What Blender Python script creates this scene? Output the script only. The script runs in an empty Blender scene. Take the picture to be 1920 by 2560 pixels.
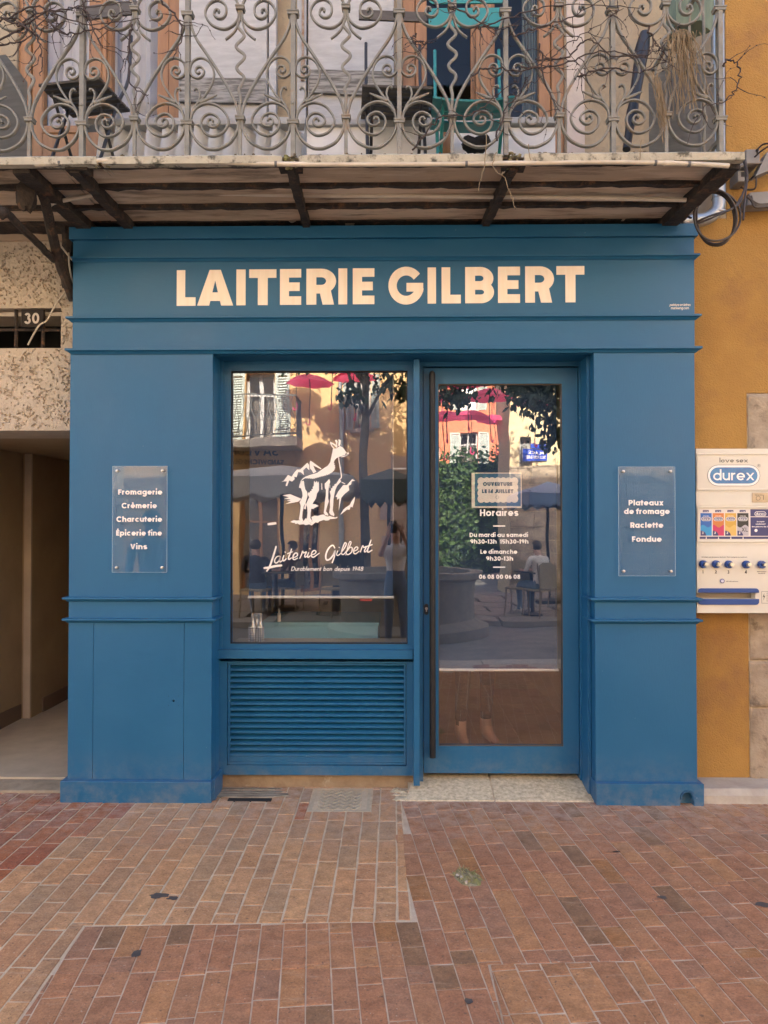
import bpy, bmesh, math, random
from math import sin, cos, pi, radians, sqrt, atan2
from mathutils import Vector, Matrix, noise
random.seed(7)
SC = bpy.context.scene
COL = SC.collection
V = Vector
# ---------------------------------------------------------------- camera
D, H = 4.25, 1.586
F = 1849.0
YAW, PIT = radians(0.8), radians(0.93)
cam = bpy.data.cameras.new('camera')
camo = bpy.data.objects.new('camera', cam)
COL.objects.link(camo)
camo.location = (0, -D, H)
camo.rotation_euler = (pi/2+PIT, 0, YAW)
cam.sensor_fit = 'VERTICAL'; cam.sensor_height = 36; cam.lens = 36*F/2560
cam.clip_start = .05; cam.clip_end = 400
SC.camera = camo
# ---------------------------------------------------------------- sky, sun, exposure
w = bpy.data.worlds.new('World'); SC.world = w; w.use_nodes = True
nt = w.node_tree
sky = nt.nodes.new('ShaderNodeTexSky'); sky.sky_type = 'NISHITA'; sky.sun_disc = False
SUN_EL, SUN_ROT = radians(37), 0.0
sky.sun_elevation = SUN_EL; sky.sun_rotation = SUN_ROT; sky.dust_density = 5; sky.air_density = .70; sky.ozone_density = 0
nt.links.new(sky.outputs[0], nt.nodes['Background'].inputs[0])
nt.nodes['Background'].inputs[1].default_value = .15
sl = bpy.data.lights.new('sun', 'SUN'); sl.energy = 3.4; sl.angle = radians(.5); sl.color = (1, .91, .77)
so = bpy.data.objects.new('sun', sl); COL.objects.link(so); so.location = (0, 10, 30)
so.rotation_euler = (-(pi/2-SUN_EL), 0, 0)      # the sun stands behind the shop, so the front is in open shade
SC.view_settings.view_transform = 'Standard'; SC.view_settings.look = 'None'
SC.view_settings.exposure = 2.8; SC.view_settings.gamma = 1; SC.view_settings.use_curve_mapping = False
SC.cycles.max_bounces = 8; SC.cycles.transparent_max_bounces = 16
# ---------------------------------------------------------------- surveying: what a point of a plane measures
_R = Matrix.Rotation(YAW, 3, 'Z') @ Matrix.Rotation(pi/2+PIT, 3, 'X')
def ray(px, py): return _R @ V(((px-960)/F, (1280-py)/F, -1))
def P(px, py, Y=0.0):
    d = ray(px, py); t = (Y+D)/d.y
    return V((d.x*t, Y, H+d.z*t))
def X(px, Y=0.0, py=1310): return P(px, py, Y).x
def Z(py, Y=0.0, px=960): return P(px, py, Y).z
def G(px, py, z=0.0):
    d = ray(px, py); t = (z-H)/d.z
    return V((d.x*t, -D+d.y*t, z))
def proj(p):
    q = _R.transposed() @ (V(p)-V((0, -D, H)))
    return (960-F*q.x/q.z, 1280+F*q.y/q.z, -q.z)
# ---------------------------------------------------------------- object helpers
ORG = {}
def empty(name, loc):
    o = bpy.data.objects.new(name, None); COL.objects.link(o); o.location = loc
    o.empty_display_size = .1; ORG[o] = V(loc); return o
def tag(o, label, cat, group=None, kind=None):
    if label: o['label'] = label
    if cat: o['category'] = cat
    if group: o['group'] = group
    if kind: o['kind'] = kind
    return o
def thing(name, label, cat, loc, group=None): return tag(empty(name, loc), label, cat, group)
class MB:
    """collects world-space geometry; build() links it as one object under its parent"""
    def __init__(s): s.v = []; s.f = []; s.mi = []; s.cur = 0
    def add(s, vs, fs):
        b = len(s.v); s.v += [V(a) for a in vs]
        for f in fs: s.f.append([b+i for i in f]); s.mi.append(s.cur)
        return s
    def box(s, x0, x1, y0, y1, z0, z1):
        if x0 > x1: x0, x1 = x1, x0
        if y0 > y1: y0, y1 = y1, y0
        if z0 > z1: z0, z1 = z1, z0
        return s.add([(x0,y0,z0),(x1,y0,z0),(x1,y1,z0),(x0,y1,z0),(x0,y0,z1),(x1,y0,z1),(x1,y1,z1),(x0,y1,z1)],
              [(0,3,2,1),(4,5,6,7),(0,1,5,4),(1,2,6,5),(2,3,7,6),(3,0,4,7)])
    def obox(s, c, ax, ay, az):
        c, ax, ay, az = V(c), V(ax), V(ay), V(az)
        vs = [c+i*ax+j*ay+k*az for k in (-1,1) for j in (-1,1) for i in (-1,1)]
        return s.add(vs, [(0,2,3,1),(4,5,7,6),(0,1,5,4),(1,3,7,5),(3,2,6,7),(2,0,4,6)])
    def bar(s, a, b, wd, dp, up=(0,1,0)):
        a, b = V(a), V(b); t = (b-a); L = t.length/2; t.normalize(); u = V(up)
        n = t.cross(u)
        if n.length < 1e-4: n = t.cross(V((1,0,0)))
        n.normalize(); u = n.cross(t).normalized()
        return s.obox((a+b)/2, t*L, n*wd/2, u*dp/2)
    def prism(s, poly, axis, a0, a1):
        """poly: 2D ring; axis 'x': (y,z), 'y': (x,z), 'z': (x,y)"""
        n = len(poly)
        mk = {'x': lambda p,a: (a,p[0],p[1]), 'y': lambda p,a: (p[0],a,p[1]), 'z': lambda p,a: (p[0],p[1],a)}[axis]
        vs = [mk(p,a0) for p in poly]+[mk(p,a1) for p in poly]
        return s.add(vs, [list(range(n)), list(range(2*n-1, n-1, -1))]+[(i,(i+1)%n,n+(i+1)%n,n+i) for i in range(n)])
    def tube(s, pts, r, n=8, flat=None, cap=True, closed=False):
        """sweep along pts; r number or list; flat=(half width, half depth along Y) gives a flat bar lying in an XZ plane"""
        pts = [V(p) for p in pts]; m = len(pts); rs = r if isinstance(r, (list, tuple)) else [r]*m
        T = []
        for i in range(m):
            a = pts[i-1] if (i or closed) else pts[i]; b = pts[(i+1)%m] if (i < m-1 or closed) else pts[i]
            t = (b-a); T.append(t.normalized() if t.length > 1e-9 else V((0,0,1)))
        if flat: u = V((0,1,0))
        else:
            u = T[0].orthogonal().normalized()
        vs = []
        for i in range(m):
            t = T[i]
            if flat:
                nrm = t.cross(V((0,1,0))).normalized()
                k = rs[i]; fw, fd = flat[0]*k, flat[1]*k; c = .55
                ring = [(fw,fd*c),(fw*c,fd),(-fw*c,fd),(-fw,fd*c),(-fw,-fd*c),(-fw*c,-fd),(fw*c,-fd),(fw,-fd*c)]
                vs += [pts[i]+nrm*a+V((0,1,0))*b for a, b in ring]; nn = 8
            else:
                u = (u-t*u.dot(t)); u = u.normalized() if u.length > 1e-6 else t.orthogonal().normalized()
                v2 = t.cross(u); nn = n
                vs += [pts[i]+(u*cos(2*pi*k/n)+v2*sin(2*pi*k/n))*rs[i] for k in range(n)]
        fs = []
        for i in range(m if closed else m-1):
            j = (i+1)%m
            fs += [(i*nn+k, i*nn+(k+1)%nn, j*nn+(k+1)%nn, j*nn+k) for k in range(nn)]
        if cap and not closed:
            fs += [list(range(nn))[::-1], [(m-1)*nn+k for k in range(nn)]]
        return s.add(vs, fs)
    def lathe(s, c, prof, n=16, axis='z', cap=True):
        """prof: (radius, height) along the axis from c"""
        c = V(c); A = {'z': (V((1,0,0)),V((0,1,0)),V((0,0,1))), 'y': (V((1,0,0)),V((0,0,1)),V((0,-1,0))), 'x': (V((0,1,0)),V((0,0,1)),V((1,0,0)))}[axis]
        vs = []; m = len(prof)
        for r, h in prof: vs += [c+A[2]*h+(A[0]*cos(2*pi*k/n)+A[1]*sin(2*pi*k/n))*r for k in range(n)]
        fs = [(i*n+k, i*n+(k+1)%n, (i+1)*n+(k+1)%n, (i+1)*n+k) for i in range(m-1) for k in range(n)]
        if cap: fs += [list(range(n))[::-1], [(m-1)*n+k for k in range(n)]]
        return s.add(vs, fs)
    def blob(s, c, rx, ry, rz, nu=10, nv=7, jit=0, seed=0):
        vs = []; fs = []; c = V(c)
        for j in range(nv+1):
            a = pi*j/nv
            for i in range(nu):
                b = 2*pi*i/nu; d = V((sin(a)*cos(b), sin(a)*sin(b), cos(a)))
                k = 1+jit*noise.noise(d*2.2+V((seed*7.3, seed, 0)))
                vs.append(c+V((d.x*rx*k, d.y*ry*k, d.z*rz*k)))
        for j in range(nv):
            for i in range(nu): fs.append((j*nu+i, j*nu+(i+1)%nu, (j+1)*nu+(i+1)%nu, (j+1)*nu+i))
        return s.add(vs, fs)
    def mesh(s, name, org=V((0,0,0)), smooth=False):
        me = bpy.data.meshes.new(name)
        me.from_pydata([v-org for v in s.v], [], s.f); me.validate()
        bm = bmesh.new(); bm.from_mesh(me)
        if any(s.mi) and len(bm.faces) == len(s.mi):
            bm.faces.ensure_lookup_table()
            for f, i in zip(bm.faces, s.mi): f.material_index = i
        bmesh.ops.remove_doubles(bm, verts=bm.verts, dist=1e-6)
        bmesh.ops.recalc_face_normals(bm, faces=bm.faces)
        if smooth:
            for f in bm.faces: f.smooth = True
            for e in bm.edges:
                if len(e.link_faces) == 2 and e.calc_face_angle(0) > radians(42): e.smooth = False
        bm.to_mesh(me); bm.free(); return me
    def build(s, name, m, parent=None, smooth=False, bevel=0, label=None, kind=None):
        org = ORG.get(parent, V((0,0,0))) if parent is not None else V((0,0,0))
        me = s.mesh(name, org, smooth)
        o = bpy.data.objects.new(name, me); COL.objects.link(o)
        for mm in (m if isinstance(m, (list, tuple)) else [m]): me.materials.append(mm)
        if parent is not None: o.parent = parent; ORG[o] = org
        if bevel:
            b = o.modifiers.new('bevel', 'BEVEL'); b.width = bevel; b.segments = 2; b.limit_method = 'ANGLE'; b.angle_limit = radians(40)
            if not smooth:
                for p in me.polygons: p.use_smooth = False
        if label: o['label'] = label
        if kind: o['kind'] = kind
        return o
def clone(o, parent, dx=V((0,0,0)), name=None):
    c = o.copy(); COL.objects.link(c); c.parent = parent; c.location = o.location+dx; return c
def copy_tree(root, loc, rotz, label=None):
    r = root.copy(); COL.objects.link(r); r.location = loc; r.rotation_euler = (0,0,rotz)
    if label: r['label'] = label
    for ch in [c for c in bpy.data.objects if c.parent == root]:
        c = ch.copy(); COL.objects.link(c); c.parent = r
        for g in [k for k in bpy.data.objects if k.parent == ch]:
            d = g.copy(); COL.objects.link(d); d.parent = c
    return r
def cat(pts, n=6):
    """Catmull-Rom through pts"""
    pts = [V(p) if len(p) == 3 else V((p[0],p[1],0)) for p in pts]; out = []
    for i in range(len(pts)-1):
        p0 = pts[max(i-1,0)]; p1 = pts[i]; p2 = pts[i+1]; p3 = pts[min(i+2,len(pts)-1)]
        for k in range(n):
            t = k/n
            out.append(.5*((2*p1)+(p2-p0)*t+(2*p0-5*p1+4*p2-p3)*t*t+(3*p1-p0-3*p2+p3)*t**3))
    out.append(pts[-1]); return out
# ---------------------------------------------------------------- materials
def sr(r, g, b):
    f = lambda c: (c/255/12.92) if c <= 10.3 else ((c/255+.055)/1.055)**2.4
    return (f(r), f(g), f(b))
MATS = {}
def mat(name, c1, c2=None, scale=4, rough=.6, bump=0, bscale=60, metal=0, spec=.5, c3=None, s3=1.5, t3=(.55,.7), stretch=(1,1,1), alpha=1, rvar=0, trans=0, contrast=(.35,.65), objcol=None, bstretch=(1,1,1), sheen=0):
    m = bpy.data.materials.new(name); m.use_nodes = True; t = m.node_tree; L = t.links; N = t.nodes
    b = N['Principled BSDF']; b.inputs['Roughness'].default_value = rough; b.inputs['Metallic'].default_value = metal
    b.inputs['Specular IOR Level'].default_value = spec; b.inputs['Alpha'].default_value = alpha
    b.inputs['Base Color'].default_value = (*c1, 1)
    if c2 is None and not bump and objcol is None: return m
    geo = N.new('ShaderNodeNewGeometry'); mp = N.new('ShaderNodeMapping'); mp.inputs['Scale'].default_value = stretch
    L.new(geo.outputs['Position'], mp.inputs[0])
    col = None
    if c2 is not None:
        n1 = N.new('ShaderNodeTexNoise'); n1.inputs['Scale'].default_value = scale; n1.inputs['Detail'].default_value = 7; n1.inputs['Roughness'].default_value = .62
        L.new(mp.outputs[0], n1.inputs['Vector'])
        r1 = N.new('ShaderNodeMapRange'); r1.inputs[1].default_value, r1.inputs[2].default_value = contrast
        L.new(n1.outputs[0], r1.inputs[0])
        mx = N.new('ShaderNodeMix'); mx.data_type = 'RGBA'; L.new(r1.outputs[0], mx.inputs[0])
        mx.inputs[6].default_value = (*c1, 1); mx.inputs[7].default_value = (*c2, 1); col = mx.outputs[2]
        if objcol:
            if objcol == 'object':
                oi = N.new('ShaderNodeObjectInfo'); oc = oi.outputs['Color']
            else:
                oi = N.new('ShaderNodeAttribute'); oi.attribute_name = objcol; oc = oi.outputs['Color']
            mu = N.new('ShaderNodeMix'); mu.data_type = 'RGBA'; mu.blend_type = 'MULTIPLY'; mu.inputs[0].default_value = 1
            L.new(col, mu.inputs[6]); L.new(oc, mu.inputs[7]); col = mu.outputs[2]
        if c3 is not None:
            n3 = N.new('ShaderNodeTexNoise'); n3.inputs['Scale'].default_value = s3; n3.inputs['Detail'].default_value = 9; n3.inputs['Roughness'].default_value = .68
            L.new(mp.outputs[0], n3.inputs['Vector'])
            r3 = N.new('ShaderNodeMapRange'); r3.inputs[1].default_value, r3.inputs[2].default_value = t3
            L.new(n3.outputs[0], r3.inputs[0])
            m3 = N.new('ShaderNodeMix'); m3.data_type = 'RGBA'; L.new(r3.outputs[0], m3.inputs[0]); L.new(col, m3.inputs[6]); m3.inputs[7].default_value = (*c3, 1)
            col = m3.outputs[2]
        L.new(col, b.inputs['Base Color'])
        if rvar:
            rr = N.new('ShaderNodeMapRange'); rr.inputs[3].default_value = max(rough-rvar,.02); rr.inputs[4].default_value = min(rough+rvar,1)
            L.new(r1.outputs[0], rr.inputs[0]); L.new(rr.outputs[0], b.inputs['Roughness'])
    if bump:
        mb = N.new('ShaderNodeMapping'); mb.inputs['Scale'].default_value = bstretch; L.new(geo.outputs['Position'], mb.inputs[0])
        nb = N.new('ShaderNodeTexNoise'); nb.inputs['Scale'].default_value = bscale; nb.inputs['Detail'].default_value = 4
        L.new(mb.outputs[0], nb.inputs['Vector'])
        bp = N.new('ShaderNodeBump'); bp.inputs['Strength'].default_value = min(bump,1); bp.inputs['Distance'].default_value = .004*max(bump,1)
        L.new(nb.outputs[0], bp.inputs['Height']); L.new(bp.outputs[0], b.inputs['Normal'])
    if trans:
        tr = N.new('ShaderNodeBsdfTranslucent'); ms = N.new('ShaderNodeMixShader'); ms.inputs[0].default_value = trans
        tr.inputs[0].default_value = (*c1, 1)
        if col is not None: L.new(col, tr.inputs[0])
        L.new(b.outputs[0], ms.inputs[1]); L.new(tr.outputs[0], ms.inputs[2]); L.new(ms.outputs[0], N['Material Output'].inputs[0])
    return m
def glass_mat(name, refl, ripple=0, tint=(1,1,1), rough=0.0):
    """thin sheet: a mirror share over a clear share, as a double-glazed shop pane has"""
    m = bpy.data.materials.new(name); m.use_nodes = True; t = m.node_tree; N = t.nodes; L = t.links
    b = N['Principled BSDF']; b.inputs['Metallic'].default_value = 1; b.inputs['Roughness'].default_value = rough
    b.inputs['Base Color'].default_value = (*tint, 1); b.inputs['Alpha'].default_value = refl
    if ripple:
        g = N.new('ShaderNodeNewGeometry'); n = N.new('ShaderNodeTexNoise'); n.inputs['Scale'].default_value = 2.6; n.inputs['Detail'].default_value = 1
        bp = N.new('ShaderNodeBump'); bp.inputs['Strength'].default_value = 1; bp.inputs['Distance'].default_value = ripple
        L.new(g.outputs['Position'], n.inputs['Vector']); L.new(n.outputs[0], bp.inputs['Height']); L.new(bp.outputs[0], b.inputs['Normal'])
    return m
def paint(name, vertical):
    m = mat(name, (.011,.106,.226), (.015,.117,.240), scale=2.2, rough=.44, bump=.20, bscale=200, spec=.38, bstretch=((1,1,.10) if vertical else (.10,1,1)), rvar=.07)
    t = m.node_tree; N = t.nodes; L = t.links; b = N['Principled BSDF']; src = b.inputs['Base Color'].links[0].from_socket
    geo = N.new('ShaderNodeNewGeometry'); sx = N.new('ShaderNodeSeparateXYZ'); L.new(geo.outputs['Position'], sx.inputs[0])
    g = N.new('ShaderNodeMapRange'); g.inputs[1].default_value = .30; g.inputs[2].default_value = .0; L.new(sx.outputs['Z'], g.inputs[0])
    n = N.new('ShaderNodeTexNoise'); n.inputs['Scale'].default_value = 14; n.inputs['Detail'].default_value = 8; n.inputs['Roughness'].default_value = .7; L.new(geo.outputs['Position'], n.inputs['Vector'])
    r = N.new('ShaderNodeMapRange'); r.inputs[1].default_value = .40; r.inputs[2].default_value = .72; r.inputs[4].default_value = .5; L.new(n.outputs[0], r.inputs[0])
    mu = N.new('ShaderNodeMath'); mu.operation = 'MULTIPLY'; L.new(g.outputs[0], mu.inputs[0]); L.new(r.outputs[0], mu.inputs[1])
    x = N.new('ShaderNodeMix'); x.data_type = 'RGBA'; L.new(mu.outputs[0], x.inputs[0]); L.new(src, x.inputs[6]); x.inputs[7].default_value = (.23,.22,.21,1)
    n2 = N.new('ShaderNodeTexNoise'); n2.inputs['Scale'].default_value = 34; n2.inputs['Detail'].default_value = 2; L.new(geo.outputs['Position'], n2.inputs['Vector'])
    r2 = N.new('ShaderNodeMapRange'); r2.inputs[1].default_value = .775; r2.inputs[2].default_value = .79; r2.inputs[4].default_value = .5; L.new(n2.outputs[0], r2.inputs[0])
    x2 = N.new('ShaderNodeMix'); x2.data_type = 'RGBA'; L.new(r2.outputs[0], x2.inputs[0]); L.new(x.outputs[2], x2.inputs[6]); x2.inputs[7].default_value = (.22,.30,.36,1)
    L.new(x2.outputs[2], b.inputs['Base Color']); return m
BLUE = paint('blue_paint', False); BLUE_V = paint('blue_paint_upright', True)
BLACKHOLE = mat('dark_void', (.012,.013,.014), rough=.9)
CREAM = mat('cream_lettering', sr(243,232,218), sr(236,222,204), scale=30, rough=.6, stretch=(1,1,.1))
WHITE_DECAL = mat('white_vinyl', (.86,.83,.78), rough=.5)
GLASS = glass_mat('shop_glass', .145, ripple=.0009)
GLASS2 = glass_mat('far_window_glass', .02, ripple=.002)
ACRYL = glass_mat('acrylic', .028, ripple=.0006)
BLACKMETAL = mat('black_metal', (.014,.014,.015), (.022,.022,.023), scale=20, rough=.5, spec=.3)
STEEL = mat('steel', (.55,.54,.52), (.45,.44,.42), scale=30, rough=.3, metal=1)
GALV = mat('galvanised', (.42,.43,.42), (.30,.31,.31), scale=12, rough=.42, metal=.85, bump=.15, bscale=20)
IRON = mat('grey_painted_iron', (.235,.228,.195), (.165,.160,.138), scale=14, rough=.62, bump=.5, bscale=120, c3=(.24,.165,.095), s3=11, t3=(.56,.68))
RUST = mat('rusty_dark_beam', (.050,.036,.026), (.016,.013,.012), scale=22, rough=.88, bump=1.3, bscale=70, c3=(.150,.075,.038), s3=16, t3=(.55,.68))
SOFFIT = mat('stained_soffit', (.62,.50,.37), (.44,.34,.24), scale=4, rough=.85, bump=.6, bscale=26, stretch=(.30,1.7,1), c3=(.045,.028,.019), s3=6, t3=(.51,.72), contrast=(.44,.56))
SLABEDGE = mat('lichen_stone', (.47,.43,.33), (.36,.33,.25), scale=11, rough=.85, bump=.8, bscale=70, c3=(.085,.080,.058), s3=12, t3=(.52,.62))
STONE = mat('limestone', (.43,.345,.245), (.25,.19,.13), scale=5, rough=.9, bump=1.6, bscale=60, c3=(.15,.115,.08), s3=9, t3=(.54,.68))
SILLSTONE = mat('pale_sill_stone', (.46,.41,.33), (.36,.31,.25), scale=9, rough=.8, bump=.5, bscale=90)
DOORSTONE = mat('speckled_doorstep', (.72,.615,.42), (.42,.345,.225), scale=42, rough=.75, bump=.6, bscale=110, c3=(.20,.17,.12), s3=30, t3=(.60,.72))
ROUGHCAST = mat('beige_roughcast', (.53,.455,.36), (.45,.38,.295), scale=8, rough=.95, bump=1.0, bscale=150)
BEIGE_SMOOTH = mat('smooth_beige_paint', (.42,.315,.225), (.36,.27,.19), scale=3, rough=.8, bump=.3, bscale=40)
ORANGE = mat('orange_render', (.425,.236,.058), (.35,.186,.046), scale=2.6, rough=.92, bump=1.7, bscale=130, c3=(.25,.125,.050), s3=2.4, t3=(.52,.78))
UPPER = mat('old_cream_plaster', (.34,.28,.19), (.26,.21,.14), scale=4, rough=.92, bump=1.0, bscale=45, c3=(.20,.165,.12), s3=3, t3=(.58,.68))
PASS_W = mat('passage_wall', (.36,.27,.165), (.30,.22,.135), scale=3, rough=.85)
PASS_F = mat('passage_floor', (.50,.43,.33), (.41,.35,.265), scale=6, rough=.5, bump=.2, bscale=30)
PVC = mat('cream_conduit', (.60,.535,.43), (.50,.44,.35), scale=10, rough=.55)
CABLE = mat('black_cable', (.030,.022,.017), (.05,.036,.026), scale=20, rough=.5)
GREYPVC = mat('grey_box_plastic', (.25,.24,.22), (.20,.19,.175), scale=7, rough=.55)
OAK = mat('varnished_oak', (.33,.170,.072), (.25,.122,.050), scale=6, rough=.5, stretch=(5,5,.6), bump=.2, bscale=40, bstretch=(5,5,.5))
WHITEWOOD = mat('weathered_white_paint', (.43,.43,.425), (.34,.34,.335), scale=6, rough=.75, stretch=(1,1,4), bump=.5, bscale=30, bstretch=(1,1,5), c3=(.29,.28,.265), s3=6, t3=(.64,.74))
GREYWOOD = mat('bare_grey_wood', (.30,.29,.265), (.105,.10,.09), scale=9, rough=.85, stretch=(.7,1,7), bump=.8, bscale=22, bstretch=(.6,1,7), contrast=(.42,.58))
CURTAIN = mat('lilac_net_curtain', (.44,.425,.41), (.36,.35,.34), scale=3, rough=.9, stretch=(8,1,.3))
GREENCURT = mat('green_grey_curtain', (.20,.235,.20), (.15,.18,.155), scale=5, rough=.9, stretch=(7,1,.4))
TEAL = mat('teal_enamel', (.018,.205,.205), (.022,.225,.225), scale=4, rough=.38)
DARKWOOD = mat('dark_slat_wood', (.055,.045,.035), (.085,.072,.058), scale=8, rough=.6, stretch=(1,6,6))
SHEETWHITE = mat('white_sheet_metal', (.72,.73,.73), (.64,.65,.65), scale=5, rough=.5)
SHEETGREY = mat('grey_fabric_screen', (.105,.105,.098), (.135,.135,.128), scale=5, rough=.8, stretch=(1,1,9))
VINE = mat('dry_vine_bark', (.060,.042,.036), (.035,.024,.022), scale=30, rough=.85)
STRAW = mat('dry_straw', (.27,.20,.115), (.18,.13,.075), scale=20, rough=.9)
MACHINE = mat('cream_enamel_steel', (.69,.645,.54), (.64,.59,.485), scale=3, rough=.42, spec=.5, bump=.05, bscale=20)
ROYAL = mat('royal_blue_plastic', (.008,.055,.24), rough=.28)
NAVY = mat('navy_print', (.035,.038,.14), rough=.45)
INK = mat('black_ink', (.035,.033,.033), rough=.6)
def brick_mat(name, attr):
    """fired clay: its own tint, kiln mottling, dark grime, lime specks and a lime bloom that lingers near the wall"""
    m = bpy.data.materials.new(name); m.use_nodes = True; t = m.node_tree; N = t.nodes; L = t.links; b = N['Principled BSDF']
    geo = N.new('ShaderNodeNewGeometry')
    def nz(scale, lo, hi, detail=8, rough=.65, st=None):
        n = N.new('ShaderNodeTexNoise'); n.inputs['Scale'].default_value = scale; n.inputs['Detail'].default_value = detail; n.inputs['Roughness'].default_value = rough
        if st:
            mp = N.new('ShaderNodeMapping'); mp.inputs['Scale'].default_value = st; L.new(geo.outputs['Position'], mp.inputs[0]); L.new(mp.outputs[0], n.inputs['Vector'])
        else: L.new(geo.outputs['Position'], n.inputs['Vector'])
        r = N.new('ShaderNodeMapRange'); r.inputs[1].default_value = lo; r.inputs[2].default_value = hi; L.new(n.outputs[0], r.inputs[0]); return r.outputs[0], n.outputs[0]
    def mix(f, a, c, blend='MIX'):
        x = N.new('ShaderNodeMix'); x.data_type = 'RGBA'; x.blend_type = blend
        if isinstance(f, float): x.inputs[0].default_value = f
        else: L.new(f, x.inputs[0])
        for k, v in ((6,a),(7,c)):
            if isinstance(v, tuple): x.inputs[k].default_value = (*v, 1)
            else: L.new(v, x.inputs[k])
        return x.outputs[2]
    def mul(a, c):
        x = N.new('ShaderNodeMath'); x.operation = 'MULTIPLY'; L.new(a, x.inputs[0])
        if isinstance(c, float): x.inputs[1].default_value = c
        else: L.new(c, x.inputs[1])
        return x.outputs[0]
    if attr == 'object': oc = N.new('ShaderNodeObjectInfo').outputs['Color']
    else: a = N.new('ShaderNodeAttribute'); a.attribute_name = attr; oc = a.outputs['Color']
    f1, _ = nz(16, .32, .68); col = mix(1.0, oc, mix(f1, (1.14,1.12,1.10), (.72,.71,.71)), 'MULTIPLY')
    f2, _ = nz(105, .36, .64, 5, .8); col = mix(1.0, col, mix(f2, (1.20,1.19,1.17), (.74,.74,.75)), 'MULTIPLY'); f7, _ = nz(5, .55, .72, 9, .75, (1,4,1)); col = mix(mul(f7, .42), col, (.48,.36,.25)); f8, _ = nz(60, .66, .70, 3, .5); col = mix(mul(f8, .65), col, (.07,.05,.042))
    f3, _ = nz(24, .60, .70, 9, .75); col = mix(mul(f3, .75), col, (.085,.062,.050))
    f4, _ = nz(2.1, .50, .75, 6, .6); col = mix(mul(f4, .22), col, (.14,.085,.062))
    f5, _ = nz(85, .70, .74, 2, .5); col = mix(mul(f5, .6), col, (.50,.42,.33))
    sx = N.new('ShaderNodeSeparateXYZ'); L.new(geo.outputs['Position'], sx.inputs[0]); g = N.new('ShaderNodeMapRange'); g.inputs[1].default_value = -.75; g.inputs[2].default_value = .12; L.new(sx.outputs['Y'], g.inputs[0])
    f6, _ = nz(12, .40, .64, 9, .75); col = mix(mul(mul(f6, g.outputs[0]), .80), col, (.50,.385,.30))
    L.new(col, b.inputs['Base Color'])
    rr = N.new('ShaderNodeMapRange'); rr.inputs[3].default_value = .62; rr.inputs[4].default_value = .9; L.new(f1, rr.inputs[0]); L.new(rr.outputs[0], b.inputs['Roughness']); b.inputs['Specular IOR Level'].default_value = .35
    _, h1 = nz(70, 0, 1, 6, .7); _, h2 = nz(14, 0, 1, 4, .6)
    ad = N.new('ShaderNodeMath'); ad.operation = 'ADD'; L.new(h1, ad.inputs[0]); L.new(mul(h2, 1.6), ad.inputs[1])
    bp = N.new('ShaderNodeBump'); bp.inputs['Strength'].default_value = .9; bp.inputs['Distance'].default_value = .0035; L.new(ad.outputs[0], bp.inputs['Height']); L.new(bp.outputs[0], b.inputs['Normal'])
    return m
BRICK = brick_mat('brick_single', 'object'); BRICK_V = brick_mat('brick_field', 'tint')
MORTAR = mat('pale_mortar', (.58,.475,.335), (.46,.365,.25), scale=18, rough=.92, bump=.8, bscale=120)
MORTAR_D = mat('fine_mortar', (.54,.44,.33), (.40,.30,.21), scale=7, rough=.92, bump=.8, bscale=120)
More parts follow.
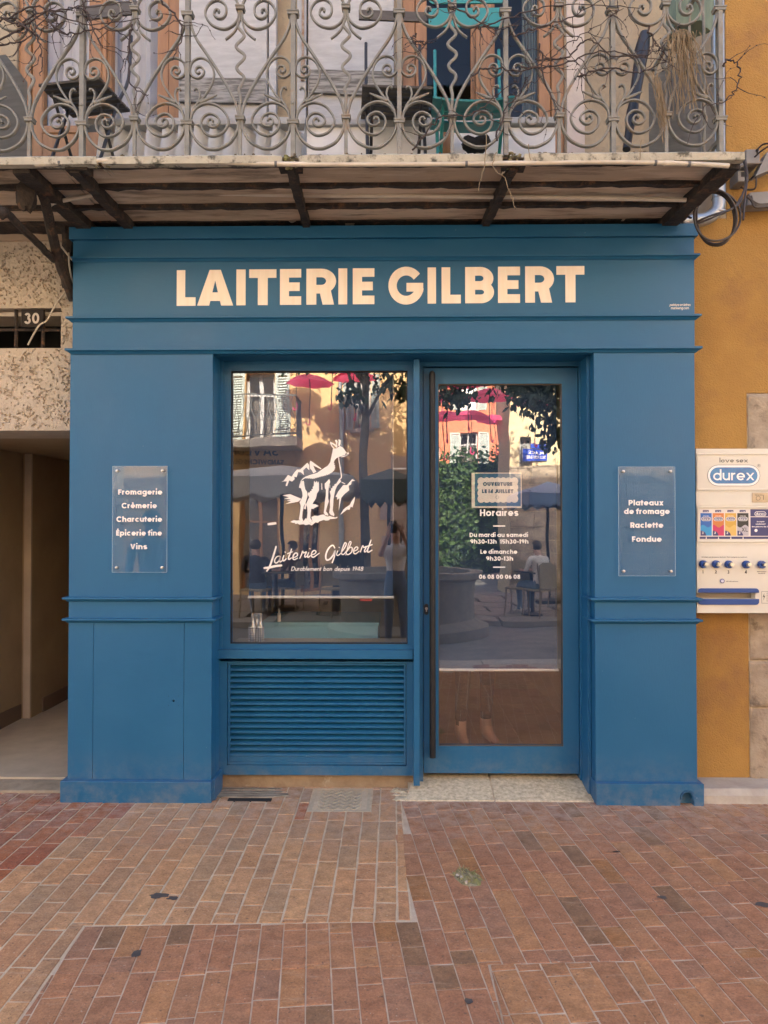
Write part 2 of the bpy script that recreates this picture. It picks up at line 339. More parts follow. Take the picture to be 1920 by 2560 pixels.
# ---------------------------------------------------------------- lettering: every glyph is drawn from strokes
def arc(cx, cy, rx, ry, a0, a1, n=None):
    n = n or max(4, int(abs(a1-a0)/11))
    return [(cx+rx*cos(radians(a0+(a1-a0)*i/n)), cy+ry*sin(radians(a0+(a1-a0)*i/n))) for i in range(n+1)]
def glyph(ch, w, xh=.76, asc=1.04, desc=.30):
    """list of polylines (cap height 1) and the advance width; ('p', ring) is a filled ring"""
    h = w/2; R = (xh-w)/2; S = []; cx = h+R; ym = xh/2
    acc = {'è': ('e','g'), 'é': ('e','a'), 'É': ('E','a')}.get(ch)
    if acc:
        S, adv = glyph(acc[0], w, xh, asc, desc); c = adv/2; y0 = (1 if acc[0] == 'E' else xh)+.10; k = -1 if acc[1] == 'g' else 1
        return S+[[(c-k*.08, y0), (c+k*.10, y0+.20)]], adv
    o = arc(cx, ym, R, R, 0, 360)
    xr = cx+R
    if ch == 'o': return [o], 2*R+w
    if ch == 'a': return [o, [(xr,0),(xr,xh)]], 2*R+w
    if ch == 'b': return [o, [(h,0),(h,asc)]], 2*R+w
    if ch == 'd': return [o, [(xr,0),(xr,asc)]], 2*R+w
    if ch == 'p': return [o, [(h,-desc),(h,xh)]], 2*R+w
    if ch == 'q': return [o, [(xr,-desc),(xr,xh)]], 2*R+w
    if ch == 'c': return [arc(cx, ym, R, R, 48, 312)], 2*R+w*.75
    if ch == 'e': return [arc(cx, ym, R, R, 0, 318), [(h*1.4,ym-.02),(xr+h*.98,ym-.02)]], 2*R+w
    if ch == 'g': return [o, [(xr,xh)]+arc(cx, -.04, R, R*.78, 0, -150)], 2*R+w
    if ch in 'hn':
        r = R*.86; return [[(h,0),(h,asc if ch == 'h' else xh)], arc(h+r, xh-h-r, r, r, 180, 0)+[(h+2*r,0)]], 2*r+w
    if ch == 'm':
        r = R*.74; return [[(h,0),(h,xh)], arc(h+r, xh-h-r, r, r, 180, 0)+[(h+2*r,0)], arc(h+3*r, xh-h-r, r, r, 180, 0)+[(h+4*r,0)]], 4*r+w
    if ch == 'u':
        r = R*.86; return [[(h,xh)]+arc(h+r, h+r, r, r, 180, 360)+[(h+2*r,xh)], [(h+2*r,0),(h+2*r,h+r)]], 2*r+w
    if ch == 'r':
        r = R*.86; return [[(h,0),(h,xh)], arc(h+r, xh-h-r, r, r, 180, 82)], r+w*.9
    if ch == 'i': return [[(h,0),(h,xh)], ('p', arc(h, asc+.02, w*.58, w*.58, 0, 360, 10))], w
    if ch == 'l': return [[(h,0),(h,asc)]], w
    if ch == 't': return [[(h*1.6,0),(h*1.6,xh+.2)], [(-.06,xh-h),(w*1.9,xh-h)]], w*1.75
    if ch == 'f':
        r = w*.9; return [[(h*1.5,0)]+arc(h*1.5+r, asc-h-r*.8, r, r*.8, 180, 80), [(-.06,xh-h),(w*1.9,xh-h)]], w*1.75
    if ch == 's':
        ry = (xh-w)/4; rx = R*.72; c = h+rx
        return [arc(c, xh-h-ry, rx, ry, 25, 270)[:-1]+arc(c, h+ry, rx, ry, 90, -155)], 2*rx+w
    if ch == 'v': return [('p',[(0,xh),(w*1.1,xh),(.36,w*.95),(.72-w*1.1,xh),(.72,xh),(.36+w*.55,0),(.36-w*.55,0)])], .72
    if ch == 'x': return [('p',[(0,xh),(w*1.2,xh),(.70,0),(.70-w*1.2,0)]), ('p',[(.70-w*1.2,xh),(.70,xh),(w*1.2,0),(0,0)])], .70
    if ch == 'L': return [[(h,1),(h,h),(.53,h)]], .53
    if ch == 'I': return [[(h,0),(h,1)]], w
    if ch == 'T': return [[(0,1-h),(.66,1-h)], [(.33,0),(.33,1-w*.9)]], .66
    if ch == 'E': return [[(.56,1-h),(h,1-h),(h,h),(.56,h)], [(w*.9,.505),(.52,.505)]], .56
    if ch == 'F': return [[(.56,1-h),(h,1-h),(h,0)], [(w*.9,.48),(.51,.48)]], .55
    if ch == 'H': return [[(h,0),(h,1)], [(.74-h,0),(.74-h,1)], [(w*.9,.5),(.74-w*.9,.5)]], .74
    if ch == 'N': return [[(h,0),(h,1)], [(.76-h,0),(.76-h,1)], ('p',[(0,1),(w*1.15,1),(.76,0),(.76-w*1.15,0)])], .76
    if ch == 'A': return [('p',[(0,0),(.40-w*.52,1),(.40+w*.52,1),(.40,1-w*1.25),(w*1.12,0)]), ('p',[(.40,1-w*1.25),(.40+w*.52,1),(.80,0),(.80-w*1.12,0)]), [(.20,.25),(.60,.25)]], .80
    if ch == 'V': return [('p',[(0,1),(w*1.12,1),(.39,w*1.2),(.78-w*1.12,1),(.78,1),(.39+w*.52,0),(.39-w*.52,0)])], .78
    if ch in 'PRB':
        ry = .255 if ch == 'B' else .285; ry -= h/2; yc = 1-h-ry; xc = .36
        bowl = [(w*.8,1-h),(xc,1-h)]+arc(xc, yc, ry*1.02, ry, 90, -90)[1:-1]+[(xc,yc-ry),(w*.8,yc-ry)]
        S = [[(h,0),(h,1)], bowl]
        if ch == 'R': S += [('p',[(.30,yc-ry),(.30+w*1.15,yc-ry+.02),(.66,0),(.66-w*1.14,0)])]; return S, .66
        if ch == 'B':
            y2 = yc-ry; r2 = (y2-h)/2
            S += [[(w*.8,h),(.38,h)]+arc(.38, h+r2, r2*1.05, r2, -90, 90)[1:-1]+[(.38,y2),(.30,y2)]]; return S, .38+r2*1.05+h
        return S, .36+ry*1.02+h
    if ch == 'D': return [[(h,0),(h,1)], [(w*.8,1-h),(.30,1-h)]+arc(.30, .5, .5-h, .5-h, 90, -90)[1:-1]+[(.30,h),(w*.8,h)]], .80-h+h
    if ch == 'U':
        r = .33-h/2; return [[(h,1)]+arc(h+r, h+r, r, r, 180, 360)+[(h+2*r,1)]], 2*r+w
    if ch == 'J': return [arc(.24, .26+h*0, .24-h*.2, .26-h, 200, 360)+[(.48-h*.2,1)]], .5
    if ch in 'OQ': return [arc(.51, .5, .51-h, .52-h, 0, 360)], 1.02
    if ch == 'C': return [arc(.51, .5, .51-h, .52-h, 45, 315)], .92
    if ch == 'G': return [arc(.51, .5, .51-h, .52-h, 38, 352), [(.52,.455),(1.0,.455)]], 1.0
    if ch == 'S': return [arc(.30, .735, .27-h*.2, .265-h, 22, 270)[:-1]+arc(.30, .265, .28-h*.2, .265-h, 90, -155)], .60
    if ch == 'X': return [('p',[(0,1),(w*1.2,1),(.72,0),(.72-w*1.2,0)]), ('p',[(.72-w*1.2,1),(.72,1),(w*1.2,0),(0,0)])], .72
    if ch == 'W': return [('p',[(0,1),(w,1),(.30,w),(.48,1),(.60,1),(.78,w),(1.08-w,1),(1.08,1),(.84,0),(.72,0),(.54,.7),(.36,0),(.24,0)])], 1.08
    if ch == '0': return [arc(.34, .5, .34-h, .5-h, 0, 360)], .68
    if ch == '1': return [[(.02,.80),(.30-h,1-h),(.30-h,0)]], .32
    if ch == '2': return [arc(.30, .68, .30-h, .32-h, 165, -30)+[(h,h),(.60,h)]], .60
    if ch == '3': return [arc(.28, .735, .27-h, .265-h, 165, -90), arc(.28, .275, .31-h, .275-h*.6, 90, -165)], .60
    if ch == '4': return [[(.50,0),(.50,1)], ('p',[(.36,1),(.36+w*1.2,1),(w*1.2,.30),(0,.30)]), [(0,.24),(.68,.24)]], .68
    if ch == '5': return [[(.56,1-h),(.12,1-h),(.09,.5)]+arc(.29, .32, .30-h, .32-h, 125, -155)], .60
    if ch in '69':
        a = [arc(.31, .31, .31-h, .31-h, 0, 360), arc(.62, .40, .62-h, .62-h, 185, 118)]
        if ch == '9': a = [[(.62-x,1-y) for x, y in q] for q in a]
        return a, .62
    if ch == '7': return [[(0,1-h),(.54,1-h),(.20,0)]], .58
    if ch == '8': return [arc(.31, .735, .27-h, .265-h, 0, 360), arc(.31, .275, .31-h, .275-h*.7, 0, 360)], .62
    if ch == '-': return [[(0,.40),(.36,.40)]], .36
    if ch == '.': return [('p', arc(h, h, h*1.1, h*1.1, 0, 360, 10))], w
    if ch == '€': return [arc(.4, .5, .36-h, .5-h, 48, 312), [(0,.58),(.5,.58)], [(0,.42),(.5,.42)]], .7
    if ch == '/': return [[(0,-.1),(.36,1.1)]], .4
    return [], .30
def ribbon(M, pts, w, y0, y1, mp, closed=False, taper=None):
    """a stroke of width w along pts laid as a slab whose front is y0; mp maps (u,v) to (x,z)"""
    pts = [V((p[0],p[1])) for p in pts]; n = len(pts); Lf = []; Rt = []
    for i in range(n):
        a = pts[i-1] if i else (pts[-2] if closed else None); b = pts[i+1] if i < n-1 else (pts[1] if closed else None); c = pts[i]
        d1 = (c-a).normalized() if a is not None and (c-a).length > 1e-9 else None
        d2 = (b-c).normalized() if b is not None and (b-c).length > 1e-9 else None
        if d1 is None: d1 = d2
        if d2 is None: d2 = d1
        if d1 is None: return
        n1 = V((-d1.y,d1.x)); n2 = V((-d2.y,d2.x)); m = n1+n2
        if m.length < 1e-6: m = n1
        m.normalize(); k = 1/max(m.dot(n1), .45); ww = w*(taper[i] if taper else 1)/2
        Lf.append(c+m*ww*k); Rt.append(c-m*ww*k)
    fr = [mp(p) for p in Lf]+[mp(p) for p in Rt]
    vs = [(x,y0,z) for x, z in fr]+[(x,y1,z) for x, z in fr]; q = 2*n; fs = []
    for i in range(n-1):
        fs += [(i,i+1,n+i+1,n+i), (q+i,q+i+1,i+1,i), (n+i,n+i+1,q+n+i+1,q+n+i)]
    fs += [(0,n,q+n,q), (n-1,q+n-1,q+2*n-1,2*n-1)]
    M.add(vs, fs)
_PC = [0]
def poly(M, ring, y0, y1, mp): M.prism([mp(V(p)) for p in ring], 'y', y0, y1)
def text_pieces(s, w, xh=.76, track=.115, space=.30):
    x = 0; out = []
    for ch in s:
        if ch == ' ': x += space; continue
        S, adv = glyph(ch, w, xh)
        for q in S:
            if isinstance(q, tuple): out.append(('p', [(a+x,b) for a, b in q[1]]))
            else: out.append(('s', [(a+x,b) for a, b in q]))
        x += adv+track
    return out, x-track
def put_text(M, s, xc, zb, capz, y, w=.21, xh=.76, track=.115, width=None, align='c', slant=0, th=.0015, rot=0, face=-1, space=.30, mirror=False):
    """text with cap height capz (m), baseline zb, centre or start xc, front at y"""
    pcs, W = text_pieces(s, w, xh, track, space)
    sx = (width/W) if width else capz
    x0 = xc-W*sx/2 if align == 'c' else xc
    def mp(p):
        a, b = (p[0]+slant*p[1])*sx, p[1]*capz
        if rot: a, b = a*cos(rot)-b*sin(rot), a*sin(rot)+b*cos(rot)
        return (x0+a, zb+b) if not mirror else (2*xc-(x0+a), zb+b)
    for i, (k, q) in enumerate(pcs):
        yy = y+face*(i%7)*4e-5
        if k == 'p': poly(M, q, yy, y-face*th, mp)
        else:
            c = (V(q[0])-V(q[-1])).length < 1e-6
            ribbon(M, q, w, yy, y-face*th, mp, closed=c)
    return M
# ================================================================ ground
def struct(o, label=None): o['kind'] = 'structure'; return o
ASPH = mat('street_stone', (.20,.185,.165), (.145,.135,.12), scale=3, rough=.85, bump=.6, bscale=40, c3=(.10,.095,.085), s3=2, t3=(.5,.7))
struct(MB().box(-60,60,-90,8,-.30,-.125).build('ground', ASPH))
SLABS = mat('paving_slab', (.24,.21,.17), (.18,.155,.125), scale=2.5, rough=.8, bump=.4, bscale=40)
pav = empty('pavement', (0,-2,0)); pav['kind'] = 'structure'
def clip(poly, p, n):
    """keep the side where (q-p).n >= 0"""
    out = []; m = len(poly)
    for i in range(m):
        a, b = poly[i], poly[(i+1)%m]; da, db = (a-p).dot(n), (b-p).dot(n)
        if da >= 0: out.append(a)
        if da*db < 0: out.append(a+(b-a)*(da/(da-db)))
    return out
def area(p): return abs(sum(p[i].x*p[(i+1)%len(p)].y-p[(i+1)%len(p)].x*p[i].y for i in range(len(p))))/2 if len(p) > 2 else 0
g2 = lambda px, py: G(px, py).to_2d()
# the seams read off the paving: the pale-jointed old patch, the fine-jointed field and a small relaid patch
s0, s1 = g2(1004.6,2010), g2(1030,2303)                # long seam
d1 = (s1-s0).normalized(); nR = V((-d1.y, d1.x));
if nR.x < 0: nR = -nR                                   # points to +x
b0, b1 = g2(212,2315), g2(1030,2304)                   # cross seam
dB = (b1-b0).normalized(); nB = V((-dB.y, dB.x))
if nB.y < 0: nB = -nB                                   # points to the shop
l0, l1 = g2(212,2315), g2(133,2430)                    # seam at the far side
dL = (l1-l0).normalized(); nL = V((-dL.y, dL.x))
if nL.x < 0: nL = -nL                                   # points to +x
pc = [g2(1224,2413), g2(1584,2404)]; cl = g2(1261,2560); cr = g2(1670,2560)
dC = (pc[1]-pc[0]).normalized(); nCt = V((dC.y,-dC.x));
if nCt.y > 0: nCt = -nCt                                # points to the camera
nCl = V((-(cl-pc[0]).y,(cl-pc[0]).x)).normalized(); nCl = nCl if nCl.x > 0 else -nCl
nCr = V((-(cr-pc[1]).y,(cr-pc[1]).x)).normalized(); nCr = nCr if nCr.x < 0 else -nCr
COVX = (X(783,0,1310), X(917,0,1310)); cov_a, cov_b = G(772,2027), G(915,1973)
cov_rect = (G(772,2026).x, G(923,2027).x, G(800,2028).y, G(800,1972).y)
red0, red1 = g2(372,2000), g2(-10,2200); dR = (red1-red0).normalized(); nRed = V((-dR.y,dR.x)); nRed = nRed if nRed.x < 0 else -nRed
hole_c = G(1169,2195).to_2d()
YF = -3.6
pieces = []
def grid(ang, wx, ly, gap, org, xr, yr, seed, field):
    rnd = random.Random(seed); c, s = cos(ang), sin(ang)
    ex, ey = V((c,s)), V((-s,c))
    i0, i1 = int(xr[0]/wx)-1, int(xr[1]/wx)+1
    for i in range(i0, i1+1):
        off = rnd.choice((.0,.5,.5,.0,.25,.75))*ly+rnd.uniform(-.02,.02); y = yr[0]-off
        while y < yr[1]:
            L = ly*(rnd.uniform(.97,1.03) if rnd.random() > .09 else rnd.uniform(.45,.7))
            g = gap/2
            q = [org+ex*(i*wx+g)+ey*(y+g), org+ex*((i+1)*wx-g)+ey*(y+g), org+ex*((i+1)*wx-g)+ey*(y+L-g), org+ex*(i*wx+g)+ey*(y+L-g)]
            y += L
            if field == 'A':
                q = clip(q, s0-nR*.007, -nR)
                if len(q) < 3: continue
                cc = sum(q, V((0,0)))/len(q)
                up = clip(q, b0+nB*.004, nB); dn = clip(clip(q, b0+nB*.004, -nB), l0-nL*.008, -nL)
                if area(dn) > 1e-4 and area(up) > 1e-4 and (cc-l0).dot(nL) < -.05: parts = [q]
                else: parts = [up, dn]
                parts = [clip(p, V((0,.235)), V((0,-1))) for p in parts if len(p) > 2]
            elif field == 'B':
                cc = sum(q, V((0,0)))/4
                if (cc-s0).dot(nR) > 0: parts = [clip(q, V((0,.0)), V((0,-1)))] if cc.x < 1.17 else [clip(q, V((0,.03)), V((0,-1)))]
                else: parts = [clip(clip(q, b0-nB*.004, -nB), l0+nL*.004, nL)]
                np_ = []
                for p in parts:
                    if len(p) < 3: continue
                    for rest, keep in ((clip(p, pc[0]-nCt*.006, -nCt), clip(p, pc[0]-nCt*.006, nCt)),):
                        if len(rest) > 2: np_.append(rest)
                        if len(keep) > 2:
                            a = clip(keep, pc[0]-nCl*.006, -nCl); k2 = clip(keep, pc[0]-nCl*.006, nCl)
                            if len(a) > 2: np_.append(a)
                            if len(k2) > 2:
                                bq = clip(k2, pc[1]-nCr*.006, -nCr)
                                if len(bq) > 2: np_.append(bq)
                parts = np_
            else:
                parts = [clip(clip(clip(q, pc[0], nCt), pc[0], nCl), pc[1], nCr)]
            for p in parts:
                if area(p) < 5e-4: continue
                x0, x1, y0, y1 = cov_rect; m = .012
                bx = [v.x for v in p]; by = [v.y for v in p]
                subs = [p]
                if max(bx) > x0-m and min(bx) < x1+m and max(by) > y0-m and min(by) < y1+m:
                    subs = [clip(p, V((x0-m,0)), V((-1,0))), clip(p, V((x1+m,0)), V((1,0)))]
                    mid = clip(clip(p, V((x0-m,0)), V((1,0))), V((x1+m,0)), V((-1,0)))
                    if len(mid) > 2: subs += [clip(mid, V((0,y0-m)), V((0,-1))), clip(mid, V((0,y1+m)), V((0,1)))]
                for sp in subs:
                    if len(sp) > 2 and area(sp) > 4e-4: pieces.append((sp, field, rnd.random(), rnd.random()))
angB = atan2(-(G(943,1900).x-G(943,2400).x), 1)*0
dvB = (g2(1041,1998)-g2(1241,2522)).normalized(); angB = atan2(-dvB.x, dvB.y)
dvA = (g2(821,2029)-g2(759.6,2296)).normalized(); angA = atan2(-dvA.x, dvA.y)
grid(angA, .0925, .240, .0085, g2(640+475*.3858, 1960+180*.3858), (-2.3,1.2), (-3.5,.75), 3, 'A')
grid(angB, .0882, .2245, .0046, s0, (-2.6,2.9), (-3.5,.6), 5, 'B')
grid(angB, .0915, .238, .0062, pc[0], (-.3,1.0), (-1.6,.3), 9, 'C')
palA = [(.480,.270,.155),(.455,.250,.144),(.415,.240,.146),(.490,.280,.158),(.440,.232,.134),(.385,.240,.152),(.475,.255,.140)]
palB = [(.385,.186,.110),(.362,.172,.104),(.348,.168,.106),(.395,.197,.114),(.355,.176,.108),(.368,.185,.112),(.318,.166,.112),(.400,.202,.108)]
palC = [(.395,.205,.112),(.360,.180,.102),(.340,.168,.098),(.378,.195,.110)]
palR = [(.345,.115,.062),(.310,.102,.060),(.365,.132,.066),(.295,.110,.068),(.285,.120,.080)]
def bcol(p, field, r1, r2):
    c = sum(p, V((0,0)))/len(p)
    if field == 'A':
        pal = palA
        if (c-red0).dot(nRed) > 0 and c.x < X(520): pal = palR
        # the old patch greys off towards the cross seam and is ochre in its middle
    elif field == 'B': pal = palB
    else: pal = palC
    col = V(pal[int(r1*len(pal))%len(pal)])*(.94+.12*r2)
    if field == 'B' and r2 > .94: col = V((.245,.138,.085))
    if field == 'B' and r2 < .04: col = V((.335,.160,.075))
    if field == 'A' and .955 > r2 > .93: col = V((.38,.125,.055))
    col.z *= .86
    return col
def brick_mesh(M, p, z, tilt):
    """low box with a worn, chamfered top; 4-sided or clipped"""
    n = len(p); c = sum(p, V((0,0)))/n; e = .0022
    top = []
    for i in range(n):
        q = p[i]; d = (c-q); d = d.normalized()*min(e*1.5, d.length*.3); top.append(q+d)
    zt = lambda q: z+(q-c).x*tilt[0]+(q-c).y*tilt[1]
    vs = [(q.x,q.y,-.03) for q in p]+[(q.x,q.y,zt(q)-.0022) for q in p]+[(q.x,q.y,zt(q)) for q in top]
    fs = [(i,(i+1)%n,n+(i+1)%n,n+i) for i in range(n)]+[(n+i,n+(i+1)%n,2*n+(i+1)%n,2*n+i) for i in range(n)]+[[2*n+i for i in range(n)]]
    M.add(vs, fs)
def screen_area(p):
    c = sum(p, V((0,0)))/len(p); q = proj((c.x,c.y,0))
    if q[2] < .3 or not (-15 < q[0] < 1935 and q[1] < 2590): return 0
    if q[1] < 1985 and 150 < q[0] < 530: return 0
    k = F/q[2]; return area(p)*k*k*(H/q[2])
def clean(p):
    out = []
    for q in p:
        if not out or (q-out[-1]).length > .0015: out.append(q)
    if len(out) > 2 and (out[0]-out[-1]).length < .0015: out.pop()
    return out
def jit(p, f):
    a = .0022 if f != 'B' else .0008
    out = []
    for i, q in enumerate(p):
        n_ = p[(i+1)%len(p)]; out.append(q+V((rj.uniform(-a,a), rj.uniform(-a,a))))
        if (n_-q).length > .075: out.append((q+n_)/2+V((rj.uniform(-a,a), rj.uniform(-a,a)))*.8)
    return out
rj = random.Random(31)
pieces = [(jit(clean(p), f), f, a, b) for p, f, a, b in pieces]; pieces = [q for q in pieces if len(q[0]) > 2]
pieces.sort(key=lambda t: -screen_area(t[0]))
rb = random.Random(2); rest = MB(); rcol = []
for k, (p, f, a, b) in enumerate(pieces):
    z = rb.uniform(.0006,.0024)+(.0008 if f != 'B' else 0); tl = (rb.uniform(-.010,.010), rb.uniform(-.005,.005)); col = bcol(p, f, a, b)
    if k < 300 and screen_area(p) > 60:
        M = MB(); brick_mesh(M, p, z, tl)
        o = M.build('brick', BRICK, pav); o.color = (*col, 1)
    else:
        n0 = len(rest.v); brick_mesh(rest, p, z, tl); rcol += [col]*(len(rest.v)-n0)
me = bpy.data.meshes.new('brick_field'); me.from_pydata([v-ORG[pav] for v in rest.v], [], rest.f)
at = me.color_attributes.new('tint', 'FLOAT_COLOR', 'POINT')
for i, c in enumerate(rcol): at.data[i].color = (*c, 1)
me.materials.append(BRICK_V)
o = bpy.data.objects.new('brick', me); COL.objects.link(o); o.parent = pav; o['kind'] = 'stuff'
# bedding: the pale joints of the old patch and the tight joints of the rest
MB().prism([(-3.3,.26),(-3.3,-3.6),(1.2,-3.6),(1.2,.26)], 'z', -.12, -.0013).build('bedding_mortar', MORTAR_D, pav)
pa = [V((-3.3,.2605)), V((s0.x,.2605)), s0, s1, b0, l1, l0+(l1-l0)*6.2, V((-3.3,-3.0))]
MB().prism([(q.x,q.y) for q in pa], 'z', -.1, -.0008).build('bedding_mortar', MORTAR, pav)
ca = [pc[0], pc[1], pc[1]+(cr-pc[1])*2, pc[0]+(cl-pc[0])*2]
MB().prism([(q.x,q.y) for q in ca], 'z', -.1, -.0009).build('bedding_mortar', MORTAR_D, pav)
MB().box(1.2005,3.6,-3.6,.26,-.12,-.0012).build('bedding_mortar', MORTAR_D, pav)
# kerb and street beyond the pavement, behind the photographer
kerb = thing('kerb', 'long pale stone kerb edging the brick pavement towards the street', 'kerb', (0,-3.75,0))
xk = -9.0
while xk < 9:
    MB().box(xk+.004, xk+.996, -3.9, -3.603, -.25, .004).build('kerb_stone', SILLSTONE, kerb, bevel=.012); xk += 1.0
for x0, x1 in ((-9,-3.3005),(3.6005,9)):
    struct(MB().box(x0,x1,-3.6,.2,-.12,-.004).build('side_pavement', SLABS))
far = empty('far_pavement', (0,-10,0)); far['kind'] = 'structure'
rs = random.Random(4)
for j in range(7):
    for i in range(13):
        x = -8.2+i*1.25+(j%2)*.6; y = -7.6-j*.72
        MB().prism([(x+rs.uniform(.01,.05),y-.02),(x+1.21,y-rs.uniform(.0,.05)),(x+1.21-rs.uniform(0,.06),y-.69),(x+rs.uniform(.01,.06),y-.67-rs.uniform(0,.03))], 'z', -.12, -.02+rs.uniform(-.004,.004)).build('paving_slab', SLABS, far)
# stained hole with mossy rubble in the bricks
MOSS = mat('mossy_rubble', (.33,.285,.18), (.12,.10,.06), scale=22, rough=.95, bump=1.0, bscale=70, c3=(.19,.18,.06), s3=14, t3=(.45,.6))
hx, hy = hole_c
gap = thing('broken_brick_patch', 'mossy crumbled gap where pavers are broken, below the door', 'hole', (hx,hy,0))
M = MB(); ring = []; n = 26
for k in range(n):
    a = 2*pi*k/n; r = 1+.16*noise.noise(V((cos(a)*2,sin(a)*2,3)))
    ring.append(V((hx+.062*r*cos(a)+.02*sin(a)*-1, hy+.088*r*sin(a), 0)))
vs = [(q.x,q.y,.0005) for q in ring]; m = 5
for j in range(1,m):
    t = j/m
    for q in ring:
        p = V((hx,hy,0)).lerp(q, 1-t)
        vs.append((p.x,p.y,.004+.012*noise.noise(V((p.x*45,p.y*45,0)))+.010*t))
vs.append((hx,hy,.012))
fs = [(j*n+k, j*n+(k+1)%n, (j+1)*n+(k+1)%n, (j+1)*n+k) for j in range(m-1) for k in range(n)]+[((m-1)*n+k,(m-1)*n+(k+1)%n,m*n) for k in range(n)]
M.add(vs, fs); M.build('crumbled_mortar', MOSS, gap)
for k in range(14):
    a = rs.uniform(0,6.28); r = rs.uniform(.2,.9); MB().blob((hx+.05*r*cos(a),hy+.072*r*sin(a),.006), rs.uniform(.006,.015), rs.uniform(.006,.014), rs.uniform(.005,.010), 6, 4, .5, k).build('rubble_bit', MOSS if k%3 else SILLSTONE, gap)
M = MB()
for k in range(90):
    a = rs.uniform(0,6.28); r = rs.uniform(0,.95)**.6; x, y = hx+.055*r*cos(a)-.006, hy+.082*r*sin(a)+.012
    tp = V((rs.gauss(0,.010),rs.gauss(-.004,.008),rs.uniform(.006,.022))); p = V((x,y,.004)); s_ = V((rs.uniform(-1,1),rs.uniform(-1,1),0)).normalized()*rs.uniform(.002,.005)
    M.add([p-s_,p+s_,p+tp*.6+s_*.8,p+tp],[(0,1,2,3)])
M.build('moss_tufts', mat('yellow_moss', (.27,.25,.09), (.36,.31,.17), scale=30, rough=.95), gap)
# manhole cover
x0,x1,y0,y1 = cov_rect
CAST = mat('worn_cast_iron', (.52,.44,.31), (.40,.33,.23), scale=14, rough=.6, metal=.1, bump=.4, bscale=90)
CASTD = mat('cast_iron_grooves', (.075,.063,.048), rough=.8)
cv = thing('manhole_cover', 'square cast iron utility cover with chevron tread set in bricks', 'manhole cover', ((x0+x1)/2,(y0+y1)/2,0))
MB().box(x0,x1,y0,y1,-.03,-.006).build('base_plate', CASTD, cv)
M = MB(); e = .016
M.box(x0,x1,y0,y0+e,-.01,.001).box(x0,x1,y1-e,y1,-.01,.001).box(x0,x0+e,y0+e,y1-e,-.01,.001).box(x1-e,x1,y0+e,y1-e,-.01,.001)
M.build('frame', CAST, cv)
M = MB(); nx, ny = 8, 6; ax0, ax1, ay0, ay1 = x0+.045, x1-.055, y0+.024, y1-.024
for i in range(nx):
    for j in range(ny):
        cx = ax0+(i+.5)*(ax1-ax0)/nx; cy = ay0+(j+.5)*(ay1-ay0)/ny; sgn = 1 if i%2 else -1; u = (ax1-ax0)/nx*.47; vv = (ay1-ay0)/ny*.42
        if abs(cx-(ax0+ax1)/2) < .03 and abs(cy-(ay0+ay1)/2) < .02: continue
        M.bar((cx-u,cy-sgn*vv,-.004),(cx+u,cy+sgn*vv,-.004),vv*.85,.014,up=(0,0,1))
M.build('chevron_tread', CAST, cv)
M = MB(); M.lathe(((ax0+ax1)/2-.012,(ay0+ay1)/2,-.006),[(.015,0),(.015,.0055)],14).lathe(((ax0+ax1)/2+.012,(ay0+ay1)/2,-.006),[(.015,0),(.015,.005)],14)
M.build('maker_emblem', CAST, cv)
M = MB()
for i in range(4): M.box(x0+.022+.0,x0+.036,y0+.04+i*.06,y0+.07+i*.06,-.008,-.001)
for i in range(4): M.box(x1-.045,x1-.026,y0+.04+i*.06,y0+.075+i*.06,-.008,-.001)
M.build('raised_marking', CAST, cv)
# timber and rubble gully beside the pier
gx0, gx1 = G(548,1975).x, G(735,1975).x
gl = thing('old_gully', 'old weathered gully bars in the ground under the louvre panel', 'gully', ((gx0+gx1)/2,.1,0))
OLDW = mat('weathered_strip', (.36,.32,.25), (.13,.11,.085), scale=10, rough=.9, stretch=(1,8,3), bump=.8, bscale=40, bstretch=(1,6,1))
for k in range(4):
    y = .045+k*.040; MB().prism([(gx0-.03+rs.uniform(0,.02),y),(gx1-rs.uniform(0,.16),y+rs.uniform(-.004,.004)),(gx1-rs.uniform(0,.12),y+.027),(gx0-.02,y+.029)], 'z', -.02, .006+rs.uniform(-.002,.003)).build('bar', OLDW, gl)
MB().box(gx0+.09,gx0+.34,-.012,.030,-.02,.0062).build('dark_slot', BLACKHOLE, gl)
# mortar smears by the doorstep and a dirt hole by the passage
sm = thing('mortar_smear', 'lump of pale mortar smeared beside the doorstep and the post', 'mortar', (G(1000,1990).x,G(1000,1990).y,0))
M = MB()
for k in range(16):
    q = G(rs.uniform(985,1040), rs.uniform(1970,2000)); M.blob((q.x,q.y,-.001), rs.uniform(.012,.045), rs.uniform(.012,.03), rs.uniform(.004,.009), 9, 5, .6, k)
M.build('smear', DOORSTONE, sm, smooth=True)
q = G(72,1967)
ho = thing('dirt_hole', 'dark earth hole in the paving before the passage doorway', 'hole', (q.x,q.y,0))
DIRT = mat('damp_earth', (.055,.042,.028), (.03,.022,.015), scale=20, rough=.95, bump=1, bscale=60)
M = MB(); M.blob((q.x,q.y,.0), .105, .075, .009, 22, 6, .35, 3); M.blob((q.x-.06,q.y+.07,.0), .09, .018, .008, 14, 5, .5, 6); M.build('earth', DIRT, ho, smooth=True)
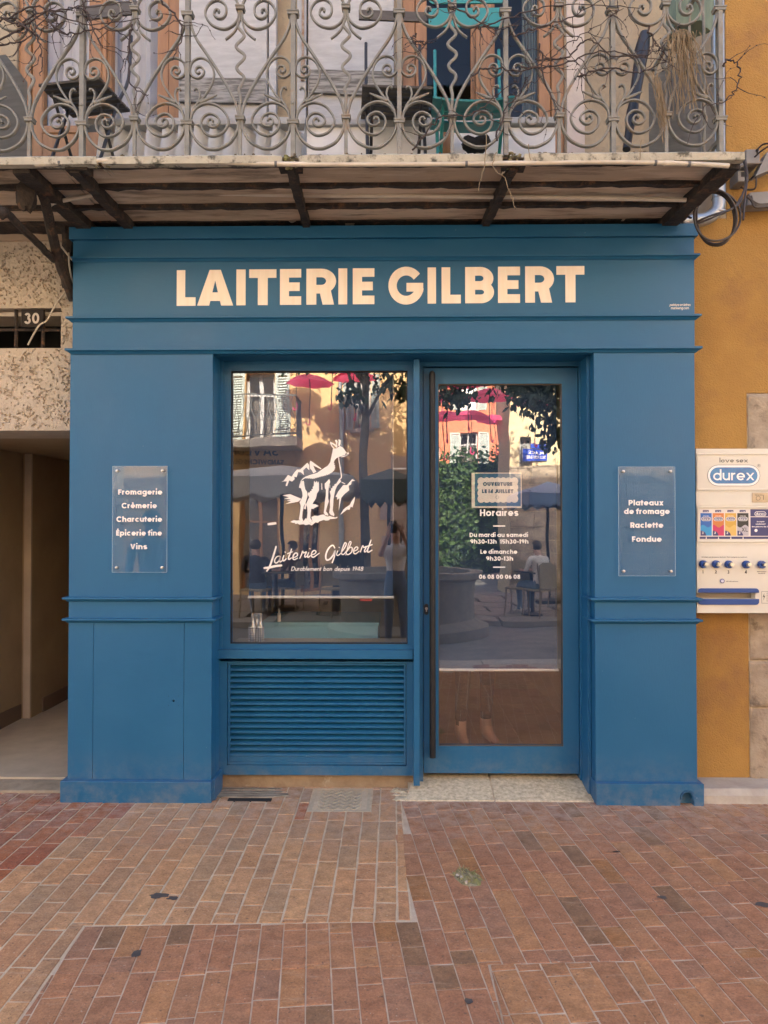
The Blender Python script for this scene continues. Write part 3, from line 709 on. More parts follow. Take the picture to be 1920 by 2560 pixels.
# stains: flat dried spots with outlines of their own
STAIN = mat('tar_spot', (.055,.048,.044), (.085,.07,.06), scale=30, rough=.7)
def stain(px, py, rx, ry, seed, m, label):
    c = G(px,py); M = MB(); n = 22; vs = [(c.x,c.y,.0034)]
    for k in range(n):
        a = 2*pi*k/n; r = 1+.55*noise.noise(V((cos(a)*1.7+seed,sin(a)*1.7,seed*3.1))); vs.append((c.x+rx*r*cos(a), c.y+ry*r*sin(a), .0032))
    M.add(vs, [(0,k+1,(k+1)%n+1) for k in range(n)]); o = M.build('tar_stain', m); tag(o, label, 'stain', 'stains on the brick pavement')
stain(398,2240,.045,.022,1,STAIN,'biggest black tar spot on the pale bricks below the hatch pillar')
stain(432,2247,.026,.016,2,STAIN,'black tar spot touching the biggest one on the pale bricks')
stain(343,2385,.016,.026,3,STAIN,'narrow black spot on the dark bricks, nearest the passage side')
stain(1540,2130,.022,.006,4,BLACKHOLE,'thin black chip gap in the bricks before the drain pillar')
stain(1912,2264,.035,.022,5,STAIN,'round dark spot at the edge below the vending machine')
stain(1655,2245,.018,.014,6,STAIN,'small grey spot on a dark brick below the drain hole')
stain(1172,2504,.013,.014,7,STAIN,'lone round dark spot on the bricks close to the relaid patch')
PALE = mat('lime_bloom', (.40,.33,.30), (.30,.17,.13), scale=9, rough=.9)
# ================================================================ the buildings of the street front
YW = .19                                  # wall plane behind the applied shopfront
TOP = 11.8  # unseen roof height, raised so shade covers the ground floors opposite
shop = thing('shop_building', 'old cream plastered house above the blue shopfront, with wooden balcony windows', 'building', (0,1.5,0))
ZS = Z(565)+.012                           # underside of the balcony
xl, xr = X(178), X(1741)
xo = X(1815, YW, 300)                     # where the orange house begins
# walls below, behind the shopfront
M = MB(); M.box(xl+.02,X(526),.10,.60,-.1,ZS-.02); M.build('wall', UPPER, shop)
M = MB(); M.box(X(1492),xr-.02,.10,.60,-.1,ZS-.02); M.build('wall', UPPER, shop)
M = MB(); M.box(X(540),X(1480),.46,.60,Z(885,.3),ZS-.02); M.build('wall', UPPER, shop)
# upper wall with two tall openings
w1 = (X(42,YW,200), X(450,YW,200)); w2 = (X(1006,YW,200), X(1412,YW,200))
zf = ZS+.055; zt = 5.75
M = MB(); y1 = .60
M.box(-4.6,w1[0],YW,y1,ZS-.02,TOP); M.box(w1[1],w2[0],YW,y1,ZS-.02,TOP); M.box(w2[1],xr-.10,YW,y1,ZS-.02,TOP); M.box(xr-.0995,xo-.003,YW,y1,ZS+.10,TOP)
M.box(w1[0],w1[1],YW,y1,zt,TOP); M.box(w2[0],w2[1],YW,y1,zt,TOP); M.box(w1[0],w1[1],YW,y1,ZS-.02,zf-.04); M.box(w2[0],w2[1],YW,y1,ZS-.02,zf-.04)
M.build('wall', UPPER, shop)
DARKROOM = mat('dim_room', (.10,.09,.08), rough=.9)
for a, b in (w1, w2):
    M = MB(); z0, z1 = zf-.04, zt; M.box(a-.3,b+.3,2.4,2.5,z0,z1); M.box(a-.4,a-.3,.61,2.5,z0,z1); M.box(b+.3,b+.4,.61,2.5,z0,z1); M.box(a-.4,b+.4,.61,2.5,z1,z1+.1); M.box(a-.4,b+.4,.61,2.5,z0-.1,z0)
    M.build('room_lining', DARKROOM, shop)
ROOF = mat('clay_tiles', (.36,.16,.09), (.28,.12,.07), scale=12, rough=.9)
M = MB(); M.add([(-4.6,-.3,TOP),(xo,-.3,TOP),(xo,4,TOP+1.3),(-4.6,4,TOP+1.3),(-4.6,-.3,TOP+.12),(xo,-.3,TOP+.12),(xo,4,TOP+1.42),(-4.6,4,TOP+1.42)],[(0,3,2,1),(4,5,6,7),(0,1,5,4),(1,2,6,5),(2,3,7,6),(3,0,4,7)]); M.build('roof', ROOF, shop)
MB().box(-4.6,xo-.003,3.9,4.1,0,TOP+1.2).build('rear_wall', UPPER, shop)
def french_window(a, b, name, glassmat, cur):
    fr = MB(); y0, y1 = YW+.02, YW+.10; t = .075
    zb = Z(300, YW)
    mids = [(a+b)/2]
    fr.box(a,a+t,y0,y1,zf,zt); fr.box(b-t,b,y0,y1,zf,zt); fr.box(a+t,b-t,y0,y1,zt-t,zt)
    o = fr.build('window_frame', OAK, shop, bevel=.004)
    m = mids[0]
    for s, (p, q) in enumerate(((a+t+.004,m-.002),(m+.002,b-t-.004))):
        c = MB(); y2, y3 = y0+.012, y1-.012; st = .085
        c.box(p,p+st*.8,y2,y3,zf,zt-t-.003); c.box(q-st*.8,q,y2,y3,zf,zt-t-.003)
        c.box(p+st*.8,q-st*.8,y2,y3,zf,zb); c.box(p+st*.8,q-st*.8,y2,y3,zt-t-.09,zt-t-.003)
        c.box(p+st*.8,q-st*.8,y2-.008,y2,zb-.05,zb-.015)
        k = c.build('casement', OAK, shop, bevel=.004)
        MB().box(p+st*.8,q-st*.8,(y2+y3)/2-.002,(y2+y3)/2+.002,zb,zt-t-.09).build('pane', glassmat, k)
    bt = MB(); bt.box(m-.045,m+.045,y0-.012,y0+.0115,zf,zt-t-.003); bt.box(m-.018,m+.018,y0-.022,y0-.0125,zf,zt-t-.003); bt.build('meeting_stile', OAK, o, bevel=.003)
    for p, q in cur:
        c = MB(); n = 44; pts = []
        for i in range(n+1):
            x = p+(q-p)*i/n; pts.append((x, y1+.05+.018*sin(i*1.35+.3*sin(i*.7))))
        vs = [(x,y,zf) for x,y in pts]+[(x,y,zt-.1) for x,y in pts]; c.add(vs, [(i,i+1,n+2+i,n+1+i) for i in range(n)])
        c.build('curtain', CURTAIN if glassmat is GLASS2 and a < -1 else GREENCURT, shop, smooth=True)
french_window(*w1, 'w', GLASS2, [(w1[0]+.07,w1[1]-.07)])
french_window(*w2, 'w', glass_mat('balcony_pane_glass', .012, ripple=.002), [(X(1315,YW,200),w2[1]-.07)])
# folded shutters between the windows
def shutter(px0, px1, zl, slope, lab):
    a, b = X(px0,YW,200), X(px1,YW,200); y0, y1 = YW-.045, YW-.012
    z0 = zf; s = thing('window_shutter', lab, 'shutter', ((a+b)/2, y0, z0), 'board shutters folded back on the wall'); 
    zt1 = Z(zl[0],y0); zt2 = Z(zl[1],y0)
    MB().box(a,b,y0,y1,z0,zt-.1).build('panel', WHITEWOOD, s, bevel=.003)
    M = MB(); M.prism([(a+.01,zt2+slope),(b-.01,zt2-slope),(b-.01,zt1-slope*.8),(a+.01,zt1+slope*.8)], 'y', y0-.022, y0-.0005); M.build('cross_board', GREYWOOD, s, bevel=.002)
    zz = zt1+1.0; M = MB(); M.box(a+.01,b-.01,y0-.022,y0-.0005,zz,zz+.13); M.build('cross_board', WHITEWOOD, s, bevel=.002)
    M = MB(); M.box(b-.035,b-.005,y0-.010,y0-.0005,z0,zt-.11); M.build('edge_strip', WHITEWOOD, s)
shutter(452, 672, (196,258), .006, 'white shutter with a knotty cross board, next to the net-curtained window')
shutter(772, 985, (180,240), .012, 'white board shutter with a bare cross board, next to the dark green-curtained window')
for (p, q, m_, nm) in ((676,694,WHITEWOOD,'jamb_board'),(746,768,WHITEWOOD,'jamb_board')):
    MB().box(X(p,YW,200),X(q,YW,200),YW-.06,YW-.002,zf,zt).build(nm, m_, shop, bevel=.003)
rod = MB(); x = X(757,YW-.08,200); rod.tube([(x,YW-.08,Z(150,YW-.08)),(x,YW-.08,zt-.3)], .008); rod.tube([(x,YW-.08,Z(200,YW-.08)),(x,YW-.08,Z(140,YW-.08))], .013)
rod.build('espagnolette_rod', mat('rusted_rod', (.22,.105,.05), (.35,.30,.24), scale=30, rough=.8), shop)
MB().box(X(1416,YW,200),X(1460,YW,200),YW-.012,YW-.001,zf,zt+.1).build('window_surround', mat('pinkish_plaster', (.52,.455,.40), (.44,.38,.33), scale=5, rough=.9, bump=.5, bscale=40), shop)
# ---- stucco house with the passage
st = thing('stucco_house', 'beige roughcast house with a dark passage doorway and barred vent beside the shop', 'building', (-2.5,1,0))
xe = X(181,YW)+.05; zc = Z(1075,YW); zv0, zv1 = Z(868,YW), Z(767,YW); zb_ = Z(527,YW); xv = X(150,YW)
xw = -9.0
def rough_panel(x0, x1, z0, z1, amp, dens, yb=.34):
    """roughcast wall face with real pits"""
    nx, nz = max(2,int((x1-x0)*dens)), max(2,int((z1-z0)*dens)); M = MB(); vs = []
    for j in range(nz+1):
        for i in range(nx+1):
            x = x0+(x1-x0)*i/nx; z = z0+(z1-z0)*j/nz
            e = min(1, (x1-x)/.02, (z-z0)/.02, (z1-z)/.02)
            n = noise.noise(V((x*40,z*62+x*26,1)))+.35*noise.noise(V((x*120,z*120,2))); n2 = noise.noise(V((x*95,z*95,4)))
            f1 = noise.voronoi(V((x*52,z*66+x*24,0)))[0]; hsh = noise.noise(V((x*15,z*15,2))); s_ = min(1,max(0,((.34+.22*hsh)-f1[0])/.16)); d = amp*max(0,e)*(-s_*s_*(3-2*s_)+.22*n2)+.004*noise.noise(V((x*3,z*3,8)))
            rnd = .05
            vs.append((x, YW-d-.006, z))
    M.add(vs, [(j*(nx+1)+i, j*(nx+1)+i+1, (j+1)*(nx+1)+i+1, (j+1)*(nx+1)+i) for j in range(nz) for i in range(nx)])
    return M
xm = -2.75
M = rough_panel(xm, xe, zv1, zb_, .022, 190); M.build('roughcast', ROUGHCAST, st, smooth=True)
M = rough_panel(xm, xe, zc, zv0, .022, 190); M.build('roughcast', ROUGHCAST, st, smooth=True)
M = rough_panel(xv, xe, zv0, zv1, .016, 190); M.build('roughcast', ROUGHCAST, st, smooth=True)
M = MB(); M.box(xm,xe,YW+.004,.6,zv1,zb_); M.box(xm,xe,YW+.004,.6,zc,zv0); M.box(xv,xe,YW+.004,.6,zv0,zv1); M.box(xw,xm,YW-.004,.6,zc,TOP); M.box(xw,-3.3,YW-.004,.6,-.1,zc)
M.build('wall', ROUGHCAST, st)
M = MB(); M.box(xm+.0005,xe,YW-.03,.6,zb_+.012,ZS-.021); M.box(xm+.0005,xe,YW-.040,YW-.0305,zb_+.012,zb_+.05); M.build('painted_lintel_beam', BEIGE_SMOOTH, st, bevel=.004)
MB().box(xw,-4.6,.61,4,zc+.02,TOP).build('upper_floor', ROUGHCAST, st)
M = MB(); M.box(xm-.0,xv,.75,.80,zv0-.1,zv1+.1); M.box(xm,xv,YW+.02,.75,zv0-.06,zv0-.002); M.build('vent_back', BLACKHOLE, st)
# passage: its far flank is what one sees past the shopfront, with a post standing proud of it
xw1, xw2 = -3.00, -2.92; yp1 = 1.66
M = MB(); M.box(xw1-.3,xw1,.601,yp1+.02,-.1,zc); M.box(xw2-.38,xw2,yp1+.021,4.6,-.1,zc); M.box(X(165,YW)+.02,X(165,YW)+.12,.601,4.6,-.1,zc); M.box(-3.3,xe,4.6,4.7,-.1,zc); M.build('passage_wall', PASS_W, st)
MB().box(-3.3,xe,.26,4.7,zc+.002,zc+.10).build('passage_ceiling', PASS_W, st)
CP = mat('cream_post', (.50,.42,.32), (.43,.355,.265), scale=4, rough=.7)
MB().box(X(57,yp1,1700),X(75,yp1,1700),yp1,yp1+.20,.02,zc+.001).build('door_post', CP, st, bevel=.004)
M = MB(); M.box(xw1+.0005,xw1+.012,.60,yp1-.001,.02,.145); M.box(xw2+.0005,xw2+.012,yp1+.201,4.6,.02,.145); M.build('skirting', mat('brown_skirting', (.17,.115,.08), rough=.7), st)
struct(MB().box(-3.3,xe+.1,.30,4.6,-.1,.028).build('passage_floor', PASS_F))
MB().box(-3.3,xe,.10,.30,-.1,.018).build('threshold', mat('worn_threshold', (.36,.29,.20), (.26,.20,.135), scale=12, rough=.9, bump=.9, bscale=50), st, bevel=.01)
# barred vent
vb = MB()
for px in (30, 98):
    vb = MB(); x = X(px,YW-.0); vb.tube([(x,YW+.03,zv0-.0),(x+.004,YW+.026,(zv0+zv1)/2),(x,YW+.03,zv1)], .011, 6); vb.build('vent_bar', RUST, st, smooth=True)
vb = MB(); zz = Z(820,YW); vb.tube([(xm,YW+.028,zz),(-2.2,YW+.024,zz+.004),(xv,YW+.028,zz)], .010, 6); vb.build('vent_bar', RUST, st, smooth=True)
vb = MB(); zz = Z(778,YW); vb.box(xm,xv,YW+.035,YW+.05,zz-.012,zz+.012); vb.build('vent_rail', SILLSTONE, st)
# number plate
x0, x1, z0, z1 = X(51,YW), X(107,YW), Z(816,YW), Z(771,YW)
npl = thing('house_number_plate', 'small dark enamel plate reading 30 wired to the barred vent', 'number plate', ((x0+x1)/2,YW,z0))
MB().box(x0,x1,YW-.012,YW-.004,z0,z1).build('plate', mat('dark_enamel', (.022,.019,.018), (.04,.032,.026), scale=14, rough=.8, spec=.2), npl, bevel=.003)
put_text(MB(), '30', (x0+x1)/2-.002, z0+.022, (z1-z0)*.60, YW-.0125, w=.20, width=(x1-x0)*.66, th=.0004).build('digits', mat('enamel_white', (.45,.40,.35), rough=.4), npl)
# ---- orange house
og = thing('orange_house', 'ochre orange rendered house wall with a stone corner beside the shop', 'building', (3,1,0))
xq = X(1868,YW,1200)
M = MB(); M.box(xr-.0993,xq,YW,.6,.06,ZS); M.box(xo+.0,9,YW-.001,.6,ZS,TOP); M.box(xq,9,YW,.6,Z(985,YW),ZS-.0005); M.box(xr-.0993,xo-.0005,YW,.6,ZS+.0005,ZS+.099); M.build('wall', ORANGE, og)
MB().box(xo,9,.61,4,0,TOP).build('body', ORANGE, og)
MB().add([(xo,-.3,TOP),(9,-.3,TOP),(9,4,TOP+1.3),(xo,4,TOP+1.3),(xo,-.3,TOP+.12),(9,-.3,TOP+.12),(9,4,TOP+1.42),(xo,4,TOP+1.42)],[(0,3,2,1),(4,5,6,7),(0,1,5,4),(1,2,6,5),(2,3,7,6),(3,0,4,7)]).build('roof', ROOF, og)
def rough_stone(M, x0, x1, y, z0, z1, seed, nx=26, nz=20):
    vs = []
    for b_ in range(nz+1):
        for a_ in range(nx+1):
            u, v = a_/nx, b_/nz; e = min(u,1-u)*(x1-x0); e2 = min(v,1-v)*(z1-z0); rd = min(1,e/.018)*min(1,e2/.018); x = x0+(x1-x0)*u; z = z0+(z1-z0)*v
            n = .006*noise.noise(V((x*9,z*9,seed)))+.0045*noise.noise(V((x*32,z*32,seed)))+.0025*noise.noise(V((x*90,z*90,seed)))
            jx = .006*noise.noise(V((z*14,seed,1)))*(1 if u in (0,1) else 0); vs.append((x+jx, y+.014*(1-rd)**2-n*rd*1.4, z))
    n0 = (nx+1)*(nz+1); M.add(vs, [(b_*(nx+1)+a_,b_*(nx+1)+a_+1,(b_+1)*(nx+1)+a_+1,(b_+1)*(nx+1)+a_) for b_ in range(nz) for a_ in range(nx)])
    M.box(x0+.004,x1-.004,y+.016,.6,z0+.002,z1-.002)
rq = random.Random(3); zq = .07; ks = [Z(p,YW) for p in (1940,1765,1648,1520,1300,1140,985)]
for k in range(len(ks)-1):
    for j in range(3):
        a = xq+(0 if not j else .62+.7*(j-1)+.2*(k%2)); b = xq+.62+.7*j+.2*(k%2)-.008
        M = MB(); n = 6; z0, z1 = (ks[k] if k else .05), ks[k+1]-.006
        rough_stone(M,a+.002+rq.uniform(0,.006),b,YW-.012-rq.uniform(0,.006),z0,z1,k*7+j); M.build('quoin_stone', STONE, og, smooth=True)
MB().box(xq+.002,6,YW+.004,.59,.05,Z(986,YW)).build('joint_mortar', MORTAR, og)
sx0, sx1 = X(1741), 6.0
sl_ = thing('stone_sill', 'low pale stone base step under the orange wall beside the drain pillar', 'step', (2.6,.1,0))
MB().prism([(-.03,-.1),(-.005,.045),(.02,.078),(.30,.086),(.30,-.1)], 'x', sx0+.02, sx1).build('slab', SILLSTONE, sl_, bevel=.006)
# ================================================================ the shopfront
sf = thing('shopfront', 'blue painted wooden cheese shop front with cream lettering', 'shopfront', (0,0,0))
LX0, LX1, RX0, RX1 = X(172,0,1450), X(530,0,1450), X(1487,0,1450), X(1740,0,1450)
FX0, FX1 = X(182,0,700), X(1736,0,700)
z = lambda py: Z(py)
YB = .44
def mould(x0, x1, zt, zb, pr, ret0=0, ret1=0, name='moulding', parent=None, yb=0.0):
    """small cornice: flat top, upright fillet, raked underside; ret*: the length it returns along the sides"""
    h = zt-zb; prof = lambda s: [(yb-.0005,zt),(yb-pr,zt-.002),(yb-pr,zt-h*.45),(yb-pr*.55,zt-h*.62),(yb-pr*.2,zb),(yb-.0005,zb)]
    M = MB(); a0, a1 = (x0-pr if ret0 else x0), (x1+pr if ret1 else x1)
    # mitred: the long front piece
    pf = prof(1); n = len(pf); vs = []
    for (y, zz) in pf: e = (yb-y) ; vs.append((x0-(e if ret0 else 0), y, zz))
    for (y, zz) in pf: e = (yb-y) ; vs.append((x1+(e if ret1 else 0), y, zz))
    M.add(vs, [list(range(n)), list(range(2*n-1,n-1,-1))]+[(i,(i+1)%n,n+(i+1)%n,n+i) for i in range(n)])
    for side, x, L in ((-1,x0,ret0),(1,x1,ret1)):
        if not L: continue
        vs = []
        for (y, zz) in pf: e = yb-y; vs.append((x+side*e, y+.0002, zz))
        for (y, zz) in pf: e = yb-y; vs.append((x+side*e, yb+L, zz))
        M.add(vs, [list(range(n)), list(range(2*n-1,n-1,-1))]+[(i,(i+1)%n,n+(i+1)%n,n+i) for i in range(n)])
    return M.build(name, BLUE, parent, bevel=.0012)
# fascia
zs0 = z(882)
fa = MB().box(FX0,FX1,0,YB,zs0+.002,z(597)).build('fascia', BLUE, sf, bevel=.002)
MB().box(FX0-.016,FX1+.016,-.020,YB,z(597)+.0005,z(566)).build('crown_board', BLUE, fa, bevel=.003)
mould(FX0,FX1,z(640),z(652),.026,0,.2,parent=fa)
mould(FX0,FX1,z(790),z(803),.030,.17,.17,parent=fa)
mould(FX0,FX1,z(870),z(884),.032,.17,.17,parent=fa)
MB().box(FX0+.01,FX1-.01,-.004,-.0005,z(788),z(654)).build('sign_board', BLUE, fa, bevel=.0015)
# the big painted letters, one part each
xs = [(442,489,'L'),(493,583,'A'),(591,614,'I'),(623,691,'T'),(700,753,'E'),(766,835,'R'),(846,868,'I'),(882,936,'E'),
      (971,1058,'G'),(1069,1090,'I'),(1104,1152,'L'),(1163,1235,'B'),(1245,1300,'E'),(1313,1380,'R'),(1391,1461,'T')]
for k, (a, b, ch) in enumerate(xs):
    yt = 673-(6*(a-442)/1020)+(0 if ch != 'G' else -1); yb_ = 762.5-(5*(a-442)/1020)
    x0, x1 = X(a,-.005,715), X(b,-.005,715); z0, z1 = Z(yb_,-.005), Z(yt,-.005)
    M = MB(); put_text(M, ch, (x0+x1)/2, z0, z1-z0, -.0062, w=.238, width=x1-x0, th=.0020); M.build('letter', CREAM, fa)
put_text(MB(), 'peinture en lettres', X(1700,-.005,765), Z(768,-.005), .014, -.0045, w=.13, slant=.3, width=X(1727,-.005)-X(1675,-.005), th=.0004).build('painter_signature', CREAM, fa)
M = MB(); put_text(M, 'marleeng.com', X(1700,-.005,775), Z(776,-.005), .014, -.0045, w=.15, width=X(1722,-.005)-X(1677,-.005), th=.0004); M.build('painter_signature', CREAM, fa)
# pilasters
def pilaster(x0, x1, inner, zbase, hatch):
    pl = MB().box(x0,x1,.0,YB,z(1548)-.001,zs0+.001).build('pilaster', BLUE_V, sf, bevel=.002)
    zt = z(1557); zb = zbase
    if hatch:
        h0, h1 = X(233,0,1760), X(459,0,1760)
        MB().box(x0,h0-.0022,0,YB,.0,zt).build('stile', BLUE_V, pl, bevel=.0015)
        MB().box(h1+.0022,x1,0,YB,.0,zt).build('stile', BLUE_V, pl, bevel=.0015)
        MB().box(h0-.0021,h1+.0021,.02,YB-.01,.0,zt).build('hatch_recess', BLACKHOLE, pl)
        M = MB(); hx_, hz_ = X(434,0,1754), Z(1754); r = .0065; n = 14
        # hatch door with a finger hole cut in it
        xa, xb, za, zc_ = h0, h1, zb+.004, zt-.004
        ring = [(hx_+r*cos(2*pi*k/n), hz_+r*sin(2*pi*k/n)) for k in range(n)]
        q = .03; sq = [(hx_+q*max(-1,min(1,1.5*cos(2*pi*k/n))), hz_+q*max(-1,min(1,1.5*sin(2*pi*k/n)))) for k in range(n)]
        vs = [(a,0,b) for a,b in ring]+[(a,0,b) for a,b in sq]+[(a,.018,b) for a,b in ring]
        M.add(vs, [(k,(k+1)%n,n+(k+1)%n,n+k) for k in range(n)]+[(k,(k+1)%n,2*n+(k+1)%n,2*n+k) for k in range(n)])
        for (a,b,c,d) in ((xa,hx_-q,za,zc_),(hx_+q,xb,za,zc_),(hx_-q,hx_+q,za,hz_-q),(hx_-q,hx_+q,hz_+q,zc_)):
            M.add([(a,0,c),(b,0,c),(b,0,d),(a,0,d)],[(0,1,2,3)])
        M.add([(xa,0,za),(xb,0,za),(xb,0,zc_),(xa,0,zc_),(xa,.018,za),(xb,.018,za),(xb,.018,zc_),(xa,.018,zc_)],[(0,1,5,4),(1,2,6,5),(2,3,7,6),(3,0,4,7)])
        M.build('hatch', BLUE, pl)
    else:
        MB().box(x0,x1,0,YB,.0,zt).build('lower_panel', BLUE_V, pl, bevel=.002)
    r0, r1 = (.15,.175) if inner > 0 else (.175,.15)
    if inner < 0: r1 = .16
    mould(x0,x1,z(1493),z(1505),.028,r0,r1,parent=pl); mould(x0,x1,z(1546),z(1558),.028,r0,r1,parent=pl)
    return pl
zp = z(1953)
pL = pilaster(LX0, LX1, 1, zp, True)
pR = pilaster(RX0, RX1, -1, zp, False)
bx0, bx1 = X(152,-.03,1980), X(529,-.03,1980)
M = MB(); M.box(bx0,bx1,-.042,-.0005,-.08,zp+.005); M.box(bx0,LX0-.0005,-.0004,.17,-.08,zp+.005); M.box(LX1+.0005,LX1+.022,-.0004,.19,-.08,zp+.005)
M.build('plinth', BLUE, pL, bevel=.003)
# right plinth with an arched drain hole
bx0, bx1 = X(1490,-.03,1980), X(1758,-.03,1980); dx = X(1716,-.03,1985); dz = .048; dr = .0385; n = 14
M = MB(); za, zb = -.08, zp+.006
arcp = [(dx+dr*cos(pi-pi*k/n), dz+dr*sin(pi-pi*k/n)) for k in range(n+1)]
q = [(bx0,za),(dx-dr,za)]+[(dx-dr,dz)]+arcp[1:-1]+[(dx+dr,dz),(dx+dr,za),(bx1,za),(bx1,zb),(bx0,zb)]
top = [(bx0,zb)]+[(bx0+(bx1-bx0)*k/8,zb) for k in range(1,8)]+[(bx1,zb)]
def qs(M, ring, y0, y1):
    M.prism(ring,'y',y0,y1)
qs(M, [(bx0,za),(dx-dr,za),(dx-dr,dz)]+[(dx-dr,zb),(bx0,zb)], -.042, -.0005)
qs(M, [(dx+dr,za),(bx1,za),(bx1,zb),(dx+dr,zb),(dx+dr,dz)], -.042, -.0005)
qs(M, arcp+[(dx+dr,zb)]+[(dx-dr,zb)], -.042, -.0005)
M.box(bx0-.0,RX0-.0005,-.0004,.19,-.08,zb); M.box(RX1+.0005,bx1,-.0004,.17,-.08,zb)
M.build('plinth', BLUE, pR, bevel=.0025)
M = MB(); ro, ri = dr-.002, dr-.0075; pts = []
vs = []; 
for y in (-.047, .25):
    for r in (ro, ri): vs += [(dx+r*cos(pi*1.12-pi*1.24*k/n), y, dz+r*sin(pi*1.12-pi*1.24*k/n)) for k in range(n+1)]
N1 = n+1; M.add(vs, [f for k in range(n) for f in ((k,k+1,N1+k+1,N1+k),(2*N1+k,2*N1+k+1,k+1,k),(N1+k,N1+k+1,3*N1+k+1,3*N1+k))]); M.build('drain_collar', BLUE, pR, smooth=True)
M = MB(); M.prism([(dx+ri*cos(pi*1.1-pi*1.2*k/n),dz+ri*sin(pi*1.1-pi*1.2*k/n)) for k in range(n+1)],'y',.012,.02); M.build('drain_pipe', mat('muddy_pipe', (.34,.28,.22), (.15,.12,.095), scale=30, rough=.7), pR)
# soffit of the opening and reveals
YF1 = .19
MB().box(LX1+.0005,RX0-.0005,.035,YB,zs0-.004,zs0+.0015).build('soffit', BLUE, sf)
# ---- display window
wx0, wx1 = X(549,YF1), X(1036,YF1)
gx0, gx1, gz0, gz1 = X(577,.20,1270), X(1019,.20,1270), Z(1610,.20), Z(927,.20)
zw1 = zs0-.0045; zsil = Z(1625,YF1)
wf = MB(); wf.box(wx0,gx0,YF1,.27,zsil,zw1); wf.box(gx1,wx1,YF1,.27,zsil,zw1); wf.box(gx0,gx1,YF1,.27,gz1,zw1); wf.box(gx0,gx1,YF1,.27,zsil,gz0)
frame = wf.build('display_window', BLUE, sf)
fb = MB(); e = .006
fb.box(gx0,gx0+e,.203,.215,gz0,gz1); fb.box(gx1-e,gx1,.203,.215,gz0,gz1); fb.box(gx0+e,gx1-e,.203,.215,gz1-e,gz1); fb.box(gx0+e,gx1-e,.203,.215,gz0,gz0+e); fb.build('glazing_bead', BLACKMETAL, frame)
st0 = MB(); st0.box(wx0+.0005,wx0+.020,YF1-.012,YF1-.0005,zsil,zw1); st0.build('reveal_strip', BLUE, frame, bevel=.002)
MB().box(gx0,gx1,.216,.222,gz0,gz1).build('pane', GLASS, frame)
YG = .2155
MB().box(LX1+.001,X(546,YF1),.10,.26,Z(1938,YF1),zw1).build('reveal_board', BLUE_V, sf)
# sill and louvre panel
sb = MB(); sb.box(wx0-.006,X(1032,.14),.145,.27,Z(1648,.145),Z(1626,.145)-.0); sb.prism([(.145,Z(1626,.145)+.0005),(.19,zsil-.0005),(.19,Z(1626,.145)-.001)],'x',wx0-.006,X(1032,.14)); sb.build('sill', BLUE, sf, bevel=.003)
lz0, lz1 = Z(1938,YF1), Z(1649,YF1)-.012
ox0, ox1, oz0, oz1 = X(568,YF1,1780), X(1016,YF1,1780), Z(1914,YF1), Z(1658,YF1)
lf = MB(); lf.box(wx0,ox0,YF1-.005,.26,lz0,lz1); lf.box(ox1,wx1,YF1-.005,.26,lz0,lz1); lf.box(ox0,ox1,YF1-.005,.26,oz1,lz1); lf.box(ox0,ox1,YF1-.005,.26,lz0,oz0)
lou = lf.build('louvre_panel', BLUE, sf)
ix0, ix1 = X(575,YF1,1780), X(1010,YF1,1780); iz0, iz1 = Z(1907,YF1), Z(1664,YF1)
lf = MB(); g = .003; lf.box(ox0+g,ix0,YF1+.002,.25,oz0+g,oz1-g); lf.box(ix1,ox1-g,YF1+.002,.25,oz0+g,oz1-g); lf.box(ix0,ix1,YF1+.002,.25,iz1,oz1-g); lf.box(ix0,ix1,YF1+.002,.25,oz0+g,iz0)
lf.build('louvre_frame', BLUE, lou, bevel=.0015)
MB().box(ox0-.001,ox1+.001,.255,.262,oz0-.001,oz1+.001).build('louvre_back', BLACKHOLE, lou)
ns = 16; zt0, zb0 = iz1-.001, Z(1893,YF1); pit = (zt0-zb0)/ns
for k in range(ns):
    za = zt0-k*pit; y = YF1+.004
    M = MB(); M.prism([(y+.052,za-pit*.02),(y+.060,za-pit*.02),(y+.012,za-pit*.985),(y,za-pit*.985),(y,za-pit*.62)],'x',ix0+.0004,ix1-.0004); M.build('slat', BLUE, lou, bevel=.0008)
MB().box(ix0+.0004,ix1-.0004,YF1+.006,.25,iz0,zb0-.001).build('bottom_rail', BLUE, lou, bevel=.0015)
MB().box(X(1036,.19)-.008,X(1036,.19)-.004,.143,.1448,Z(1639,.145),Z(1636,.145)).build('screw_hole', BLACKHOLE, sf)
# mullion post
mx0, mx1 = X(1034,.125,1450), X(1049,.125,1450)
MB().box(mx0,mx1,.115,.30,Z(1963,.125),zs0-.012).build('mullion_post', BLUE_V, sf, bevel=.002)
# base of the window in rough mortar
MB().box(LX1+.003,mx1,.225,.40,-.05,lz0-.003).build('rough_base', mat('rough_brown_base', (.33,.245,.155), (.24,.165,.10), scale=9, rough=.95, bump=1, bscale=60, c3=(.42,.35,.25), s3=10, t3=(.58,.68)), sf)
# ---- door frame
YD = .235
jx0, jx1, jz1 = X(1059,YD,1450), X(1446,YD,1450), Z(919,YD)
M = MB(); M.box(mx1+.0005,jx0-.004,YD-.012,.33,.03,zw1); M.box(jx1+.004,X(1468,.19,1450)+.02,YD-.012,.33,.05,zw1); M.box(jx0-.004,jx1+.004,YD-.012,.33,jz1+.004,zw1); 
dfm = M.build('door_frame', BLUE, sf, bevel=.002)
MB().box(X(1456,.2,1450),RX0-.002,.08,.33,.02,zw1).build('reveal_board', BLUE_V, sf, bevel=.002)
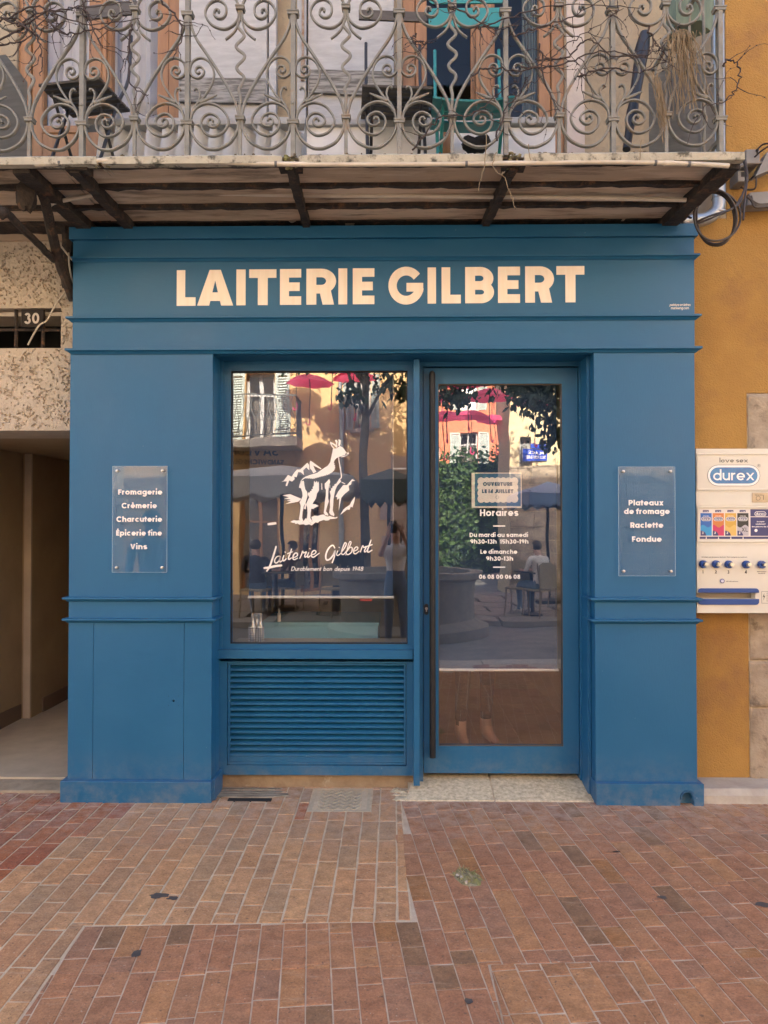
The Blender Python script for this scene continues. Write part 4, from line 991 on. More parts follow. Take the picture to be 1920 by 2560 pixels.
# door leaf
dz0, dz1 = Z(1932,YD), Z(921,YD)
kx0, kx1, kz0, kz1 = X(1096,YD,1410), X(1407,YD,1410), Z(1865,YD), Z(960,YD)
M = MB(); M.box(jx0,kx0,YD,YD+.055,dz0,dz1); M.box(kx1,jx1,YD,YD+.055,dz0,dz1); M.box(kx0,kx1,YD,YD+.055,kz1,dz1); M.box(kx0,kx1,YD,YD+.055,dz0,kz0)
door = M.build('door', BLUE_V, sf)
M = MB(); e = .005; yq = YD+.010
M.box(kx0,kx0+e,yq,yq+.012,kz0,kz1); M.box(kx1-e,kx1,yq,yq+.012,kz0,kz1); M.box(kx0+e,kx1-e,yq,yq+.012,kz1-e,kz1); M.box(kx0+e,kx1-e,yq,yq+.012,kz0,kz0+e); M.build('glazing_bead', mat('bronze_bead', (.10,.075,.05), rough=.5), door)
YDG = YD+.024
MB().box(kx0,kx1,YDG,YDG+.006,kz0,kz1).build('pane', GLASS, door)
hx0 = X(1081,YD-.06,1410); hz0, hz1 = Z(1893,YD-.06), Z(932,YD-.06); r = .0185
M = MB(); M.tube([(hx0,YD-.001,hz0+.055),(hx0,YD-.045,hz0+.045),(hx0,YD-.062,hz0+.018),(hx0,YD-.065,hz0)]*0+[(hx0,YD-.064,hz0),(hx0,YD-.064,hz0+.03),(hx0,YD-.064,hz1-.03),(hx0,YD-.060,hz1-.008),(hx0,YD-.04,hz1+.004)], [r*.95,r,r,r*.98,r*.7], 16)
hd = M.build('pull_handle', BLACKMETAL, door, smooth=True)
for zz in (hz0+.04, hz1-.02):
    M = MB(); M.tube([(hx0,YD-.06,zz),(hx0,YD+.001,zz)], .012, 12); M.build('handle_mount', BLACKMETAL, hd, smooth=True)
for zz in (hz0+.062, hz1-.062):
    M = MB(); M.lathe((hx0,YD-.064,zz),[(r+.0006,-.002),(r+.0006,.002)],16); M.build('handle_collar', BLACKMETAL, hd)
lx, lz = X(1066,YD,1523), Z(1523,YD)
M = MB(); M.prism([(lx+.013*cos(a)*1, lz+(.02 if sin(a) > 0 else -.02)+.013*sin(a)) for a in [2*pi*k/20 for k in range(20)]],'y',YD-.005,YD-.0002); lk = M.build('lock_escutcheon', BLACKMETAL, door)
M = MB(); M.lathe((lx,YD-.005,lz+.005),[(.0085,0),(.0085,.004),(.002,.0042)],12,'y'); M.box(lx-.0035,lx+.0035,YD-.0085,YD-.005,lz-.014,lz+.002); M.build('lock_cylinder', STEEL, lk)
# threshold
dst = thing('doorstep', 'two speckled pale stone slabs forming the doorstep below the shop door', 'doorstep', (.7,.1,0))
tx0, txm, tx1 = G(1012,1990).x, G(1232,1990).x, G(1487,1990).x
xm0 = G(1222,1935,.05).x
for a0,a1,b0,b1 in ((tx0,txm-.005,mx1-.02,xm0-.005),(txm+.005,tx1+.05,xm0+.005,RX0+.02)):
    M = MB(); M.add([(a0,.016,-.1),(a1,.016,-.1),(b1,.42,-.1),(b0,.42,-.1),(a0,.016,.004),(a1,.016,.004),(b1,.30,.052),(b0,.30,.052),(b1,.42,.052),(b0,.42,.052)],[(0,1,5,4),(4,5,6,7),(7,6,8,9),(0,4,7,9,3),(1,2,8,6,5),(2,3,9,8),(0,3,2,1)])
    M.build('slab', DOORSTONE, dst, bevel=.004)
MB().add([(tx0+.02,.03,-.05),(tx1,.03,-.05),(tx1,.30,-.05),(tx0+.02,.30,-.05),(tx0+.02,.03,.001),(tx1,.03,.001),(tx1,.30,.046),(tx0+.02,.30,.046)],[(0,1,5,4),(4,5,6,7),(0,4,7,3),(1,2,6,5),(2,3,7,6),(0,3,2,1)]).build('joint', MORTAR, dst)
# ---- decals on the display pane
YQ = .2152
k_ = .19289
def dm(p): q = P(640+p[0]*k_, 1060+p[1]*k_, YQ); return (q.x, q.z)
dec = []
def fill(ring, i): poly(M, ring, YQ-.0002-i*3e-5, YQ+.0006, dm)
def fur(pts, amp, n, seed):
    """zigzag hair along a line"""
    r_ = random.Random(seed); out = []
    pts = [V(p) for p in pts]; L = [(pts[i+1]-pts[i]).length for i in range(len(pts)-1)]; T = sum(L)
    for k in range(n):
        s = T*k/(n-1); i = 0
        while i < len(L)-1 and s > L[i]: s -= L[i]; i += 1
        d = (pts[i+1]-pts[i]).normalized(); q = pts[i]+d*min(s,L[i]); nn = V((-d.y,d.x))
        out.append(tuple(q+nn*(amp*r_.uniform(.6,1.2) if k%2 else -amp*.4)))
    return out
M = MB()
body = [(1000,312),(990,360),(975,430),(962,495),(930,540),(860,585),(790,635),(700,660),(640,682),(605,705),(578,740),(572,768),(590,735),(618,712),(650,700)]
body += fur([(660,704),(740,712),(800,695),(870,676),(940,655),(990,625),(1020,595),(1028,550),(1012,500)], -9, 40, 1)
body += [(1018,470),(1040,445),(1075,425),(1100,420),(1130,406),(1165,400),(1150,390),(1180,372),(1165,358),(1145,330),(1118,300),(1085,285),(1050,312),(1022,318)]
fill(body,0)
fill([(1100,425),(1132,412),(1168,408),(1198,395),(1204,380),(1196,366),(1180,374),(1170,392),(1196,392),(1186,410),(1150,424),(1110,432)],1)
fill([(960,226),(985,240),(1028,262),(1052,288),(1054,306),(1040,306),(1020,282),(990,262),(978,262),(990,284),(1012,306),(996,310),(975,285),(960,250)],2)
fill([(1022,212),(1040,202),(1058,222),(1052,262),(1056,292),(1044,280),(1036,240)],3)
fill([(1062,203),(1086,201),(1098,214),(1094,262),(1084,284),(1066,284),(1068,240),(1072,218)],4)
fill([(566,780),(588,742),(620,735),(628,800),(640,850),(663,880),(667,930),(648,1005),(620,1062),(604,1140),(598,1215),(612,1255),(600,1270),(580,1262),(556,1232),(570,1150),(580,1062),(565,1012),(590,972),(604,930),(598,880),(582,830),(556,826)],5)
fill([(752,735),(775,760),(785,735),(800,765),(812,742),(815,780),(816,862),(790,902),(778,962),(738,1022),(718,1082),(708,1150),(704,1220),(726,1252),(718,1288),(692,1272),(660,1238),(668,1150),(664,1080),(648,1042),(672,982),(690,950),(668,908),(682,884),(700,890),(700,868),(722,870),(716,848),(738,840),(734,815),(748,805)],6)
fill([(846,765),(856,770),(860,850),(848,850)],7)
fill([(890,772),(915,750),(940,722),(950,712),(962,750),(945,800),(938,870),(934,960),(944,1002),(924,1062),(906,1130),(936,1168),(932,1192),(918,1182),(898,1184),(878,1150),(888,1080),(894,1000),(905,930),(906,850),(893,832)],8)
fill([(1082,705),(1104,742),(1052,800),(1030,850),(1014,920),(1004,980),(1000,1050),(994,1120),(1016,1172),(1010,1198),(996,1186),(972,1182),(948,1150),(960,1080),(958,1000),(968,930),(955,872),(975,858),(970,835),(990,832),(992,806),(1012,805),(1018,780),(1040,775)],9)
fill([(952,785),(960,790),(962,826),(954,828)],10)
fill([(445,1268),(470,1255),(490,1245),(530,1252),(560,1246),(600,1272),(622,1250),(650,1216),(664,1245),(700,1282),(716,1290),(730,1255),(718,1205),(760,1188),(800,1192),(840,1178),(880,1172),(900,1192),(930,1200),(955,1192),(1000,1206),(1030,1212),(1058,1200),(1050,1220),(1020,1228),(960,1232),(940,1250),(900,1252),(880,1242),(820,1262),(800,1280),(770,1274),(722,1316),(690,1300),(640,1312),(620,1298),(560,1304),(540,1288),(510,1298),(505,1280),(480,1282)],11)
fill([(328,747),(360,735),(415,660),(462,682),(500,625),(532,590),(572,590),(625,540),(665,502),(690,530),(690,600),(652,562),(612,600),(622,662),(582,626),(546,622),(526,690),(496,682),(500,716),(466,746),(430,730),(402,806),(384,800),(400,742)],12)
fill([(696,500),(704,474),(730,490),(850,578),(838,586),(790,560),(742,538),(760,580),(782,618),(742,638),(722,600),(700,575)],13)
fill([(1110,750),(1158,772),(1150,780),(1108,758)],14)
fill([(1030,940),(1050,905),(1062,880),(1100,830),(1130,792),(1180,792),(1215,750),(1246,714),(1290,736),(1270,738),(1242,742),(1232,784),(1200,800),(1208,858),(1150,905),(1106,955),(1072,1122),(1080,960),(1050,985),(1052,950)],15)
fill([(1282,942),(1276,1000),(1250,1082),(1228,1070),(1212,1112),(1180,1108),(1092,1178),(1132,1110),(1165,1080),(1215,1050),(1240,1000)],16)
fill([(345,925),(440,908),(590,970),(545,1008),(470,1022),(384,1036),(455,1002),(400,994),(452,980),(365,966),(430,950)],17)
fill([(622,1098),(640,1012),(650,1050),(644,1105)],18)
fill([(722,1062),(736,1036),(770,1040),(812,1062),(770,1082),(742,1100),(716,1098)],19)
ribbon(M, cat([(1070,432),(1076,480),(1090,560),(1104,650),(1106,690),(1090,715)],4), 12, YQ-.0009, YQ+.0006, dm)
M.build('chamois_decal', WHITE_DECAL, frame)
M = MB()
EYE = MB()
# the script name
sc_ = [
 ([(262,1582),(240,1660),(208,1760),(176,1850),(136,1912)],19), ([(98,1868),(170,1860),(250,1842),(338,1832)],24), ([(150,1300),(262,1285)],26),
 ([(312,1712),(272,1720),(243,1760),(245,1794),(268,1800),(298,1770),(316,1722),(306,1770),(316,1788),(348,1762)],13),
 ([(362,1700),(348,1748),(354,1772),(374,1764),(394,1742)],14), ([(376,1664),(380,1656)],17),
 ([(462,1615),(442,1680),(420,1738),(430,1754),(462,1732)],14), ([(404,1682),(478,1654)],12),
 ([(482,1735),(530,1712),(536,1680),(512,1672),(486,1700),(478,1742),(498,1758),(542,1735)],13),
 ([(566,1745),(590,1690),(604,1650),(618,1670),(652,1660),(632,1705),(640,1726),(666,1705)],13),
 ([(684,1662),(668,1706),(676,1728),(708,1702)],13), ([(697,1622),(701,1614)],16),
 ([(716,1700),(766,1678),(776,1650),(750,1640),(724,1668),(718,1710),(744,1726),(790,1696),(824,1672)],13),
 ([(1022,1612),(1000,1574),(965,1586),(925,1640),(904,1710),(915,1760),(955,1752),(1000,1700),(1022,1650),(1012,1730),(985,1802)],17),
 ([(1062,1640),(1046,1680),(1054,1704),(1090,1684),(1145,1610),(1170,1556),(1152,1540),(1125,1600),(1108,1662),(1120,1692),(1150,1676),(1205,1600),(1232,1536),(1214,1526),(1190,1590),(1163,1704)],12), ([(1076,1604),(1080,1596)],16),
 ([(1172,1660),(1215,1602),(1246,1606),(1238,1660),(1192,1694),(1176,1680)],12),
 ([(1258,1656),(1308,1630),(1320,1602),(1296,1594),(1270,1625),(1266,1668),(1292,1682),(1340,1645)],13),
 ([(1352,1664),(1372,1600),(1386,1578),(1396,1600),(1430,1588),(1406,1640),(1414,1658),(1446,1632)],13),
 ([(1492,1500),(1465,1580),(1444,1640),(1458,1660),(1508,1632)],15), ([(1432,1588),(1512,1562)],12)]
for i, (pts, wd) in enumerate(sc_):
    if i == 14: M.build('script_decal', WHITE_DECAL, frame); M = MB()
    q = [(p.x,p.y) for p in cat(pts,5)]; n = len(q)
    tp = [.62+.5*sin(pi*(k+.5)/n)**.5 for k in range(n)]
    ribbon(M, q, wd*1.12, YQ-.0002-(i%9)*4e-5, YQ+.0006, dm, taper=tp)
M.build('script_decal', WHITE_DECAL, frame)
q0 = P(640+455*k_, 1060+1902*k_, YQ); q1 = P(640+1385*k_, 1060+1912*k_, YQ)
put_text(MB(), 'Durablement bon depuis 1948', q0.x, q0.z, .0255, YQ-.0003, w=.125, xh=.62, slant=.22, width=q1.x-q0.x, align='l', th=.0008, space=.5).build('tagline_decal', WHITE_DECAL, frame)
# ---- decals on the door pane
YR = YDG-.0005
def dtext(s, pxc, pyb, capx, pxw, w=.21, **k):
    q = P(pxc, pyb, YR); width = X(pxc+pxw/2,YR,pyb)-X(pxc-pxw/2,YR,pyb)
    put_text(MB(), s, q.x, q.z, capx*(D+YR)/F, YR-.0003, w=w, width=width, th=.0008, **k).build('opening_hours_decal', WHITE_DECAL, door)
dtext('Horaires', 1248, 1290, 16.5, 96)
dtext('Du mardi au samedi', 1247, 1342.5, 10.5, 146)
dtext('9h30-13h  15h30-19h', 1248.5, 1359, 10.5, 145)
dtext('Le dimanche', 1247, 1384.5, 10.5, 92)
dtext('9h30-13h', 1249, 1401.5, 10.5, 67)
dtext('06 08 00 06 08', 1249, 1447, 10.5, 103)
for py in (1315, 1418):
    M = MB(); q = P(1248,py,YR); M.box(q.x-.0365,q.x+.0365,YR-.0003,YR+.0006,q.z-.0035,q.z+.0035); M.build('rule_decal', WHITE_DECAL, door)
# ---- acrylic plaques
def plaque(px0, px1, py0, py1, lines, lab):
    Yp = -.022; x0, x1, z0, z1 = X(px0,Yp,1300), X(px1,Yp,1300), Z(py1,Yp), Z(py0,Yp)
    t = thing('acrylic_plaque', lab, 'plaque', ((x0+x1)/2,Yp,z0), 'clear plaques on the blue pillars')
    MB().box(x0,x1,Yp,Yp+.005,z0,z1).build('acrylic_sheet', ACRYL, t)
    ed = MB(); e = .0012
    ed.box(x0-e,x0-.0001,Yp-.0003,Yp+.0053,z0,z1); ed.box(x1+.0001,x1+e,Yp-.0003,Yp+.0053,z0,z1); ed.box(x0,x1,Yp-.0003,Yp+.0053,z0-e,z0-.0001); ed.box(x0,x1,Yp-.0003,Yp+.0053,z1+.0001,z1+e)
    ed.build('polished_edge', mat('pale_edge', (.42,.55,.66), rough=.3), t)
    for a in (x0+.026,x1-.026):
        for b in (z0+.026,z1-.026):
            M = MB(); M.lathe((a,.0,b),[(.0055,0),(.0055,-Yp-.0002)],12,'y',cap=False); M.lathe((a,Yp-.0002,b),[(.0085,0),(.0085,.006),(.006,.0075)],14,'y'); M.build('standoff', STEEL, t, smooth=True)
    for (s, pxc, pyb, cap, pw) in lines:
        q = P(pxc,pyb,Yp); put_text(MB(), s, q.x, q.z, cap*(D+Yp)/F, Yp-.0008, w=.225, width=X(pxc+pw/2,Yp,1300)-X(pxc-pw/2,Yp,1300), th=.0007).build('text_line', WHITE_DECAL, t)
plaque(281,417,1165,1431,[('Fromagerie',350.5,1236.5,13.2,110),('Crèmerie',348,1270.5,13.2,88),('Charcuterie',348,1304.5,13.2,114),('Épicerie fine',347.5,1339,13.2,114),('Vins',347,1373,13.2,42)],'clear plaque listing five products in white, on the pillar with the hatch')
plaque(1547,1688,1168,1439,[('Plateaux',1615,1263.5,13.5,87),('de fromage',1617,1285,13.5,114),('Raclette',1617,1319.5,13.5,82),('Fondue',1617,1354.5,13.5,74)],'clear plaque listing cheese platters in white, on the pillar next to the vending machine')
# ================================================================ inside the shop
INW = mat('interior_wall', (.46,.39,.28), (.40,.335,.235), scale=2, rough=.8)
TILE = mat('terracotta_floor_tile', (.50,.33,.21), (.42,.265,.165), scale=4, rough=.45)
room = empty('shop_room', (0,2,0)); room['kind'] = 'structure'
a0, a1 = LX1-.3, RX0+.2
M = MB(); M.box(a0-.1,a0,.605,3.6,-.1,2.9); M.box(a1,a1+.1,.605,3.6,-.1,2.9); M.box(a0-.1,a1+.1,3.6,3.7,-.1,2.9); M.build('room_wall', INW, room)
MB().box(a0-.1,a1+.1,.605,3.7,2.9,3.0).build('room_ceiling', INW, room)
MB().box(a0-.1,a1+.1,.605,3.6,-.1,.030).build('room_floor_base', MORTAR, room)
MB().box(LX1,RX0,.421,.604,-.1,.030).build('room_floor_base', MORTAR, room)
for i in range(6):
    for j in range(8):
        x = .0+i*.30; y = .34+j*.30
        if y < .42: y0 = .43
        else: y0 = y
        MB().box(x+.003,x+.297,y0+.003,y+.297,.0305,.038+.001*random.random()).build('floor_tile', TILE, room)
# roller blinds
NAVYB = mat('navy_blind_cloth', (.015,.040,.092), (.018,.046,.104), scale=60, rough=.85)
def blind(x0, x1, zb, zt, y, name, lab, chain):
    t = thing('roller_blind', lab, 'blind', ((x0+x1)/2,y,zt), 'navy blinds behind the shop glass')
    MB().box(x0,x1,y,y+.001,zb,zt).build('cloth', NAVYB, t)
    M = MB(); M.tube([(x0-.006,y-.001,zb),(x1+.006,y-.001,zb)], .0085, 10); M.build('hem_bar', mat('white_hem_bar', (.74,.71,.62), rough=.4), t, smooth=True)
    M = MB(); M.tube([(x0,y+.02,zt),(x1,y+.02,zt)], .022, 10); M.build('roller', STEEL, t, smooth=True)
    if chain:
        M = MB(); zz = chain[1]; 
        M.tube([(chain[0],y-.012,zz),(chain[0],y-.012,zt)], .0022, 6); M.build('bead_chain', mat('chain_white', (.6,.58,.52), rough=.5), t)
bz = Z(1493,.29)
blind(X(623,.29,1400),X(982,.29,1400),bz,gz1+.05,.29,'b','navy roller blind with white hem bar behind the chamois window',(X(983,.27,1200),Z(1310,.27)))
blind(kx0-.01,X(1393,.33,1600),Z(1674,.33),kz1+.04,.33,'b','navy roller blind with white hem bar behind the glass door',None)
M = MB(); x0, x1 = X(983,.26,1171), gx1; M.box(x0,x1,.262,.268,Z(1173,.26),Z(1169.5,.26)); tag(M.build('shelf_edge', mat('white_shelf', (.7,.68,.62), rough=.5)), 'short white shelf edge behind the window beside the bead chain', 'shelf')
ct = thing('shop_counter', 'pale blue counter front low behind the display window', 'counter', (-.3,.75,.03))
cx0, cx1 = X(655,.62,1580), X(945,.62,1580)
CNT = mat('counter_blue', (.16,.40,.54), (.18,.43,.57), scale=3, rough=.35)
MB().box(cx0,cx1,.62,1.2,.03,Z(1556,.62)-.02).build('counter_front', CNT, ct, bevel=.003)
MB().box(cx0-.01,cx1+.01,.61,1.22,Z(1556,.62)-.0195,Z(1556,.62)).build('countertop', mat('counter_top', (.20,.46,.60), rough=.25), ct, bevel=.003)
# window shelf with bottles
zsh = Z(1609,.34)
MB_ = MB().box(gx0-.02,gx1+.02,.31,.55,zsh-.03,zsh).build('window_shelf', INW); tag(MB_, 'plain beige display shelf along the bottom of the shop window', 'shelf')
CLEARB = glass_mat('bottle_glass', .30, tint=(.9,.95,1)); PATT = mat('dotted_print', (.60,.60,.62), rough=.3)
bl = [(632,.36,'clear dotted carafe nearest the window corner'),(642,.40,'clear dotted carafe between the two others'),(651,.36,'clear dotted carafe nearest the blue counter')]
for k, (px, y, lab) in enumerate(bl):
    x = X(px,y,1580); hgt = Z(1534,y)-zsh; r = .026; t = thing('glass_carafe', lab, 'carafe', (x,y,zsh), 'dotted carafes in the shop window')
    MB().lathe((x,y,zsh),[(r*.9,0),(r,.01),(r*.95,hgt*.55),(r*.55,hgt*.75),(r*.5,hgt*.9),(r*.62,hgt)],14).build('body', CLEARB, t, smooth=True)
    M = MB()
    for i in range(5):
        for j in range(7):
            a = -pi/2+(i-2)*.55; M.box(x+r*1.01*cos(a)-.0022,x+r*1.01*cos(a)+.0022,y+r*1.01*sin(a)-.001,y+r*1.01*sin(a)+.001,zsh+.012+j*hgt*.075,zsh+.012+j*hgt*.075+.006)
    M.build('printed_dots', PATT, t)
    MB().lathe((x,y,zsh+.004),[(r*.8,0),(r*.8,hgt*.5)],10).build('dark_content', mat('dark_content', (.03,.035,.05), rough=.4), t)
x = X(685,.45,1550); zz = Z(1557,.62)
t = thing('white_bottle', 'tiny white pump bottle on the edge of the blue counter', 'bottle', (x,.66,zz))
MB().lathe((x,.66,zz),[(.012,0),(.012,.055),(.006,.062),(.006,.075),(.009,.078),(.004,.09)],12).build('bottle_body', mat('white_plastic', (.75,.74,.72), rough=.35), t, smooth=True)
t = thing('red_tag', 'red price tag hanging below the window blind bar', 'tag', (X(915,.30,1500),.30,Z(1500,.30)))
MB().box(X(900,.30,1500),X(930,.30,1500),.30,.302,Z(1503,.30),Z(1496,.30)).build('card', mat('red_card', (.55,.05,.03), rough=.5), t)
# poster behind the door glass
Yp = YDG+.012; fx = lambda a: X(a,Yp,1225); fz = lambda b: Z(b,Yp)
po = thing('opening_poster', 'blue poster with a scalloped cream panel announcing the opening, on the door glass', 'poster', (fx(1242),Yp,fz(1270)))
MB().box(fx(1179),fx(1304),Yp,Yp+.001,fz(1270),fz(1182)).build('sheet', mat('poster_cream', (.80,.72,.60), rough=.6), po)
MB().box(fx(1187),fx(1302),Yp-.0006,Yp-.0001,fz(1265.5),fz(1184)).build('blue_field', mat('poster_blue', (.03,.125,.24), rough=.6), po)
ring = []; xa, xb, za, zb2 = fx(1196), fx(1293), fz(1254.5), fz(1196)
def scal(p, q, n, out):
    r_ = []
    for k in range(n*6):
        t_ = k/(n*6); b_ = abs(sin(pi*n*t_))*.006; r_.append((p[0]+(q[0]-p[0])*t_+out[0]*b_, p[1]+(q[1]-p[1])*t_+out[1]*b_))
    return r_
ring = scal((xa,za),(xb,za),7,(0,-1))+scal((xb,za),(xb,zb2),4,(1,0))+scal((xb,zb2),(xa,zb2),7,(0,1))+scal((xa,zb2),(xa,za),4,(-1,0))
MB().prism(ring,'y',Yp-.0012,Yp-.0007).build('scalloped_panel', mat('poster_panel', (.82,.76,.66), rough=.6), po)
DB = mat('poster_ink', (.02,.07,.15), rough=.6)
for s, py, wpx in (('OUVERTURE',1215,72),('LE 14 JUILLET',1233,77)):
    put_text(MB(), s, fx(1244), fz(py), 9.5*(D+Yp)/F, Yp-.0014, w=.31, width=fx(wpx)-fx(0), th=.0003).build('poster_text', DB, po)
M = MB(); ribbon(M, arc(0,0,.0095,.0095,0,360,18), .0012, Yp-.0016, Yp-.0013, lambda p: (fx(1243)+p.x, fz(1243.5)+p.y), closed=True); M.build('round_logo', DB, po)
# ================================================================ balcony
YE = -.75; D_E = D+YE                     # front lip of the slab
bz0 = ZS; bz1 = Z(382,YE)
bxr = X(1863,YE,395)
bal = thing('balcony', 'stained stone balcony on dark iron beams over the blue shopfront', 'balcony', (0,-.3,bz0))
rs = random.Random(12)
bl_ = -4.4
segs = [(bl_,X(240,YE,390)),(X(252,YE,390),X(704,YE,390)),(X(746,YE,390),X(1257,YE,390)),(X(1312,YE,390),bxr)]
for i, (a, b) in enumerate(segs):
    # lip stones with a worn, uneven arris
    M = MB(); n = max(6,int((b-a)/.05)); vs = []; zb_ = Z(404,YE)
    for k in range(n+1):
        x = a+(b-a)*k/n; e = .006*noise.noise(V((x*9,1,2)))+.004*noise.noise(V((x*31,4,2)))
        if k in (0,n) and i in (1,2): e -= .012
        vs += [(x,YE+.004-e*.5,zb_-e*.5),(x,YE-e*.4,bz1-.010+e*.3),(x,YE+.012,bz1+e*.5),(x,YE+.30,bz1+.002)]
    fs = [(4*k+j,4*k+4+j,4*k+5+j,4*k+1+j) for k in range(n) for j in range(3)]+[(0,1,2,3),(4*n+3,4*n+2,4*n+1,4*n)]
    vs += []; M.add(vs, fs); M.add([(a,YE+.004,zb_),(b,YE+.004,zb_),(b,YE+.045,zb_),(a,YE+.045,zb_)],[(0,1,2,3)])
    M.build('lip_stone', SLABEDGE, bal, smooth=True)
# soffit slabs between the rails (their joints recessed)
rails = [(Z(410,-.86),-.80,.09),(None,-.50,.055),(None,-.20,.055),(None,.06,.05)]
ycuts = [-.735,-.47,-.22,.03,.188]
for j in range(4):
    ya, yb = ycuts[j]+.004, ycuts[j+1]-.004
    xcuts = [bl_,-3.0,X(225,-.3,480),X(745,-.3,480),X(1240,-.3,480),bxr-.0]
    for i in range(5):
        M = MB(); a, b = xcuts[i]+.003, xcuts[i+1]-.003
        zz = bz0+.022+rs.uniform(-.003,.003); nx = 14; ny = 5; vs = []
        for v in range(ny+1):
            for u in range(nx+1):
                x = a+(b-a)*u/nx; y = ya+(yb-ya)*v/ny; vs.append((x,y,zz+.004*noise.noise(V((x*6,y*6,i)))))
        M.add(vs, [(v*(nx+1)+u,(v+1)*(nx+1)+u,(v+1)*(nx+1)+u+1,v*(nx+1)+u+1) for v in range(ny) for u in range(nx)])
        M.build('soffit_slab', SOFFIT, bal, smooth=True)
MB().box(bl_,bxr,YE+.05,.188,bz0+.034,bz1-.003).build('floor_slab', SLABEDGE, bal)
MB().box(bxr-.02,bxr,YE+.02,.188,bz0+.0,bz1-.002).build('end_stone', SOFFIT, bal)
def rough_bar(a, b, wd, ht, seed):
    M = MB(); a, b = V(a), V(b); n = max(5,int((b-a).length/.04)); t = (b-a).normalized(); s = t.cross(V((0,0,1))).normalized(); vs = []
    for k in range(n+1):
        p = a+(b-a)*k/n; e = .006*noise.noise(p*14+V((seed,0,0))); w_ = wd/2+e; h_ = ht+e*1.3
        vs += [p-s*w_-V((0,0,h_)), p+s*w_-V((0,0,h_)), p+s*w_, p-s*w_]
    M.add(vs, [(4*k+j,4*k+(j+1)%4,4*k+4+(j+1)%4,4*k+4+j) for k in range(n) for j in range(4)]+[(0,3,2,1),(4*n,4*n+1,4*n+2,4*n+3)])
    return M
zr = bz0+.026
rough_bar((bl_,-.695,zr),(bxr-.02,-.695,zr),.04,.026,1).build('front_rail', RUST, bal)
rough_bar((bl_,-.464,zr),(bxr-.06,-.464,zr),.034,.026,2).build('rail', RUST, bal)
rough_bar((bl_,-.215,zr),(bxr-.06,-.215,zr),.036,.024,3).build('rail', RUST, bal)
rough_bar((bl_,.09,zr),(bxr-.06,.09,zr),.20,.010,4).build('rear_rail', RUST, bal)
def joist(p0, p1, wd, lab='joist'):
    a, b = P(*p0), P(*p1)
    return rough_bar((a.x,-.70,zr-.004),(b.x+(b.x-a.x)*.15,.14,zr-.004),wd,.050,a.x).build(lab, RUST, bal)
joist((192,428,-.67),(322,562,-.02),.050); joist((728,428,-.67),(766,568,-.02),.040); joist((1282,428,-.67),(1213,562,-.02),.042); joist((1822,420,-.67),(1672,560,-.02),.085)
joist((60,440,-.67),(210,560,-.02),.085)
for px in (200,728,1282):
    q = P(px,428,-.67); rough_bar((q.x-.055,-.68,zr-.012),(q.x+.055,-.68,zr-.012),.07,.030,px).build('bearing_plate', RUST, bal)
# wall brackets on the passage side: strut, stay and scroll end
br = thing('iron_bracket', 'forked rusty iron strut under the balcony by the number plate', 'bracket', (X(150,0,600),.1,2.4))
p_w = P(184,748,.10); p_t = P(112,500,-.42)
pts = cat([p_w, P(150,660,-.05), P(125,560,-.28), p_t, P(92,470,-.5)],6)
M = MB(); M.tube([p+V((.004*noise.noise(p*20),0,.004*noise.noise(p*23))) for p in pts], [.030-.006*k/len(pts) for k in range(len(pts))], 8); M.build('strut', RUST, br, smooth=True)
M = MB(); a = P(10,525,-.62); b = P(135,650,-.08); pts = [a.lerp(b,k/16) for k in range(17)]; M.tube([p+V((.005*noise.noise(p*19),0,.006*noise.noise(p*27))) for p in pts], .019, 8); M.build('stay_rod', RUST, br, smooth=True)
M = MB(); q = P(5,532,-.63); M.blob(q,.035,.035,.03,10,7,.4,2); M.build('stay_eye', RUST, br, smooth=True)
M = MB(); q = P(66,490,-.5); M.blob(q,.052,.05,.082,14,9,.3,5); M.build('scroll_end', RUST, br, smooth=True)
M = MB(); a = P(170,560,.08); b = P(168,720,.12); M.tube([a,a.lerp(b,.3)+V((.008,0,0)),a.lerp(b,.7)-V((.006,0,0)),b],[.045,.04,.045,.03],8); M.build('wall_plate', RUST, br, smooth=True)
# ================================================================ wrought iron railing
YRL = -.715
PER = (X(1794,YRL,250)-X(201,YRL,250))/6
c0 = X(733,YRL,250)
ral = thing('balcony_railing', 'grey wrought iron balcony railing of scrolls, hearts and wavy bars', 'railing', (c0,YRL,bz1))
def rp(dx, py): q = P(733+dx, py, YRL); return q
base_y = 372
def mkline(pts, fl, name, sign, n=7, r=None, mid=False, rep=None):
    M = MB(); q = cat([rp(sign*a, b) for a, b in pts], n)
    M.tube(q, r or 1.04, flat=fl, n=8); return M
protos = {}
BARW_ = (.0052,.0095)
SHAPES = {
 'base_hoop': ([(128,296),(125,325),(108,354),(82,369),(66,372),(46,369),(24,352),(10,328),(7,306)], (.0058,.011)),
 'base_scroll': ([(8,300),(13,280),(28,264),(54,257),(82,267),(101,292),(101,312),(86,332),(60,339),(40,326),(34,304),(43,288),(58,283),(74,290),(80,303),(72,314),(60,316),(51,309),(52,299),(60,296),(64,302)], (.0050,.0095)),
 'lyre_scroll': ([(34,250),(45,235),(61,208),(66,180),(54,153),(32,143),(12,153),(6,174),(11,188),(25,194),(38,187),(41,175),(34,166),(24,167),(20,176),(26,182),(31,178)], (.0046,.0085)),
 'diagonal_bar': ([(5,36),(8,60),(22,95),(47,132),(75,174),(100,215),(119,252),(126,276),(129,292)], (.0062,.010)),
 'leaf_stem': ([(8,296),(14,275),(24,258),(35,249)], (.0050,.009)),
 'leaf_curl': ([(24,260),(30,244),(31,232),(27,222),(20,219),(18,224)], (.0044,.008)),
}
